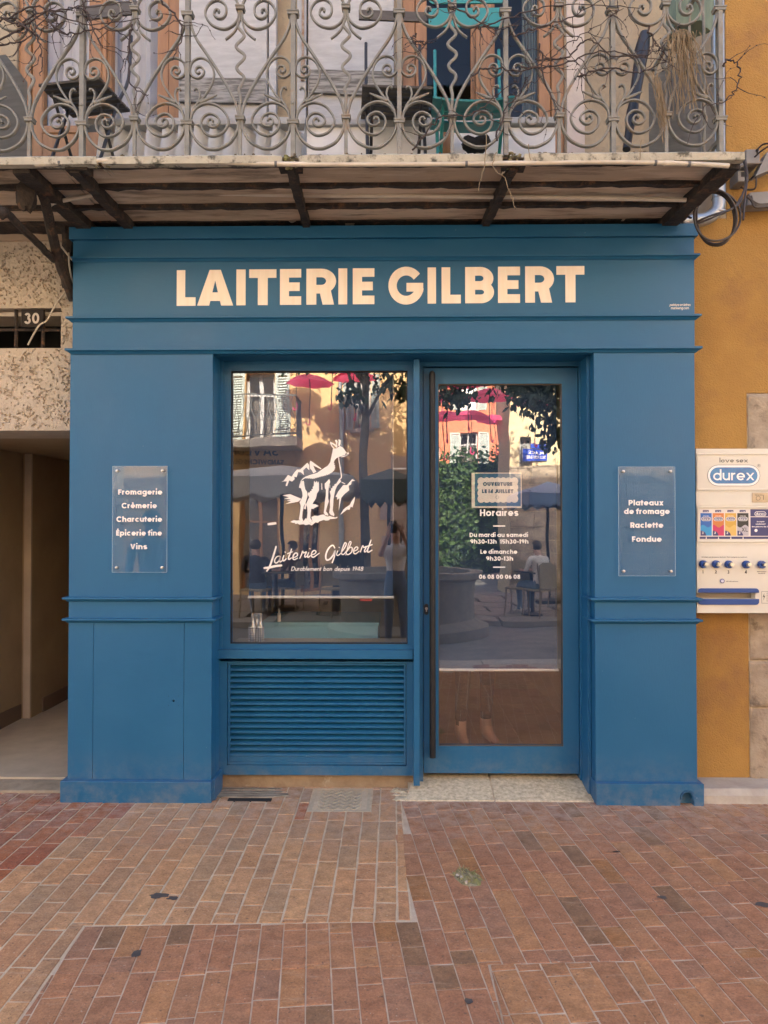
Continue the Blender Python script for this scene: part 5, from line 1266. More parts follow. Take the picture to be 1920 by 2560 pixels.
TOPS = {  # measured from the wavy bar
 'top_scroll': ([(4,28),(6,46),(20,64),(43,72),(72,61),(88,34),(78,9),(56,0),(38,12),(36,32),(44,44),(57,45),(66,36),(62,24),(54,25),(55,31)], (.0050,.0095)),
 'spike_leaf': ([(3,48),(12,74),(24,88),(37,98)], (.0048,.008)),
 'upper_arm': ([(4,14),(14,-6),(40,-30),(90,-60),(122,-82),(128,-94)], (.0055,.009)),
}
half = {}
for sg in (1,-1):
    for nm, (pts, fl) in SHAPES.items():
        rr = None
        if nm in ('spike_leaf','leaf_curl'): rr = None
        half[(nm,sg)] = mkline(pts, fl, nm, sg)
    M = MB()
    a, b = rp(sg*33,253), rp(sg*72,236); n = 11
    for k in range(n):
        t = k/(n-1); q = a.lerp(b,t); M.blob(q,.0105-.0055*t,.0105-.0055*t,.0105-.0055*t,8,5)
    half[('twisted_bud',sg)] = M
    for nm, (pts, fl) in TOPS.items(): half[(nm,sg)] = mkline([(133*0+a,b) for a,b in pts], fl, nm, sg)
meshes = {k: (lambda o: o)(m) for k, m in half.items()}
def put_part(M, nm, dxm):
    """the first copy is built, the others share its mesh"""
    key = (nm, id(M))
    if key not in protos:
        o = M.build(nm, IRON, ral, smooth=True); protos[key] = o; base = o; o.location = V((dxm,0,0)); return o
    return clone(protos[key], ral, V((dxm,0,0))-protos[key].location)
YTOP = -97
pm = MB(); q0 = rp(0,base_y+4); q1 = rp(0,YTOP); pm.box(q0.x-.0105,q0.x+.0105,YRL-.016,YRL+.016,bz1-.004,q1.z)
wv = MB(); wp = [(0,base_y+4),(0,300)]
wv.box(rp(0,0).x-.008,rp(0,0).x+.008,YRL-.008,YRL+.008,bz1-.004,rp(0,292).z)
wavy = cat([rp(a,b) for a,b in [(-2,292),(-1,262),(0,240),(-3,222),(7,203),(8,190),(-6,176),(-8,164),(8,147),(9,135),(-8,121),(-9,110),(7,94),(8,84),(-5,68),(-6,58),(-1,44),(0,20)]],6)
wv2 = MB(); wv2.tube(wavy, .0078, 8)
def coll(py, wd): 
    M = MB(); q = rp(0,py); M.box(q.x-wd,q.x+wd,YRL-.020,YRL+.020,q.z-.009,q.z+.009); M.box(q.x-wd-.0025,q.x+wd+.0025,YRL-.023,YRL+.023,q.z+.0035,q.z+.010); return M
c_lo, c_mid, c_top, c_mt = coll(308,.026), coll(297,.020), coll(36,.026), coll(22,.019)
riv = MB(); q = rp(0,262); riv.blob((q.x,YRL-.017,q.z),.008,.006,.008,8,5)
for k in range(-5,5):
    dx = k*PER
    put_part(pm,'post',dx); put_part(c_lo,'collar',dx); put_part(c_top,'collar',dx)
    if k%2 == 0: put_part(riv,'rivet',dx)
    for sg in (1,-1):
        if k == 4 and sg == 1: continue
        for nm in list(SHAPES)+['twisted_bud']: put_part(half[(nm,sg)],nm,dx)
    if k < 4:
        dm_ = dx+PER/2
        put_part(wv,'wavy_bar_foot',dm_); put_part(wv2,'wavy_bar',dm_); put_part(c_mid,'collar',dm_); put_part(c_mt,'collar',dm_)
        for sg in (1,-1):
            for nm in TOPS: put_part(half[(nm,sg)],nm,dm_)
q1 = rp(0,YTOP); MB().box(bl_-.3,c0+4*PER+.02,YRL-.022,YRL+.022,q1.z+.0005,q1.z+.016).build('handrail', IRON, ral, bevel=.003)
# return of the railing at the end: one post against the wall and rails
xe_ = c0+4*PER
MB().box(xe_-.010,xe_+.010,YRL+.0225,.186,q1.z+.0005,q1.z+.016).build('handrail', IRON, ral)
MB().box(xe_-.008,xe_+.008,YRL+.0165,.186,bz1+.06,bz1+.08).build('lower_rail', IRON, ral)
for j in range(5):
    y = YRL+.18+j*.17; M = MB(); M.tube([(xe_,y+.006*sin(i*1.3),bz1+.08+(q1.z-bz1-.08)*i/18) for i in range(19)], .007, 6); M.build('side_bar', IRON, ral, smooth=True)
# dirt and leaf litter caught along the foot of the railing
LITTER = mat('leaf_litter', (.10,.075,.05), (.16,.125,.075), scale=40, rough=.95)
M = MB()
for k in range(420):
    x = rs.uniform(-2.6,bxr-.05); y = YE+rs.uniform(.012,.10); M.blob((x,y,bz1+.003), rs.uniform(.004,.013), rs.uniform(.003,.008), rs.uniform(.002,.006), 5, 3, .6, k)
o = M.build('leaf_litter', LITTER); tag(o, 'crumbly dirt and dead leaves caught along the railing foot', 'litter', kind='stuff')
M = MB()
for (c, n) in ((X(725,YE,392),34),(X(1284,YE,392),40),(X(246,YE,390),14)):
    for k in range(n): M.blob((c+rs.gauss(0,.025),YE+.02+rs.uniform(0,.05),Z(392,YE)+rs.gauss(0,.012)), rs.uniform(.006,.016), .010, rs.uniform(.005,.012), 6, 4, .7, k)
o = M.build('mossy_debris', MOSS); tag(o, 'mossy clods plugging the gaps between the balcony edge stones', 'debris', kind='stuff')
# ================================================================ things on the balcony
# bistro chairs
def bar(M, a, b, r=.008): M.tube([a,b], r, 6)
def fold_chair(name, label, px0, px1, sy, mw, mm, metal, yfront, ang=0, seat_n=6, back_rows=((-12,50),), zs=None):
    """folding slat chair: px0..px1 sets the width of the seat, its height comes from the balcony floor"""
    y0, y1 = yfront, yfront+.31
    x0, x1 = X(px0,y0,sy), X(px1,y0,sy); zz = Z(sy,y0) if zs is None else zs; w_ = x1-x0; c = (x0+x1)/2
    t = thing(name, label, 'chair', (c,(y0+y1)/2,bz1)); 
    R = Matrix.Rotation(ang,3,'Z'); ctr = V((c,(y0+y1)/2,0))
    def T(p): return ctr+R@(V(p)-ctr)
    for k in range(seat_n):
        a = y0+(y1-y0)*k/seat_n; b = y0+(y1-y0)*(k+1)/seat_n-.010
        M = MB(); drop = .012*((k/(seat_n-1))-.5)**2*4 if metal else 0
        vs = [(x0,a,zz-drop),(x1,a,zz-drop),(x1,b,zz-drop),(x0,b,zz-drop)]; n = 8; M2 = []
        if metal:
            for i in range(n+1):
                u = i/n; x = x0+w_*u; s = .020*(1-(2*u-1)**2)
                M2 += [(x,a,zz-s-drop),(x,b,zz-s-drop),(x,b,zz-s-drop+.012),(x,a,zz-s-drop+.012)]
            M.add([T(p) for p in M2], [(4*i+j,4*i+(j+1)%4,4*i+4+(j+1)%4,4*i+4+j) for i in range(n) for j in range(4)]+[(0,1,2,3),(4*n+3,4*n+2,4*n+1,4*n)])
        else:
            M.add([T(p) for p in vs]+[T((p[0],p[1],p[2]+.014)) for p in vs], [(0,3,2,1),(4,5,6,7),(0,1,5,4),(1,2,6,5),(2,3,7,6),(3,0,4,7)])
        M.build('seat_slat', mw, t, bevel=.002)
    for s, x in ((-1,x0+.03),(1,x1-.03)):
        M = MB(); pts = [T((x,y0+.02,bz1)),T((x,y1-.10,zz-.02)),T((x,y1+.02,zz+.20)),T((x,y1+.05,zz+.46))]; M.tube(cat(pts,4), .009, 6); M.build('rear_frame', mm, t, smooth=True)
        xx = x-s*.022; M = MB(); M.tube([T((xx,y1+.03,bz1)),T((xx,y0+.04,zz-.015))], .009, 6); M.build('crossed_leg', mm, t, smooth=True)
    M = MB(); M.tube([T((x0+.03,y0+.06,bz1+.07)),T((x1-.03,y0+.06,bz1+.07))], .007, 6); M.build('stretcher', mm, t, smooth=True)
    M = MB(); M.tube([T((x0+.02,y0+.12,zz-.014)),T((x1-.02,y0+.12,zz-.014))], .008, 6); M.build('seat_bearer', mm, t, smooth=True)
    for (za, zb) in back_rows:
        M = MB(); ya = y1+.025
        if metal:
            ringr = []; n = 6; r = .03
            for (cx,cz,a0) in ((x1+.005-r,zb-r,0),(x0-.005+r,zb-r,90),(x0-.005+r,za+r,180),(x1+.005-r,za+r,270)):
                ringr += [(cx+r*cos(radians(a0+90*k/n)),cz+r*sin(radians(a0+90*k/n))) for k in range(n+1)]
            vs = [T((a,ya,b)) for a,b in ringr]+[T((a,ya+.010,b)) for a,b in ringr]; m_ = len(ringr)
            M.add(vs,[list(range(m_)),list(range(2*m_-1,m_-1,-1))]+[(i,(i+1)%m_,m_+(i+1)%m_,m_+i) for i in range(m_)])
        else:
            p = [(x0-.01,ya,za),(x1+.01,ya,za),(x1+.01,ya,zb),(x0-.01,ya,zb)]; M.add([T(q) for q in p]+[T((q[0],q[1]+.014,q[2])) for q in p], [(0,3,2,1),(4,5,6,7),(0,1,5,4),(1,2,6,5),(2,3,7,6),(3,0,4,7)])
        M.build('back_slat', mw, t, bevel=.002)
    return t
BLK = mat('black_iron_frame', (.02,.02,.022), rough=.45)
yb = -.70+.385
fold_chair('folding_chair','dark slatted folding chair on the balcony in front of the net-curtained window',100,268,200,DARKWOOD,BLK,False,-.57,radians(-9),7,((Z(54,-.18),Z(20,-.18)),))
fold_chair('folding_chair','dark slatted folding chair on the balcony between the shutter and the teal chair',900,1078,220,DARKWOOD,BLK,False,-.55,radians(4),7,((Z(68,-.16),Z(44,-.16)),))
fold_chair('folding_chair','teal metal folding chair with curved slats behind the railing',1082,1288,240,TEAL,TEAL,True,-.59,0,3,((Z(84,-.205),Z(37,-.205)),(Z(26,-.205),Z(-40,-.205))))
# corrugated sheet and white panels standing behind the railing
ys = -.22
t = thing('corrugated_screen', 'white corrugated sheet screen with a top board standing on the balcony', 'screen', (X(500,ys,340),ys,bz1))
x0, x1 = X(258,ys,340), X(765,ys,340); zt_ = Z(319,ys); zl_ = Z(301,ys); n = 13*8; vs = []
for k in range(n+1):
    x = x0+(x1-x0)*k/n; ph = (k%8)/8; d = (-.045+.10*ph/.75) if ph < .76 else .13
    vs += [(x-.045,ys+d,bz1+.01),(x,ys+d,zt_)]
M = MB(); M.add(vs, [(2*k,2*k+2,2*k+3,2*k+1) for k in range(n)]); M.build('corrugated_sheet', SHEETWHITE, t)
MB().box(X(212,ys,310),x1+.0,ys-.045,ys+.03,zt_+.0005,zl_).build('top_board', WHITEWOOD, t, bevel=.004)
t = thing('sheet_screen', 'plain white sheet panel standing on the balcony under the teal chair', 'panel', (X(1080,ys,340),ys,bz1))
MB().box(x1+.004,X(1105,ys,340),ys-.004,ys+.006,bz1+.01,Z(318,ys)).build('sheet', SHEETWHITE, t)
MB().box(X(1126,ys,340),X(1388,ys,340),ys-.004,ys+.006,bz1+.01,Z(322,ys)).build('sheet', SHEETWHITE, t, bevel=.003)
MB().box(x1+.004,X(1388,ys,310),ys-.03,ys+.02,Z(318,ys)+.0,Z(302,ys)).build('top_board', WHITEWOOD, t, bevel=.004)
M = MB(); M.box(X(1106,ys,340),X(1125,ys,340),ys-.006,ys+.012,bz1+.01,Z(318,ys)-.001); M.build('post', OAK, t)
M = MB(); q = P(1190,362,-.50); M.blob(q,.075,.05,.035,14,8,.5,3); M.blob(q+V((.045,0,.02)),.03,.03,.03,8,6,.4,2); tag(M.build('black_bag', mat('black_cloth', (.012,.012,.013), rough=.9), smooth=True), 'crumpled black bag on the balcony floor below the teal chair', 'bag')
# grey screens, parasol pole, folded parasol
yg = -.52
t = thing('fabric_screen', 'dark grey fabric windbreak behind the end of the railing', 'screen', (X(1700,yg,300),yg,bz1))
M = MB(); n = 20; xa, xb = X(1622,yg,250), X(1788,yg,250)
vs = []
for k in range(n+1):
    u = k/n; x = xa+(xb-xa)*u; y = yg+.015*sin(u*9); top = Z(165,yg)-(.10*(1-u/.3) if u < .3 else 0)*1; vs += [(x,y,bz1),(x,y,top)]
M.add(vs,[(2*k,2*k+2,2*k+3,2*k+1) for k in range(n)]); M.build('cloth', SHEETGREY, t, smooth=True)
t = thing('fabric_screen', 'dark grey fabric windbreak at the far end of the balcony by the slatted chair', 'screen', (X(20,yg,300),yg,bz1))
M = MB(); xa, xb = -2.5, X(72,yg,250); vs = []
for k in range(n+1):
    u = k/n; x = xa+(xb-xa)*u; y = yg+.015*sin(u*11); top = Z(125,yg)-(.16*(u-.8)/.2 if u > .8 else 0); vs += [(x,y,bz1),(x,y,top)]
M.add(vs,[(2*k,2*k+2,2*k+3,2*k+1) for k in range(n)]); M.build('cloth', SHEETGREY, t, smooth=True)
t = thing('parasol_pole', 'leaning black turned pole with a green folded parasol on the balcony', 'parasol pole', (X(1570,-.45,370),-.45,bz1))
a, b = P(1566,374,-.45), P(1612,84,-.30); pr = [.020,.021,.022,.024,.030,.026,.028,.030,.031,.033,.034,.040,.034,.026]; m_ = len(pr)
M = MB(); M.tube([a.lerp(b,k/(m_-1)) for k in range(m_)], pr, 14); M.build('pole', BLK, t, smooth=True)
GREENCL = mat('faded_green_canvas', (.16,.21,.155), (.12,.16,.12), scale=6, rough=.9, stretch=(6,1,1))
M = MB(); c_ = P(1722,70,-.30); vs = []; n = 18
for j in range(8):
    t_ = j/7; zz = c_.z-.02+.75*t_; r = .10*(1-.5*t_)+.02*sin(j); off = .04*t_
    for k in range(n):
        a_ = 2*pi*k/n; rr = r*(1+.22*cos(a_*5+j*.3)); vs.append((c_.x+off+rr*cos(a_), c_.y+rr*.8*sin(a_), zz))
M.add(vs,[(j*n+k,j*n+(k+1)%n,(j+1)*n+(k+1)%n,(j+1)*n+k) for j in range(7) for k in range(n)]+[list(range(n))]); M.build('folded_canopy', GREENCL, t, smooth=True)
# dry creepers
def wander(p, d, n, step, jit, rnd, sag=0, yl=(-.77,-.60)):
    pts = [V(p)]; d = V(d).normalized()
    for k in range(n):
        d = (d+V((rnd.gauss(0,jit),rnd.gauss(0,jit*.35),rnd.gauss(0,jit)-sag))).normalized(); q = pts[-1]+d*step
        q.y = min(max(q.y,yl[0]),yl[1]); q.z = max(q.z,bz1+.015); pts.append(q)
    return pts
def creeper(name, label, mains, seed, twigs, r0):
    rnd = random.Random(seed); t = thing(name, label, 'creeper', (mains[0][0].x,-.85,bz1))
    for pts in mains:
        q = cat(pts,8); q = [p+V((rnd.gauss(0,.004),rnd.gauss(0,.004),rnd.gauss(0,.004))) for p in q]; m_ = len(q)
        M = MB(); M.tube(q,[r0*(1-.65*k/m_) for k in range(m_)],6)
        for k in range(twigs):
            i = rnd.randrange(2,m_-1); w_ = wander(q[i],(rnd.gauss(0,1),rnd.gauss(0,.2),rnd.gauss(-.2,1)),rnd.randint(3,10),.022,.38,rnd); M.tube(w_,[r0*.42*(1-.7*j/len(w_)) for j in range(len(w_))],5)
            for p in w_[2::3]: M.blob(p,.0035,.0035,.0035,5,3)
        M.build('stem', VINE, t, smooth=True)
    return t
R_ = lambda px, py, y=-.745: P(px,py,y)
creeper('dry_creeper','bare brown creeper stems tangled over the balcony railing above the forked bracket',[
 [R_(-60,60),R_(30,40),R_(90,15),R_(150,30),R_(250,-10)],[R_(-40,110),R_(40,80),R_(85,35),R_(180,20),R_(330,5)],[R_(-40,30),R_(60,60),R_(120,30),R_(210,60),R_(350,48)],
 [R_(40,60),R_(85,85),R_(105,130),R_(98,190)],[R_(120,50),R_(170,85),R_(260,70),R_(330,100)],[R_(200,-20),R_(225,50),R_(255,120)],[R_(330,60),R_(322,130),R_(330,215),R_(372,240)],[R_(400,0),R_(440,40),R_(455,90),R_(430,150)],[R_(-60,100),R_(20,110),R_(75,90),R_(140,15)]],4,9,.0055)
creeper('dry_creeper','bare creeper stems tangled across the railing beside the teal chair and the grey windbreak',[
 [R_(1030,375),R_(1085,310),R_(1110,288),R_(1180,285),R_(1240,240),R_(1290,200)],[R_(1180,190),R_(1230,165),R_(1300,178),R_(1380,140),R_(1440,95),R_(1560,20)],[R_(1190,70),R_(1215,65),R_(1330,25),R_(1440,10),R_(1600,20)],
 [R_(1300,170),R_(1400,165),R_(1490,130),R_(1580,140),R_(1680,150)],[R_(1340,150),R_(1420,140),R_(1470,100),R_(1540,140),R_(1640,125),R_(1700,60)],[R_(1280,90),R_(1340,70),R_(1430,40),R_(1520,-10)],[R_(1440,195),R_(1520,170),R_(1600,180),R_(1690,140)],
 [R_(1240,350),R_(1265,270),R_(1300,235),R_(1320,190)],[R_(1350,110),R_(1360,200),R_(1400,280)],[R_(1620,70),R_(1640,110),R_(1660,130)],[R_(1806,165),R_(1825,150),R_(1848,170),R_(1845,215),R_(1810,255),R_(1760,270),R_(1715,360)],[R_(1040,85),R_(1030,100),R_(1060,108),R_(1080,108)],[R_(1120,20),R_(1160,30),R_(1230,70),R_(1300,60)]],8,10,.0048)
rnd = random.Random(5); t = thing('dried_grass', 'tuft of straw-coloured dried grass hanging on the railing near its end post', 'dried plant', (X(1710,-.745,90),-.745,Z(90,-.745)))
M = MB()
for k in range(95):
    a = R_(1706+rnd.gauss(0,16),72+rnd.random()*16,-.748+rnd.gauss(0,.012)); w_ = [a]; L = rnd.uniform(.08,.40); n = 9; vx = rnd.gauss(0,.12)+.06
    for j in range(n): w_.append(w_[-1]+V((vx*.03+rnd.gauss(0,.004),rnd.gauss(0,.002),-L/n)))
    M.tube(w_,.0016,4)
for k in range(26):
    a = R_(1642+rnd.gauss(0,6),180+rnd.random()*30,-.748); w_ = [a]; L = rnd.uniform(.12,.33); n = 9
    for j in range(n): w_.append(w_[-1]+V((rnd.gauss(.003,.004),rnd.gauss(0,.002),-L/n)))
    M.tube(w_,.0015,4)
M.build('straw', STRAW, t)
t = thing('hanging_roots', 'thin dead roots dangling from the gap in the balcony edge over the shop name', 'dried plant', (X(1270,YE,400),YE-.02,bz0))
for pts in ([R_(1215,335,-.775),R_(1212,400,-.775),R_(1205,440,-.775),R_(1195,480,-.765)],[R_(1240,380,-.775),R_(1232,415,-.785),R_(1250,435,-.785),R_(1262,430,-.775)],[R_(1255,430,-.775),R_(1275,480,-.765),R_(1288,522,-.755)],[R_(1320,360,-.775),R_(1325,400,-.775)],[R_(1602,350,-.775),R_(1600,400,-.775)]):
    M = MB(); q = cat(pts,5); M.tube([p+V((rnd.gauss(0,.002),0,rnd.gauss(0,.002))) for p in q], .0022, 5); M.build('root', STRAW, t, smooth=True)
# ================================================================ conduits, cables, pipe, vending machine
yc = -.735
def run(name, label, pts, r, m, catg='conduit', n=10, sm=6):
    M = MB(); M.tube(cat(pts,sm), r, n); o = M.build(name, m, smooth=True); return tag(o, label, catg)
t = thing('pvc_conduit', 'long cream plastic conduit clipped under the balcony front edge', 'conduit', (0,yc,Z(408,yc)))
pts = [P(a,b,yc) for a,b in ((88,412),(150,408),(230,402),(330,402),(520,405),(690,410),(900,411),(1100,410),(1300,408),(1500,405),(1640,407),(1735,410),(1822,415))]
M = MB(); M.tube(cat(pts,5), .0115, 12); M.build('tube', PVC, t, smooth=True)
for a, b in ((150,408),(690,410),(1166,410),(1638,407),(1722,410)):
    M = MB(); q = P(a,b,yc); M.tube([q-V((.006,0,0)),q+V((.006,0,0))], .0145, 12); M.build('clip', mat('grey_clip', (.12,.115,.11), rough=.6), t)
q = P(1672,408,yc); M = MB(); M.tube([q-V((.022,0,0)),q+V((.022,0,0))], .0135, 12); M.build('coupling', PVC, t, smooth=True)
M = MB(); M.tube([P(36,405,yc),P(90,405,yc)], .004, 6); M.build('bare_wire', STEEL, t)
t = thing('pvc_conduit', 'short cut end of cream conduit at the edge over the forked bracket', 'conduit', (X(10,yc,402),yc,Z(402,yc)))
M = MB(); M.tube([P(-120,394,yc),P(-40,397,yc),P(36,405,yc)], .0125, 12); M.build('tube', PVC, t, smooth=True)
run('pvc_conduit','second cream conduit running back under the balcony slabs above the sign',[P(1715,500,-.33),P(1400,494,-.33),P(1000,490,-.33),P(700,487,-.33),P(420,480,-.33),P(272,482,-.33)],.0115,PVC)
run('pvc_conduit','bent conduit dropping from the balcony underside to the forked bracket',[P(262,482,-.36),P(200,494,-.36),P(132,508,-.36),P(122,530,-.36),P(122,552,-.3)],.0105,PVC)
run('white_cable','thin white cable hanging by the rusty bracket to the top of the pillar',[P(122,545,-.3),P(135,590,-.12),P(160,625,.02),P(180,650,.06)],.005,PVC,'cable',6)
run('white_cable','loose frayed white cable end beside the blue crown board',[P(172,632,.05),P(173,660,.05),P(178,690,.06),P(183,710,.06)],.0055,PVC,'cable',6)
run('white_cable','white cable crossing the barred vent behind the number plate',[P(164,728,.13),P(140,760,.15),P(118,800,.165),P(96,816,.16),P(70,862,.20)],.0050,PVC,'cable',6)
# vertical galvanised drainpipe with an elbow behind the crown board
yp = .10
t = thing('drain_pipe', 'shiny galvanised drainpipe with an elbow behind the top of the shopfront', 'drainpipe', (X(1797,yp,400),yp,Z(600,yp)))
x = X(1797,yp,480); r = .0385
el = [(x,yp,Z(-900,yp)),(x,yp,Z(495,yp))]
M = MB(); M.tube(el, r, 18); M.build('pipe', GALV, t, smooth=True)
pts = [V((x,yp,Z(495,yp)+.001))]+[V((x-.13+.13*cos(a), yp, Z(512,yp)-.13*sin(a)*.80)) for a in [radians(15*k) for k in range(0,7)]]
end = pts[-1]; pts += [V((end.x-.10,yp,end.z-.012)),V((end.x-.20,yp,end.z-.02))]
M = MB(); M.tube(pts, r*.985, 18); M.build('elbow', GALV, t, smooth=True)
for zz in (Z(500,yp),Z(536,yp)):
    M = MB(); M.lathe((x,yp,zz),[(r+.002,-.004),(r+.003,0),(r+.002,.004)],18); M.build('pipe_band', GALV, t, smooth=True)
tag(MB().tube([(X(1800,YRL,200)+.012,YRL+.05,Z(-300,YRL)),(X(1800,YRL,200)+.012,YRL+.05,bz1)], .011, 10).build('thin_riser', mat('verdigris_paint', (.28,.33,.31), (.22,.26,.25), scale=8, rough=.6), smooth=True), 'thin grey green riser tube behind the last railing post', 'pipe')
# coil of black cable
rnd = random.Random(21); t = thing('cable_coil', 'hanging coil of black cable beside the galvanised elbow', 'cable coil', (X(1793,-.18,545),-.18,Z(545,-.18)))
cx, cz = X(1793,-.18,545), Z(545,-.18); rx, rz = .120, .146
for k in range(4):
    M = MB(); pts = []; ph = rnd.random()*6
    for i in range(40):
        a = 2*pi*i/40; w_ = 1+.035*sin(a*2+ph)+.02*sin(a*3+ph*2)
        pts.append((cx+rx*w_*cos(a)*(1-.03*k)+.010*sin(ph+a), -.18+.012*k+.016*sin(a+ph), cz+rz*w_*sin(a)*(1-.02*(k%2))))
    M.tube(pts, .0062, 7, closed=True); M.build('loop', CABLE, t, smooth=True)
for pts in ([P(1738,556,-.18),P(1780,538,-.2),P(1830,522,-.18),P(1848,500,-.16),P(1862,470,-.1),P(1864,430,.0),P(1860,404,.02)],[P(1858,550,-.18),P(1862,500,-.14),P(1868,440,-.05),P(1862,400,.02)],[P(1740,560,-.18),P(1790,540,-.2),P(1845,512,-.17),P(1858,480,-.12)],[P(1728,545,-.17),P(1712,540,-.1),P(1702,552,-.02),P(1718,562,.0)]):
    M = MB(); M.tube(cat(pts,6), .0058, 7); M.build('cable_tail', CABLE, t, smooth=True)
# junction box, trunking, conduits on the orange wall
t = thing('junction_box', 'small grey junction box with cables on the orange wall by the balcony end', 'junction box', (X(1850,.12,440),.12,Z(455,.12)))
x0, x1 = X(1841,.10,440), X(1868,.10,440); MB().box(x0,x1,.08,.188,Z(463,.10),Z(436,.10)).build('box', GREYPVC, t, bevel=.004)
MB().box(x0+.018,x1-.01,.0785,.0799,Z(452,.10),Z(440,.10)).build('label_plate', BLACKMETAL, t)
q = P(1872,394,.06); MB().box(q.x-.03,q.x+.05,.03,.188,q.z-.05,q.z+.035).build('upper_box', GREYPVC, t, bevel=.006)
for pts in ([P(1868,455,.1),P(1888,440,.05),P(1888,470,.05),P(1866,474,.1),P(1852,468,.12)],[P(1880,400,.05),P(1900,380,.0),P(1930,360,-.05)],[P(1884,388,.05),P(1895,372,.02),P(1890,395,.05),P(1896,410,.1)],[P(1895,372,.0),P(1910,360,-.02),P(1940,358,-.1)],[P(1896,420,.1),P(1905,430,.09),P(1940,428,.1)]):
    M = MB(); M.tube(cat(pts,6), .0052, 6); M.build('cable_loop', CABLE, t, smooth=True)
run('pvc_conduit','pale grey conduit sloping away along the orange wall above the vending machine',[P(1848,416,.05),P(1870,411,.05),P(1930,404,.05),P(1990,398,.05)],.011,GREYPVC)
t = thing('cable_trunking', 'grey box trunking with black cable slack on the orange wall', 'trunking', (X(1900,.12,490),.12,Z(500,.12)))
x0 = X(1864,.10,490); M = MB(); M.prism([(x0,Z(521,.1)),(3.6,Z(505,.1)+.03),(3.6,Z(470,.1)+.04),(x0+.02,Z(488,.1))],'y',.09,.188); M.build('trunk', GREYPVC, t, bevel=.004)
for k in range(3):
    M = MB(); pts = [P(1866+6*k,490,.07),P(1885,505+5*k,.06),P(1905,512+3*k,.06),P(1950,505+4*k,.07)]; M.tube(cat(pts,5),.007,6); M.build('cable_slack', CABLE, t, smooth=True)
M = MB(); M.prism([(P(1896,440,.0).x,Z(440,.0)),(P(1925,380,.0).x,Z(380,.0)),(P(1990,330,0).x,Z(330,0)),(P(1990,400,0).x,Z(400,0))],'y',.03,.10); tag(M.build('grey_bracket', GREYPVC), 'slanted grey bracket plate at the picture edge by the balcony end', 'bracket')
# ---------------------------------------------------------------- vending machine
ym = .045
vm = thing('vending_machine', 'cream wall-mounted vending machine with four blue push buttons beside the shop', 'vending machine', (1.95,ym,Z(1532,ym)))
mx = lambda a, b=1300: X(a,ym,b)
mz = lambda b: Z(b,ym)
a0, a1 = mx(1741), mx(1741)+.545
ns0, ns1, nt0, nt1 = mx(1743.5), mx(1895), mz(1510.5), mz(1469.5)   # tray opening outline
iz0, iz1 = mz(1495.5), mz(1481); ixr = mx(1887)
M = MB(); M.box(a0,a1,ym,.187,mz(1123)-.02,mz(1123)); M.box(a0,a1,ym,.187,mz(1531),iz0-.0); M.box(a0,a1,ym,.187,iz1,mz(1123)-.0201); M.box(ixr,a1,ym,.187,iz0+.0002,iz1-.0002); M.build('body', MACHINE, vm)
MB().box(a0,ixr,ym+.05,ym+.055,iz0,iz1).build('tray_back', mat('tray_shade', (.30,.25,.19), rough=.6), vm)
# header panel
def frame_panel(px0, py0, px1, py1, nm, par, th=.006, e=.006):
    x0, x1, z0, z1 = mx(px0), min(mx(px1),a1), mz(py1), mz(py0); M = MB()
    M.box(x0,x1,ym-th,ym-.0002,z1-e,z1); M.box(x0,x1,ym-th,ym-.0002,z0,z0+e); M.box(x0,x0+e,ym-th,ym-.0002,z0+e,z1-e); M.box(x1-e,x1,ym-th,ym-.0002,z0+e,z1-e); return M.build(nm, MACHINE, par, bevel=.0015)
hp = frame_panel(1743,1135,2000,1226,'header_frame',vm)
M = MB(); M.box(a0+.001,a1,ym-.003,ym-.0002,mz(1229.5),mz(1226.8)); M.box(a0+.001,a1,ym-.003,ym-.0002,mz(1263.5),mz(1260.5)); M.box(a0+.001,a1,ym-.003,ym-.0002,mz(1361.5),mz(1358.5)); M.build('ledge_strip', MACHINE, vm)
put_text(MB(), 'love sex', mx(1835.5), mz(1157), .0265, ym-.001, w=.115, xh=.60, width=mx(1871)-mx(1800), th=.0005, track=.13, space=.3).build('slogan_text', INK, vm)
def stadium(x0, x1, z0, z1, n=10):
    r = (z1-z0)/2; zc = (z0+z1)/2
    return [(x1-r+r*cos(radians(-90+180*k/n)), zc+r*sin(radians(-90+180*k/n))) for k in range(n+1)]+[(x0+r+r*cos(radians(90+180*k/n)), zc+r*sin(radians(90+180*k/n))) for k in range(n+1)]
def pill(px0, px1, py0, py1, y, par, txt, m_, outline=True, w=.135):
    x0, x1, z0, z1 = mx(px0), mx(px1), mz(py1), mz(py0); h_ = z1-z0
    if outline: MB().prism(stadium(x0,x1,z0,z1),'y',y-.0004,y+.0002).build('logo_outline', INK, par); 
    e = h_*.018 if outline else 0
    MB().prism(stadium(x0+e,x1-e,z0+e,z1-e),'y',y-.0008,y-.0004).build('logo_border', WHITE_DECAL, par); e2 = h_*.12
    MB().prism(stadium(x0+e2,x1-e2,z0+e2,z1-e2),'y',y-.0012,y-.0008).build('logo_field', m_, par)
    put_text(MB(), txt, (x0+x1)/2, z0+h_*.275, h_*.50, y-.0013, w=w, xh=.70, width=(x1-x0)*.78, th=.0002, track=.10).build('logo_text', WHITE_DECAL, par)
PILLB = mat('logo_blue', (.03,.12,.33), (.05,.22,.44), scale=14, rough=.3)
pill(1769,1901,1163,1216,ym-.0006,vm,'durex',PILLB)
q = P(1897,1164,ym); M = MB(); ribbon(M, arc(0,0,.0085,.0085,0,360,16), .0012, ym-.0008, ym-.0004, lambda p: (q.x+p.x,q.z+p.y), closed=True); put_text(M,'R',q.x,q.z-.0045,.009,ym-.0005,w=.16,th=.0003); M.build('registered_mark', INK, vm)
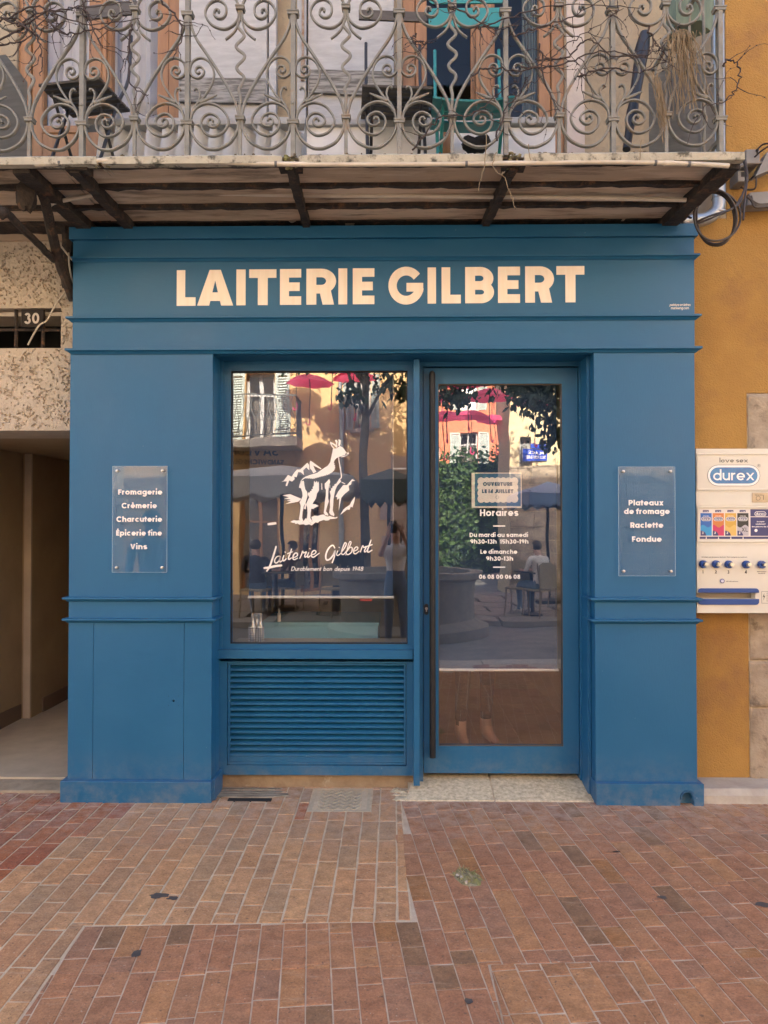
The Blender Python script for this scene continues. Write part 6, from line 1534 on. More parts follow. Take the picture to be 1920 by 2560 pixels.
# coin plate
MB().prism([(mx(1880)+.0,mz(1256)),(a1-.12,mz(1256)),(a1-.12,mz(1232.5)),(mx(1880),mz(1232.5))],'y',ym-.004,ym-.0003).build('coin_plate', mat('brushed_bronze', (.40,.33,.25), (.33,.27,.20), scale=30, rough=.4, metal=.6), vm, bevel=.002)
M = MB(); q = P(1894.5,1245.5,ym); ribbon(M, arc(0,0,.012,.012,0,360,16), .0025, ym-.0046, ym-.0041, lambda p: (q.x+p.x,q.z+p.y), closed=True); M.box(mx(1907.5),mx(1908.8),ym-.0046,ym-.0041,mz(1250),mz(1238)); put_text(M,'PIECES DE 2',mx(1897),mz(1239.5),.006,ym-.0042,w=.2,width=.045,th=.0003); M.build('coin_slot', INK, vm)
# product window
pw = frame_panel(1742.5,1267,2000,1355,'display_frame',vm,.007,.006)
MB().box(mx(1749),a1-.012,ym-.0006,ym-.0002,mz(1347),mz(1273)).build('display_card', mat('card_white', (.72,.66,.60), rough=.5), vm)
cols = [((.015,.12,.42),(.02,.28,.55),'3'),((.62,.20,.05),(.55,.03,.12),'2'),((.62,.36,.06),(.70,.45,.12),'2'),((.02,.02,.022),(.45,.42,.45),'2')]
for i, (c1, c2, nn) in enumerate(cols):
    x0 = mx(1751+30.7*i); x1 = mx(1779+30.7*i); z0, z1 = mz(1339), mz(1283); y = ym-.0012
    ca = MB().box(x0,x1,y,ym-.0007,z0,z1).build('product_card', mat('card_%s' % 'abcd'[i], c1, rough=.4), vm)
    M = MB(); n = 10; wv_ = [(x0+(x1-x0)*k/n, z0+(z1-z0)*(.42+.06*sin(k*.7+i))) for k in range(n+1)]; M.prism([(x0+.0003,z0+.0003),(x1-.0003,z0+.0003)]+wv_[::-1],'y',y-.0003,y-.0001); M.build('card_wave', mat('wave_%s' % 'abcd'[i], c2, rough=.4), ca)
    M = MB(); r = (x1-x0)*.5; M.prism([(x0,z0)]+[(x0+r*cos(radians(90-9*k)), z0+r*.9*sin(radians(90-9*k))) for k in range(11)],'y',y-.0006,y-.00035); M.build('card_corner', NAVY, ca)
    M = MB(); put_text(M, nn, x0+r*.38, z0+r*.32, r*.40, y-.0008, w=.2, width=r*.25, th=.0002); M.build('card_number', WHITE_DECAL, ca)
    pill(1753+30.7*i,1777+30.7*i,1292.5,1302.5,y-.0004,ca,'durex',NAVY,outline=False,w=.17)
    M = MB(); put_text(M,'love sex',(x0+x1)/2,mz(1291),.006,y-.0003,w=.14,width=(x1-x0)*.5,th=.0002); M.build('card_text', WHITE_DECAL, ca)
    M = MB(); M.box(mx(1757+30.7*i),mx(1772+30.7*i),y,ym-.0007,mz(1280.5),mz(1275.5)); pr = M.build('price_label', NAVY, vm)
    M = MB(); put_text(M,'1 x 2€',(x0+x1)/2,mz(1280),.0045,y-.0002,w=.16,width=.026,th=.0001); M.build('price_text', WHITE_DECAL, pr)
M = MB(); put_text(M,'XL',mx(1861.5),mz(1329),.024,ym-.0019,w=.13,width=.038,th=.0003,space=.2); M.build('pen_mark', INK, vm)
x0, x1 = mx(1876), a1-.012; y = ym-.0012
bl2 = MB().box(x0,x1,y,ym-.0007,mz(1339.5),mz(1293)).build('notice_card', NAVY, vm); MB().box(x0,x1,y,ym-.0007,mz(1291),mz(1273.5)).build('notice_header', NAVY, vm)
for s, py in (('Accepte',1305.5),('seulement',1311.5),('les pièces de 2€',1318)):
    put_text(MB(), s, mx(1901), mz(py), .0072, y-.0003, w=.20, width=len(s)*.0062, th=.0002).build('notice_text', WHITE_DECAL, vm)
pill(1886,1915,1279,1290.5,y-.0004,vm,'durex',NAVY,outline=False,w=.17)
M = MB(); M.lathe((mx(1889.5),y,mz(1326)),[(.009,0),(.009,.0004)],14,'y'); M.build('notice_symbol', WHITE_DECAL, vm)
M = MB(); M.box(mx(1749),x1,y,ym-.0007,mz(1347),mz(1341.5)); M.build('display_base_strip', NAVY, vm)
for i in range(4):
    c_ = mx(1765+30.7*i); M = MB(); M.prism([(c_-.0035,mz(1346.8)),(c_+.0035,mz(1346.8)),(c_,mz(1340.8))],'y',y-.0004,y-.0001); M.build('pointer_mark', WHITE_DECAL, vm)
put_text(MB(), 'Introduire une les pieces desirees. Tirer a poignee au maximum', mx(1810), mz(1393.5), .0062, ym-.0005, w=.16, width=mx(1867)-mx(1753.5), th=.0003).build('instruction_text', INK, vm)
for k, (px, lab) in enumerate(((1756,'1'),(1788,'2'),(1819.5,'3'),(1863,'4'),(1901.5,''))):
    c_, zz = mx(px), mz(1409.5+k*.25); M = MB(); M.lathe((c_,ym-.0002,zz),[(.0225,0),(.0225,.018),(.020,.022),(.0135,.0222)],22,'y'); kb = M.build('push_button', ROYAL, vm, smooth=True)
    r_ = .0125 if k < 4 else .0095; M = MB(); M.lathe((c_+.004,ym-.0222,zz),[(r_,-.01),(r_,.020),(r_*.86,.0225),(r_*.4,.0228)],18,'y'); M.build('steel_plunger', STEEL, kb, smooth=True)
    if lab: put_text(MB(), lab, c_+.001, mz(1433), .0185, ym-.0005, w=.24, th=.0003).build('button_number', INK, vm)
for s, py in (('Remboursement',1429.5),('des pieces',1433.5)): put_text(MB(), s, mx(1903), mz(py), .0058, ym-.0005, w=.19, width=.0040*len(s), th=.0003).build('button_caption', INK, vm)
M = MB(); M.lathe((mx(1804),ym-.0002,mz(1451.5)),[(.0135,0),(.0135,.003),(.011,.004),(.009,.0042)],18,'y'); lk = M.build('lock_ring', mat('lock_blue', (.10,.10,.22), rough=.4), vm, smooth=True)
M = MB(); M.lathe((mx(1804),ym-.0045,mz(1451.5)),[(.0088,0),(.0088,.0012),(.004,.0016)],16,'y'); M.build('lock_face', mat('lock_face', (.55,.55,.68), rough=.3), lk, smooth=True)
put_text(MB(), 'voir notice dessous', mx(1829), mz(1453.5), .0055, ym-.0005, w=.17, width=mx(1844)-mx(1814), th=.0003).build('lock_caption', INK, vm)
# delivery tray surround
n = 8; r = .018
def rrect(x0,x1,z0,z1,r,top):
    if top: return [(x0,z0),(x1,z0)]+[(x1-r+r*cos(radians(90*k/n)), z1-r+r*sin(radians(90*k/n))) for k in range(n+1)]+[(x0+r+r*cos(radians(90+90*k/n)), z1-r+r*sin(radians(90+90*k/n))) for k in range(n+1)]
    return [(x1,z1),(x0,z1)]+[(x0+r+r*cos(radians(180+90*k/n)), z0+r+r*sin(radians(180+90*k/n))) for k in range(n+1)]+[(x1-r+r*cos(radians(270+90*k/n)), z0+r+r*sin(radians(270+90*k/n))) for k in range(n+1)]
M = MB(); M.prism(rrect(ns0,ns1,iz1+.001,nt1,r,True),'y',ym-.008,ym-.0002); M.build('tray_hood', ROYAL, vm, bevel=.002)
M = MB(); M.prism(rrect(ns0,ns1,nt0,iz0-.001,r,False),'y',ym-.008,ym-.0002); M.build('tray_lip', ROYAL, vm, bevel=.002)
M = MB(); x0, z0, z1 = mx(1902.5), mz(1506.5), mz(1477.5); ribbon(M, [(x0,z0),(a1-.02,z0),(a1-.02,z1),(x0,z1),(x0,z0)], .0016, ym-.0006, ym-.0002, lambda p: (p.x,p.y), closed=True)
M.prism([(x0+.016,z1-.008),(x0+.006,z1-.032),(x0+.013,z1-.030),(x0+.009,z1-.052),(x0+.020,z1-.024),(x0+.013,z1-.026)],'y',ym-.0007,ym-.0002)
for k in range(5): put_text(M, 'notice electrique', x0+.052, z1-.012-.011*k, .005, ym-.0003-.0, w=.16, width=.05, th=.0001)
M.build('electric_notice', INK, vm)
# ================================================================ the other side of the street (seen only in the shop glass)
def Q(px, py, Yw):
    p = P(px, py, 2*.218-Yw); return V((p.x, Yw, p.z))
YO = -12.0
YEL = mat('yellow_ochre_render', (.60,.40,.19), (.54,.355,.165), scale=1.2, rough=.9, bump=.4, bscale=30)
CRM = mat('cream_yellow_render', (.66,.55,.34), (.60,.50,.30), scale=1.2, rough=.9, bump=.4, bscale=30)
SHUT = mat('grey_green_shutter', (.36,.40,.37), (.32,.36,.33), scale=4, rough=.7)
FARG = glass_mat('street_window_glass', .25)
DARKIN = mat('dim_interior', (.05,.045,.04), rough=.8)
PINKGREY = mat('pinkish_stone', (.42,.33,.27), (.34,.27,.22), scale=3, rough=.9, bump=.4, bscale=25)
def house(name, label, x0, x1, y, zt, m, wins, shopz=None):
    """a facade facing the shop, with openings recessed by real reveals"""
    b = thing(name, label, 'building', ((x0+x1)/2, y-2, 0), 'houses across the street')
    xsn = sorted({x0,x1}|{v for w_ in wins for v in w_[:2]}); zsn = sorted({-.2,zt}|{v for w_ in wins for v in w_[2:4]})
    M = MB()
    for i in range(len(xsn)-1):
        for j in range(len(zsn)-1):
            cx_, cz_ = (xsn[i]+xsn[i+1])/2, (zsn[j]+zsn[j+1])/2
            if any(w_[0] < cx_ < w_[1] and w_[2] < cz_ < w_[3] for w_ in wins): continue
            M.box(xsn[i],xsn[i+1],y-.35,y,zsn[j],zsn[j+1])
    M.build('wall', m, b); MB().box(x0+.2005,x1-.2005,y-2,y-.8,-.2,zt-.01).build('body', DARKIN, b); MB().box(x0,x0+.2,y-2,y-.35,-.2,zt).build('side_wall', m, b); MB().box(x1-.2,x1,y-2,y-.35,-.2,zt).build('side_wall', m, b)
    M = MB(); M.prism([(y-2,zt+.6),(y+.45,zt),(y+.45,zt+.14),(y-2,zt+.74)],'x',x0-.1,x1+.1); M.build('roof', ROOF, b)
    for (a, c, zb, zz, kind) in wins:
        M = MB(); t_ = .07; yy = y-.22
        M.box(a,a+t_,yy-.06,yy,zb,zz); M.box(c-t_,c,yy-.06,yy,zb,zz); M.box(a+t_,c-t_,yy-.06,yy,zz-t_,zz); M.box(a+t_,c-t_,yy-.06,yy,zb,zb+t_); M.box((a+c)/2-.04,(a+c)/2+.04,yy-.06,yy,zb+t_,zz-t_); M.box(a+t_,c-t_,yy-.055,yy-.005,zb+(zz-zb)*.68,zb+(zz-zb)*.68+.05)
        fr = M.build('window', WHITEWOOD if kind != 'shop' else OAK, b); MB().box(a+t_,c-t_,yy-.035,yy-.03,zb+t_,zz-t_).build('pane', FARG, fr)
        MB().box(a,c,y-.79,y-.7,zb,zz).build('curtain', mat('far_curtain', (.30,.26,.22), rough=.9) if kind != 'shop' else DARKIN, b)
        if kind == 'shut':
            for s, xx in ((-1,a),(1,c)):
                w_ = (c-a)/2; M = MB(); xa, xb = (xx-w_-.02,xx-.02) if s < 0 else (xx+.02,xx+w_+.02)
                M.box(xa,xa+.06,y+.005,y+.045,zb,zz); M.box(xb-.06,xb,y+.005,y+.045,zb,zz); M.box(xa+.06,xb-.06,y+.005,y+.045,zz-.07,zz); M.box(xa+.06,xb-.06,y+.005,y+.045,zb,zb+.07)
                k = 0; q = zb+.09
                while q < zz-.10: M.prism([(y+.008,q+.03),(y+.018,q+.035),(y+.042,q),(y+.032,q-.005)],'x',xa+.06,xb-.06); q += .055
                M.build('shutter', SHUT, b)
            M = MB(); M.box(a-.08,c+.08,y+.0005,y+.10,zb-.08,zb); M.build('sill', SILLSTONE, b)
    return b
xy0, xy1 = Q(330,1300,YO).x, Q(1022,1300,YO).x
zbal = Q(600,1108,YO).z
wA = (Q(612,1100,YO).x, Q(686,1100,YO).x, zbal+.02, Q(600,935,YO).z, 'shut'); wB = (Q(884,1000,YO).x, Q(924,1000,YO).x, Q(884,1075,YO).z, Q(884,938,YO).z, 'shut')
wC = (Q(400,1100,YO).x, Q(470,1100,YO).x, zbal+.4, zbal+2.2, 'shut')
wS = (Q(600,1300,YO).x, Q(700,1300,YO).x, .05, 2.35, 'shop'); wT = (Q(745,1300,YO).x, Q(800,1300,YO).x, .05, 2.3, 'shop'); wU = (Q(430,1300,YO).x, Q(560,1300,YO).x, .05, 2.35, 'shop')
up = [(a, c, b+3.0, min(z_+3.0, 8.6), k) for (a,c,b,z_,k) in (wA,wB,wC)]
yh = house('yellow_house', 'sunlit yellow ochre house with shutters and an iron balcony across the street', xy0, xy1, YO, 9.2, YEL, [wA,wB,wC,wS,wT,wU]+up)
# its shop sign, readable from this side of the street
M = MB(); q = Q(640,1140,YO); MB().box(q.x-1.1,q.x+.9,YO+.001,YO+.05,q.z-.28,q.z+.34).build('sign_board', mat('sand_sign', (.52,.33,.15), (.46,.29,.13), scale=3, rough=.8), yh)
def back_text(s, xc, zb, cap, y, m, par, w, width):
    """lettering facing away from the shop front's side: reads correctly for someone looking across the street"""
    M = MB(); pcs, W = text_pieces(s, w); sx = width/W
    mp = lambda p: (xc+width/2-p[0]*sx, zb+p[1]*cap)
    for i, (k, r_) in enumerate(pcs):
        yy = y+(i%7)*2e-4
        if k == 'p': poly(M, r_, y-.005, yy, mp)
        else: ribbon(M, r_, w, yy, y-.005, mp, closed=(V(r_[0])-V(r_[-1])).length < 1e-6)
    return M.build('sign_text', m, par)
back_text('SAVEURS', q.x-.1, q.z+.02, .24, YO+.056, INK, yh, .16, 1.25); back_text('SANDWICHS GLACES', q.x-.1, q.z-.20, .12, YO+.056, INK, yh, .2, 1.5)
# balcony of the yellow house
x0, x1 = Q(470,1100,YO).x, Q(755,1100,YO).x
MB().box(x0,x1,YO+.001,YO+.95,zbal-.16,zbal).build('balcony_slab', SILLSTONE, yh)
M = MB(); z1 = zbal+.95
M.box(x0,x1,YO+.90,YO+.93,z1-.03,z1); M.box(x0,x1,YO+.90,YO+.93,zbal+.05,zbal+.08); M.box(x1-.03,x1,YO+.001,YO+.90,z1-.03,z1)
k = 0; x = x0+.05
while x < x1:
    M.tube([(x+.04*sin(a*pi/4)*(1 if k%2 else -1), YO+.915, zbal+.06+.86*a/8) for a in range(9)], .009, 4)
    if k%3 == 0: M.tube([(x+.12*cos(a*.7)*(1-a*.09), YO+.915, zbal+.45+.12*sin(a*.7)*(1-a*.09)) for a in range(10)], .008, 4)
    x += .085; k += 1
for j in range(9): M.tube([(x1-.015, YO+.08+j*.1, zbal), (x1-.015, YO+.08+j*.1, z1)], .009, 4)
M.build('balcony_railing', mat('rust_grey_iron', (.10,.10,.095), rough=.7), yh)
x = Q(853,1000,YO).x; M = MB(); M.tube([(x,YO+.07,9.0),(x,YO+.07,.3)], .05, 10); M.build('drainpipe', GALV, yh, smooth=True)
# stone corner strip
rq = random.Random(8)
for j in range(9):
    z0 = -.1+j*.36; w_ = .62 if j%2 else .42; MB().box(xy1-w_,xy1+.02,YO+.001,YO+.03+rq.uniform(0,.015),z0+.008,z0+.352).build('corner_stone', PINKGREY, yh)
# cream house on the other corner, with a stone base
YC = -12.6; cx0 = Q(1276,1200,YC).x
ch = house('cream_house', 'cream yellow corner house with a rubble stone base across the street', cx0, cx0+8, YC, 9.0, CRM, [(Q(1300,1100,YC).x,Q(1330,1100,YC).x,Q(1300,1165,YC).z,Q(1300,1085,YC).z,'plain'),(cx0+2.6,cx0+3.5,3.4,5.2,'shut'),(cx0+5.2,cx0+6.1,3.4,5.2,'shut'),(cx0+2.6,cx0+3.5,6.4,8.0,'shut')])
zb_ = Q(1300,1165,YC).z; z0 = -.1; j = 0
while z0 < zb_:
    h_ = rq.uniform(.26,.40); x = cx0-.02+(0 if j%2 else -.0)
    while x < cx0+5:
        w_ = rq.uniform(.4,.85); MB().box(x+.006,x+w_-.006,YC+.001,YC+.03+rq.uniform(0,.03),z0+.006,min(z0+h_,zb_)-.006).build('base_stone', STONE, ch); x += w_
    z0 += h_; j += 1
x = Q(1340,1140,YC).x; z_ = Q(1340,1140,YC).z
SB = mat('street_sign_blue', (.02,.06,.42), rough=.4)
MB().box(x-.30,x+.28,YC+.034,YC+.05,z_-.13,z_+.17).build('street_sign', SB, ch); MB().box(x-.12,x+.34,YC+.034,YC+.048,z_+.20,z_+.32).build('street_sign', SB, ch)
back_text('PLACE', x-.0, z_+.04, .08, YC+.053, WHITE_DECAL, ch, .18, .36); back_text('DE LA FONTAINE', x-.0, z_-.08, .08, YC+.053, WHITE_DECAL, ch, .18, .46)
gw = lambda x: [(x+.9+2.6*i,x+1.9+2.6*i,.9+3.1*j,2.7+3.1*j,'shut') for i in range(3) for j in range(3)]
house('added_grey_house', 'added grey beige house next to the yellow house, blocking low sky light', xy0-8.4, xy0-.02, YO-.3, 10.4, mat('grey_beige_render', (.40,.34,.26), (.34,.29,.22), scale=1, rough=.9), gw(xy0-8.4))  # added house, closes off low sky light beside the yellow house
house('added_rose_house', 'added dusty rose house next to the cream corner house, blocking low sky light', cx0+8.02, cx0+16.4, YC+.2, 10.0, mat('rose_render', (.46,.27,.20), (.40,.23,.17), scale=1, rough=.9), gw(cx0+8.02))  # added likewise to screen low sky light past the cream house
# far row closing the lane, hedge, lamp
YR2 = -34
house('red_house', 'far coral red house closing the lane across the street', -4.0, 9.0, YR2, 12.5, mat('coral_render', (.50,.16,.08), (.44,.135,.07), scale=1, rough=.9), [(.8+2.6*i,1.8+2.6*i,4.4+3.2*j,6.4+3.2*j,'shut') for i in range(3) for j in range(2)])
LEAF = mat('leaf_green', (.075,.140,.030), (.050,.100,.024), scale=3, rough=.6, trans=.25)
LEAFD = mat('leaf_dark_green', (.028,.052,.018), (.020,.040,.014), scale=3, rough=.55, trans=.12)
def leaves(n, boxf, size, seed, droop=.3):
    rnd = random.Random(seed); M = MB()
    for k in range(n):
        c = V(boxf(rnd)); s = size*rnd.uniform(.6,1.25); d = V((rnd.gauss(0,1),rnd.gauss(0,1),rnd.gauss(-droop*3,.8))).normalized(); u = d.orthogonal().normalized(); u = (Matrix.Rotation(rnd.random()*6.3,3,d)@u); nrm = d.cross(u)
        M.add([c,c+d*s*.35+u*s*.26+nrm*s*.05,c+d*s*.75+u*s*.18,c+d*s,c+d*s*.75-u*s*.18,c+d*s*.35-u*s*.26+nrm*s*.05],[(0,1,2,3),(0,3,4,5)])
    return M
hd_ = thing('hedge', 'clipped green hedge across the lane between the two corner houses', 'hedge', (1.5,-20,0))
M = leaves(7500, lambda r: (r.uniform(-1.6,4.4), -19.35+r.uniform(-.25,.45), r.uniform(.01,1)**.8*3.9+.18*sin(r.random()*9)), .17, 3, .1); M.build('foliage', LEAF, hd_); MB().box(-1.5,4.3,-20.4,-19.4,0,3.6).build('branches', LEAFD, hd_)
def tree(label, x, y, zc, rx, ry, rz, n, seed, tr, hang=()):
    rnd = random.Random(seed); t = thing('street_tree', label, 'tree', (x,y,0), 'leafy trees across the street')
    M = MB(); top = V((x+.2,y,zc+.4)); pts = [V((x+.05*noise.noise(V((seed,k,1))), y, zc*1.02*k/8)) for k in range(9)]; M.tube(pts,[tr*(1.35-.08*k) for k in range(9)],10)
    for k in range(9):
        a = rnd.uniform(0,6.28); e = V((x+rx*.8*cos(a), y+ry*.8*sin(a), zc+rz*rnd.uniform(-.1,.7))); s = pts[rnd.choice((6,7,8))]; M.tube(cat([s, s.lerp(e,.5)+V((0,0,.25)), e],4),[tr*.45*(1-k_/10) for k_ in range(9)],6)
    M.build('trunk', mat('plane_bark', (.14,.12,.095), (.085,.072,.055), scale=6, rough=.9), t, smooth=True)
    cl = [(V((x+rnd.gauss(0,.42)*rx, y+rnd.gauss(0,.42)*ry, zc+abs(rnd.gauss(0,.5))*rz)), rnd.uniform(.3,.62)) for _ in range(26)]+[(V(h), .26) for h in hang]
    def pick(r):
        c, s = r.choice(cl); d = V((r.gauss(0,1),r.gauss(0,1),r.gauss(0,.8))); return c+d*s*.55
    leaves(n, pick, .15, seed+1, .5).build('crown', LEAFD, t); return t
tree('tall street tree with a slim trunk before the yellow house', Q(912,1200,-9.5).x, -9.5, 4.7, 1.2, 1.2, 1.6, 2600, 11, .085, [(-.8,-9.3,4.1),(.1,-9.3,4.2)])
xq_ = Q(1385,1000,-8.0); tree('low hanging street tree before the cream house', xq_.x+.7, -8.0, 4.1, 1.3, 1.2, 1.5, 3400, 17, .10, [(Q(1350,1010,-7.8)),(Q(1385,1050,-7.8)),(Q(1395,1085,-7.9)),(Q(1330,985,-7.8)),(Q(1300,965,-7.9)),(Q(1395,1000,-7.9)),(Q(1360,960,-7.9)),(Q(1150,985,-8.4)),(Q(1110,965,-8.4))])
# pink umbrellas strung over the lane
PINK = mat('pink_nylon', (.86,.13,.27), (.80,.11,.24), scale=2, rough=.5, trans=.45)
def umbrella(c, r, tilt, lab, mesh_src=None):
    t = thing('pink_umbrella', lab, 'umbrella', c, 'pink umbrellas hung over the lane')
    M = MB(); n = 8; rings = 5; vs = [V((0,0,.30*r))]
    for j in range(1,rings+1):
        a = j/rings
        for k in range(n*2):
            an = 2*pi*k/(n*2); rr = r*a*(1 if k%2 == 0 else (.97-.05*a)); zz = .30*r-(.36*r)*a*a-(0 if k%2 == 0 else -.012*a); vs.append(V((rr*cos(an),rr*sin(an),zz)))
    m_ = n*2; fs = [(0,1+k,1+(k+1)%m_) for k in range(m_)]+[(1+j*m_+k,1+(j+1)*m_+k,1+(j+1)*m_+(k+1)%m_,1+j*m_+(k+1)%m_) for j in range(rings-1) for k in range(m_)]
    M.add([v+V(c) for v in vs], fs); M.build('canopy', PINK, t, smooth=True)
    M = MB(); M.tube([V(c)+V((0,0,.36*r)),V(c)-V((0,0,.72))],.010,5); M.build('shaft', BLK, t)
    M = MB(); M.tube(cat([V(c)-V((0,0,.72)),V(c)-V((0,0,.84)),V(c)-V((.05,0,.88)),V(c)-V((.09,0,.82))],4),.014,5); M.build('handle', mat('pink_handle', (.6,.05,.18), rough=.4), t)
    return t
proto_u = umbrella((0,0,0), .50, 0, 'x')
spots = [(776,958,-10.2,'pink umbrella hanging alone before the yellow wall'),(742,922,-11.2,'pink umbrella just above the lone one before the yellow wall'),(830,920,-10.8,'pink umbrella above the drainpipe of the yellow house'),(886,946,-11.2,'pink umbrella half hidden in the tall tree'),
 (1118,990,-9.6,'pink umbrella lowest over the lane'),(1172,956,-9.0,'pink umbrella over the lane before the red house'),(1228,992,-9.8,'big pink umbrella beside the cream house corner'),(1235,950,-11.5,'pink umbrella high by the cream house corner'),(1180,1040,-12.6,'pink umbrella hanging over the hedge'),(1110,1044,-11,'pink umbrella at the yellow house corner'),(1240,1048,-14,'small far pink umbrella by the cream house'),(1105,940,-12,'pink umbrella high at the yellow house corner'),(1340,1005,-10.2,'pink umbrella behind the low hanging tree'),(1240,925,-12,'pink umbrella topmost over the lane')]
for k, (px, py, y, lab) in enumerate(spots):
    q = Q(px,py,y)
    if k == 0: proto_u.location = q; proto_u['label'] = lab
    else: copy_tree(proto_u, q, k*.37, lab)
cb = MB()
for y in (-10.5,-12.2,-13.3,-15.2,-18): cb.tube([(-4+8.5*k/12, y, 7.4-.9*sin(pi*k/12)) for k in range(13)], .008, 4)
tag(cb.build('umbrella_cables', CABLE), 'thin steel cables strung over the lane for the pink umbrellas', 'cable')
# terrace parasols
def parasol(label, px0, px1, pyt, pyb, y, m, w_extra=0):
    a, b = Q(px0,pyt,y), Q(px1,pyt,y); zb = Q(px0,pyb,y).z; c = (a.x+b.x)/2; r = (b.x-a.x)/2; za = a.z; dy = 1.3
    t = thing('terrace_parasol', label, 'parasol', (c,y-dy,0), 'parasols on the cafe terrace'); M = MB(); n = 10
    top = (c,y-dy,za+.28); vs = [top]; rim = []
    for (p,q) in (((-r,dy),(r,dy)),((r,dy),(r,-dy)),((r,-dy),(-r,-dy)),((-r,-dy),(-r,dy))):
        for k in range(n): u = k/n; rim.append((c+p[0]+(q[0]-p[0])*u, y-dy+p[1]+(q[1]-p[1])*u))
    vs += [(x,yy,za) for x,yy in rim]; hz = za-zb; vs += [(x,yy,za-hz*(.72+.28*abs(sin(pi*k/2.0)))) for k,(x,yy) in enumerate(rim)]; m_ = len(rim)
    M.add(vs,[(0,1+k,1+(k+1)%m_) for k in range(m_)]+[(1+k,1+(k+1)%m_,1+m_+(k+1)%m_,1+m_+k) for k in range(m_)]); M.build('canopy', m, t)
    M = MB(); M.tube([(c,y-dy,0),(c,y-dy,za+.27)],.03,8); M.build('pole', BLACKMETAL, t); M = MB(); M.lathe((c,y-dy,-.02),[(.3,0),(.3,.06),(.05,.1)],14); M.build('base', BLACKMETAL, t)
    for s in (-1,1):
        for s2 in (-1,1): M = MB(); M.tube([(c,y-dy,za+.1),(c+s*r*.95,y-dy+s2*dy*.95,za+.02)],.012,5); M.build('rib', BLACKMETAL, t)
CANV = mat('pale_canvas', (.46,.44,.40), (.40,.38,.34), scale=2, rough=.8, trans=.2)
parasol('wide pale terrace parasol before the yellow house shop', 470,885,1190,1246,-7.8,CANV)
parasol('dark green terrace parasol beside the tall tree', 905,1040,1196,1262,-7.4,mat('dark_canvas', (.05,.065,.055), rough=.85))
parasol('pale blue terrace parasol before the cream house', 1322,1500,1232,1268,-9.0,mat('blue_canvas', (.20,.30,.48), rough=.8, trans=.2))
# fountain basin
q = Q(1150,1470,-6.2); fc = (q.x-.75, -6.9); 
ft = thing('fountain', 'low round stone fountain basin in the street, opposite the glass door', 'fountain', (fc[0],fc[1],0))
M = MB(); M.lathe((fc[0],fc[1],-.12),[(1.25,0),(1.25,.14),(1.12,.18),(1.05,.24),(1.08,.85),(1.18,.90),(1.18,.99),(1.0,.99),(.98,.80),(.2,.78)],40); M.build('basin', mat('fountain_stone', (.24,.21,.165), (.17,.15,.115), scale=5, rough=.85, bump=.6, bscale=30), ft, smooth=True)
M = MB(); M.lathe((fc[0],fc[1],.5),[(.97,.24),(.3,.241)],30); M.build('water', mat('fountain_water', (.03,.045,.04), rough=.05), ft)
M = MB(); M.lathe((fc[0],fc[1],.6),[(.22,0),(.18,.5),(.24,.6),(.14,.75),(.05,.8)],16); M.build('column', PINKGREY, ft, smooth=True)
# cafe tables and chairs
WICK = mat('woven_beige', (.33,.27,.16), (.20,.16,.09), scale=60, rough=.8)
def cafe_chair():
    t = thing('cafe_chair', 'x', 'chair', (0,0,0), 'woven cafe chairs on the terrace')
    MB().box(-.21,.21,-.20,.20,.44,.47).build('seat', WICK, t, bevel=.01); M = MB(); M.prism([(-.20,.50),(.20,.50),(.17,.88),(.08,.93),(-.08,.93),(-.17,.88)],'y',-.22,-.195); M.build('backrest', WICK, t)
    for x in (-.19,.19):
        for y in (-.19,.19): M = MB(); M.tube([(x*1.08,y*1.15,0),(x,y,.44 if y > 0 else .92)],.013,6); M.build('leg', STRAW, t)
    return t
cc = cafe_chair(); spc = [(Q(1300,1400,-8.6),.4,'woven cafe chair nearest the fountain'),(Q(1350,1400,-8.2),2.6,'woven cafe chair at the foot of the low hanging tree'),(Q(1390,1400,-9.2),-1,'woven cafe chair under the pale blue parasol'),(Q(640,1400,-8.3),.3,'woven cafe chair under the middle of the wide parasol'),(Q(720,1400,-8.8),1.8,'woven cafe chair by the seated guests'),(Q(840,1400,-8.2),-.6,'woven cafe chair near the tall tree')]
for k, (q, a, lab) in enumerate(spc):
    if k == 0: cc.location = (q.x,q.y,-.02); cc.rotation_euler = (0,0,a); cc['label'] = lab
    else: copy_tree(cc, (q.x,q.y,-.02), a, lab)
for lab, q in (('round cafe table under the wide pale parasol',Q(690,1400,-8.5)),('round cafe table before the cream house',Q(1330,1400,-8.5))):
    t = thing('cafe_table', lab, 'table', (q.x,q.y,0), 'round tables on the terrace'); MB().lathe((q.x,q.y,.70),[(.33,0),(.33,.025)],22).build('tabletop', DARKWOOD, t)
    MB().lathe((q.x,q.y,-.02),[(.2,0),(.2,.02),(.03,.05),(.03,.72)],12).build('pedestal', BLACKMETAL, t, smooth=True)
t = thing('menu_board', 'dark chalk menu board standing by the tall street tree', 'menu board', (Q(860,1400,-8.9).x,-8.9,0)); q = Q(870,1400,-8.9)
M = MB(); M.obox((q.x,q.y,.55),(.28,0,0),(0,.012,.0),(0,-.10,.55)); M.build('board', mat('slate', (.03,.032,.033), rough=.8), t); M = MB(); M.obox((q.x,q.y-.22,.55),(.28,0,0),(0,.012,.0),(0,.10,.55)); M.build('rear_leg', DARKWOOD, t)
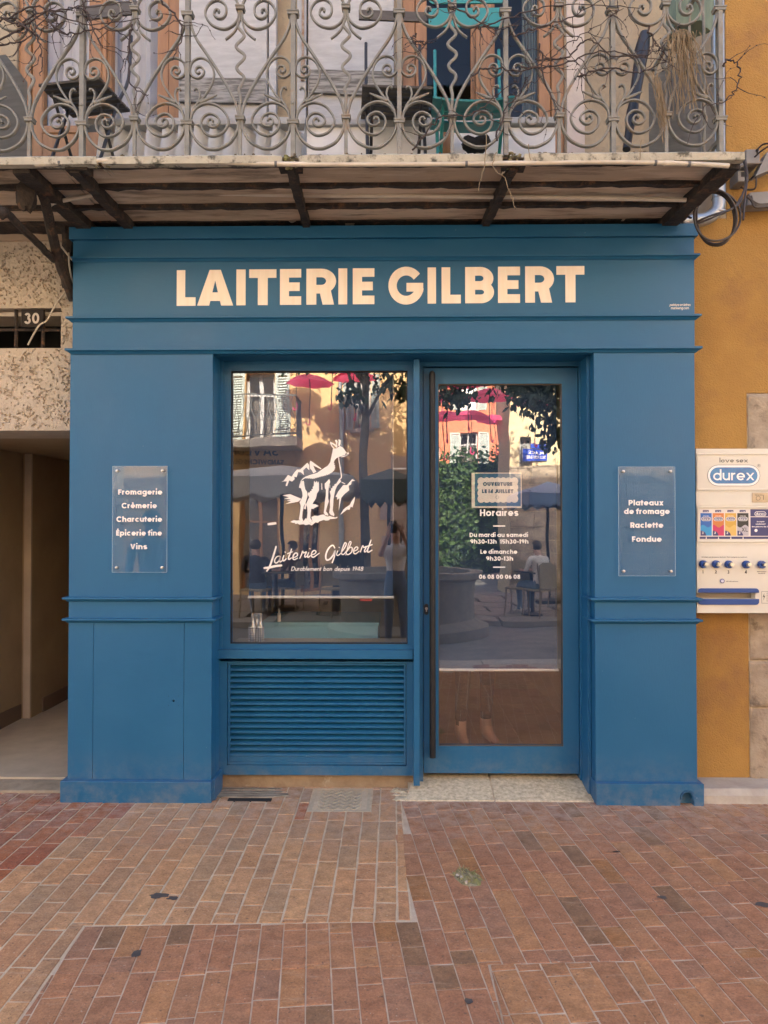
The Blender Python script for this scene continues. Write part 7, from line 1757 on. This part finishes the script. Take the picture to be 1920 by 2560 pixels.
# ================================================================ people (in the glass, or half seen behind it)
SKIN = mat('skin', (.50,.30,.21), (.46,.265,.185), scale=8, rough=.55); HAIRD = mat('dark_hair', (.035,.022,.015), (.06,.038,.024), scale=40, rough=.55)
def person(label, loc, yaw, Hh, J, clothes, hair=HAIRD, hairlong=False, group=None):
    """one skinned body from a joint skeleton; J overrides joints in metres (x right, y forward, z up, local); clothes: list of (test, material)"""
    b = {'pel':(0,0,.53),'spn':(0,.005,.62),'chs':(0,0,.72),'nck':(0,-.004,.825),'hd0':(0,.006,.872),'hd1':(0,.012,.925),'hd2':(0,.004,.975),'nose':(0,.056,.912),
     'shL':(-.105,-.005,.805),'shR':(.105,-.005,.805),'elL':(-.135,-.01,.63),'elR':(.135,-.01,.63),'wrL':(-.14,.04,.49),'wrR':(.14,.04,.49),
     'hpL':(-.052,0,.505),'hpR':(.052,0,.505),'knL':(-.056,.012,.285),'knR':(.056,.012,.285),'anL':(-.058,-.012,.045),'anR':(.058,-.012,.045),'toL':(-.066,.085,.018),'toR':(.066,.085,.018),'heL':(-.056,-.03,.020),'heR':(.056,-.03,.020)}
    b = {k: V(v)*Hh for k, v in b.items()}
    for k, v in J.items(): b[k] = V(v)
    R = {'pel':.082,'spn':.070,'chs':.082,'nck':.034,'hd0':.043,'hd1':.052,'hd2':.034,'nose':.008,'sh':.040,'el':.025,'wr':.017,'hp':.058,'kn':.036,'an':.022,'to':.017,'he':.018}
    E = [('pel','spn'),('spn','chs'),('chs','nck'),('nck','hd0'),('hd0','hd1'),('hd1','hd2'),('hd1','nose')]
    for s in 'LR': E += [('chs','sh'+s),('sh'+s,'el'+s),('el'+s,'wr'+s),('pel','hp'+s),('hp'+s,'kn'+s),('kn'+s,'an'+s),('an'+s,'to'+s),('an'+s,'he'+s)]
    for s, sg in (('L',-1),('R',1)):       # palm and five fingers
        wv = (b['wr'+s]-b['el'+s]).normalized(); side = wv.cross(V((0,1,0))); side = side.normalized() if side.length > .1 else V((1,0,0))
        b['pm'+s] = b['wr'+s]+wv*.055*Hh/1.7; R['pm'] = .017; E.append(('wr'+s,'pm'+s)); cur = V((0,.35,-.1)) 
        for k in range(4):
            o = (k-1.5)*.0125; L = (.046,.052,.048,.038)[k]*Hh/1.7; f0 = b['pm'+s]+side*o*2+wv*.018; f1 = f0+wv*L; f2 = f1+(wv+cur).normalized()*L*.6
            for i, f in enumerate((f0,f1,f2)): b['f%d%d%s'%(k,i,s)] = f; R['f%d%d'%(k,i)] = (.0060,.0055,.0045)[i]
            E += [('pm'+s,'f%d0%s'%(k,s)),('f%d0%s'%(k,s),'f%d1%s'%(k,s)),('f%d1%s'%(k,s),'f%d2%s'%(k,s))]
        t0 = b['wr'+s]+wv*.03-side*.028*sg*(1 if sg > 0 else 1); b['th0'+s] = t0; b['th1'+s] = t0+(wv-side*sg*.6).normalized()*.035; R['th0'] = .008; R['th1'] = .006; E += [('wr'+s,'th0'+s),('th0'+s,'th1'+s)]
    ks = list(b); ix = {k: i for i, k in enumerate(ks)}
    me = bpy.data.meshes.new('skeleton'); me.from_pydata([b[k] for k in ks], [(ix[p],ix[q]) for p, q in E], [])
    o = bpy.data.objects.new('skeleton', me); COL.objects.link(o)
    o.modifiers.new('skin','SKIN').use_smooth_shade = True; sd = o.modifiers.new('sub','SUBSURF'); sd.levels = 1; sd.render_levels = 1
    sv = me.skin_vertices[0].data
    for k, i in ix.items():
        r = R.get(k, R.get(k.rstrip('LR'), .02)); r = r*Hh if r > .0075 or k == 'nose' else r*Hh*.75
        fy = .74 if k in ('pel','spn','chs') else 1
        sv[i].radius = (r, r*fy); sv[i].use_root = (k == 'pel')
    dg = bpy.context.evaluated_depsgraph_get(); ev = o.evaluated_get(dg); m2 = bpy.data.meshes.new_from_object(ev); bpy.data.objects.remove(o)
    t = thing('person', label, 'person', loc, group); t.rotation_euler = (0,0,yaw)
    bd = bpy.data.objects.new('body', m2); COL.objects.link(bd); bd.parent = t; m2.materials.clear(); m2.materials.append(SKIN)
    for _, mm in clothes: m2.materials.append(mm)
    for p in m2.polygons:
        p.use_smooth = True; c = p.center
        for i, (f, mm) in enumerate(clothes):
            if f(c): p.material_index = i+1
    h = b['hd1']; M = MB(); M.blob(h+V((0,-.012,.022)), .058*Hh, .062*Hh, .058*Hh, 16, 10, .08, 2)
    if hairlong: M.blob(h+V((0,-.04,-.08)), .052*Hh, .030*Hh, .085*Hh, 12, 8, .15, 4)
    vs = M.v; M.v = [v if not (v.y > h.y+.012*Hh and v.z < h.z+.028*Hh) else V((v.x*.8, h.y-.01, v.z+.02)) for v in vs]
    ho = bpy.data.objects.new('hair', M.mesh('hair', smooth=True)); COL.objects.link(ho); ho.parent = t; ho.data.materials.append(hair)
    for sg in (-1,1):
        M = MB(); M.blob(h+V((sg*.052*Hh,-.002,-.008)), .008, .014, .020, 8, 6); e = bpy.data.objects.new('ear', M.mesh('ear', smooth=True)); COL.objects.link(e); e.parent = t; e.data.materials.append(SKIN)
        M = MB(); M.blob(h+V((sg*.019*Hh,.049*Hh,.002)), .010, .005, .006, 8, 5); e = bpy.data.objects.new('eye', M.mesh('eye', smooth=True)); COL.objects.link(e); e.parent = t; e.data.materials.append(INK)
    M = MB(); M.blob(h+V((0,.049*Hh,-.038)), .020, .006, .005, 8, 5); e = bpy.data.objects.new('mouth', M.mesh('mouth', smooth=True)); COL.objects.link(e); e.parent = t; e.data.materials.append(mat('lips', (.36,.12,.10), rough=.5))
    return t, b
WBL = mat('white_blouse', (.74,.70,.64), (.66,.62,.56), scale=14, rough=.8, bump=.4, bscale=30); JEAN = mat('blue_denim', (.12,.18,.26), (.08,.13,.20), scale=30, rough=.85); SHOE = mat('white_shoe', (.55,.53,.50), rough=.6)
# the photographer, phone held up in front of her face
Hh = 1.60; yP = -D-.36
ph, jb = person('woman in a white blouse and jeans holding a phone up to photograph the shop', (.02,yP,0), 0, Hh,
  {'elL':(-.20,.12,1.20),'elR':(.20,.12,1.20),'wrL':(-.075,.27,1.50),'wrR':(.075,.27,1.50)},
  [(lambda c: c.z < 1.02 and abs(c.x) < .2 and c.z > .09, JEAN),(lambda c: 1.0 <= c.z < 1.335 and abs(c.x) < .19 and c.y < .11, WBL),(lambda c: c.z <= .09, SHOE)], hairlong=True)
tph = thing('smartphone', 'black smartphone held upright by the woman in the white blouse', 'phone', (0,-D-.035,H))
MB().box(-.037,.037,-D-.042,-D-.034,H-.10,H+.05).build('phone_body', BLACKMETAL, tph, bevel=.004)
# a man in a pale shirt beside her, seen in the plaque
person('man in a loose pale shirt and dark trousers waiting on the pavement', (-2.62,-3.75,0), radians(-14), 1.74, {},
  [(lambda c: c.z < .95 and abs(c.x) < .19 and c.z > .08, mat('dark_trousers', (.05,.05,.055), rough=.85)),(lambda c: .92 <= c.z < 1.44 and c.y < .2, mat('pale_linen_shirt', (.56,.58,.60), (.48,.50,.53), scale=9, rough=.85, bump=.5, bscale=25)),(lambda c: c.z <= .08, SHOE)])
# someone standing inside, only legs and sandals showing below the blind
SAND = mat('brown_sandal', (.20,.09,.05), rough=.6)
person('shopkeeper behind the door blind, dark trousers and brown sandals showing', (X(1190,.85,1750),.98,.038), radians(200), 1.70, {},
  [(lambda c: .16 < c.z < .98 and abs(c.x) < .2, mat('dark_work_trousers', (.055,.04,.032), rough=.9)),(lambda c: .95 <= c.z < 1.42, mat('navy_apron', (.03,.04,.07), rough=.9)),(lambda c: c.z < .032, SAND)])
# cafe guests
def seated(label, q, yaw, shirt, hair=HAIRD):
    s = .46; return person(label, (q.x,q.y,-.02), yaw, 1.68, {'pel':(0,0,s+.09),'spn':(0,.0,s+.24),'chs':(0,.015,s+.42),'nck':(0,.03,s+.585),'hd0':(0,.045,s+.66),'hd1':(0,.06,s+.745),'hd2':(0,.045,s+.83),'nose':(0,.15,s+.72),'shL':(-.175,.01,s+.55),'shR':(.175,.01,s+.55),'elL':(-.22,.10,s+.30),'elR':(.22,.10,s+.30),'wrL':(-.14,.32,s+.28),'wrR':(.14,.32,s+.28),'hpL':(-.09,.05,s+.06),'hpR':(.09,.05,s+.06),'knL':(-.11,.45,s+.05),'knR':(.11,.45,s+.05),'anL':(-.11,.42,.075),'anR':(.11,.42,.075),'toL':(-.12,.57,.03),'toR':(.12,.57,.03),'heL':(-.10,.38,.03),'heR':(.10,.38,.03)},
      [(lambda c: c.z < s+.15 and c.z > .1, JEAN),(lambda c: s+.15 <= c.z < s+.60 and not (c.y > .16 and abs(c.x) > .05), shirt),(lambda c: c.z <= .1, SHOE)], hair=hair, group='guests seated on the terrace')
seated('guest in a dark top seated under the wide parasol with back turned', Q(642,1400,-8.3), radians(170), mat('black_top', (.03,.03,.035), rough=.9))
seated('guest in a brown jacket seated by the round terrace table', Q(735,1400,-8.8), radians(110), mat('brown_jacket', (.16,.085,.05), rough=.9))
seated('guest in a white T-shirt seated before the cream house', Q(1352,1400,-8.25), radians(150), WBL)
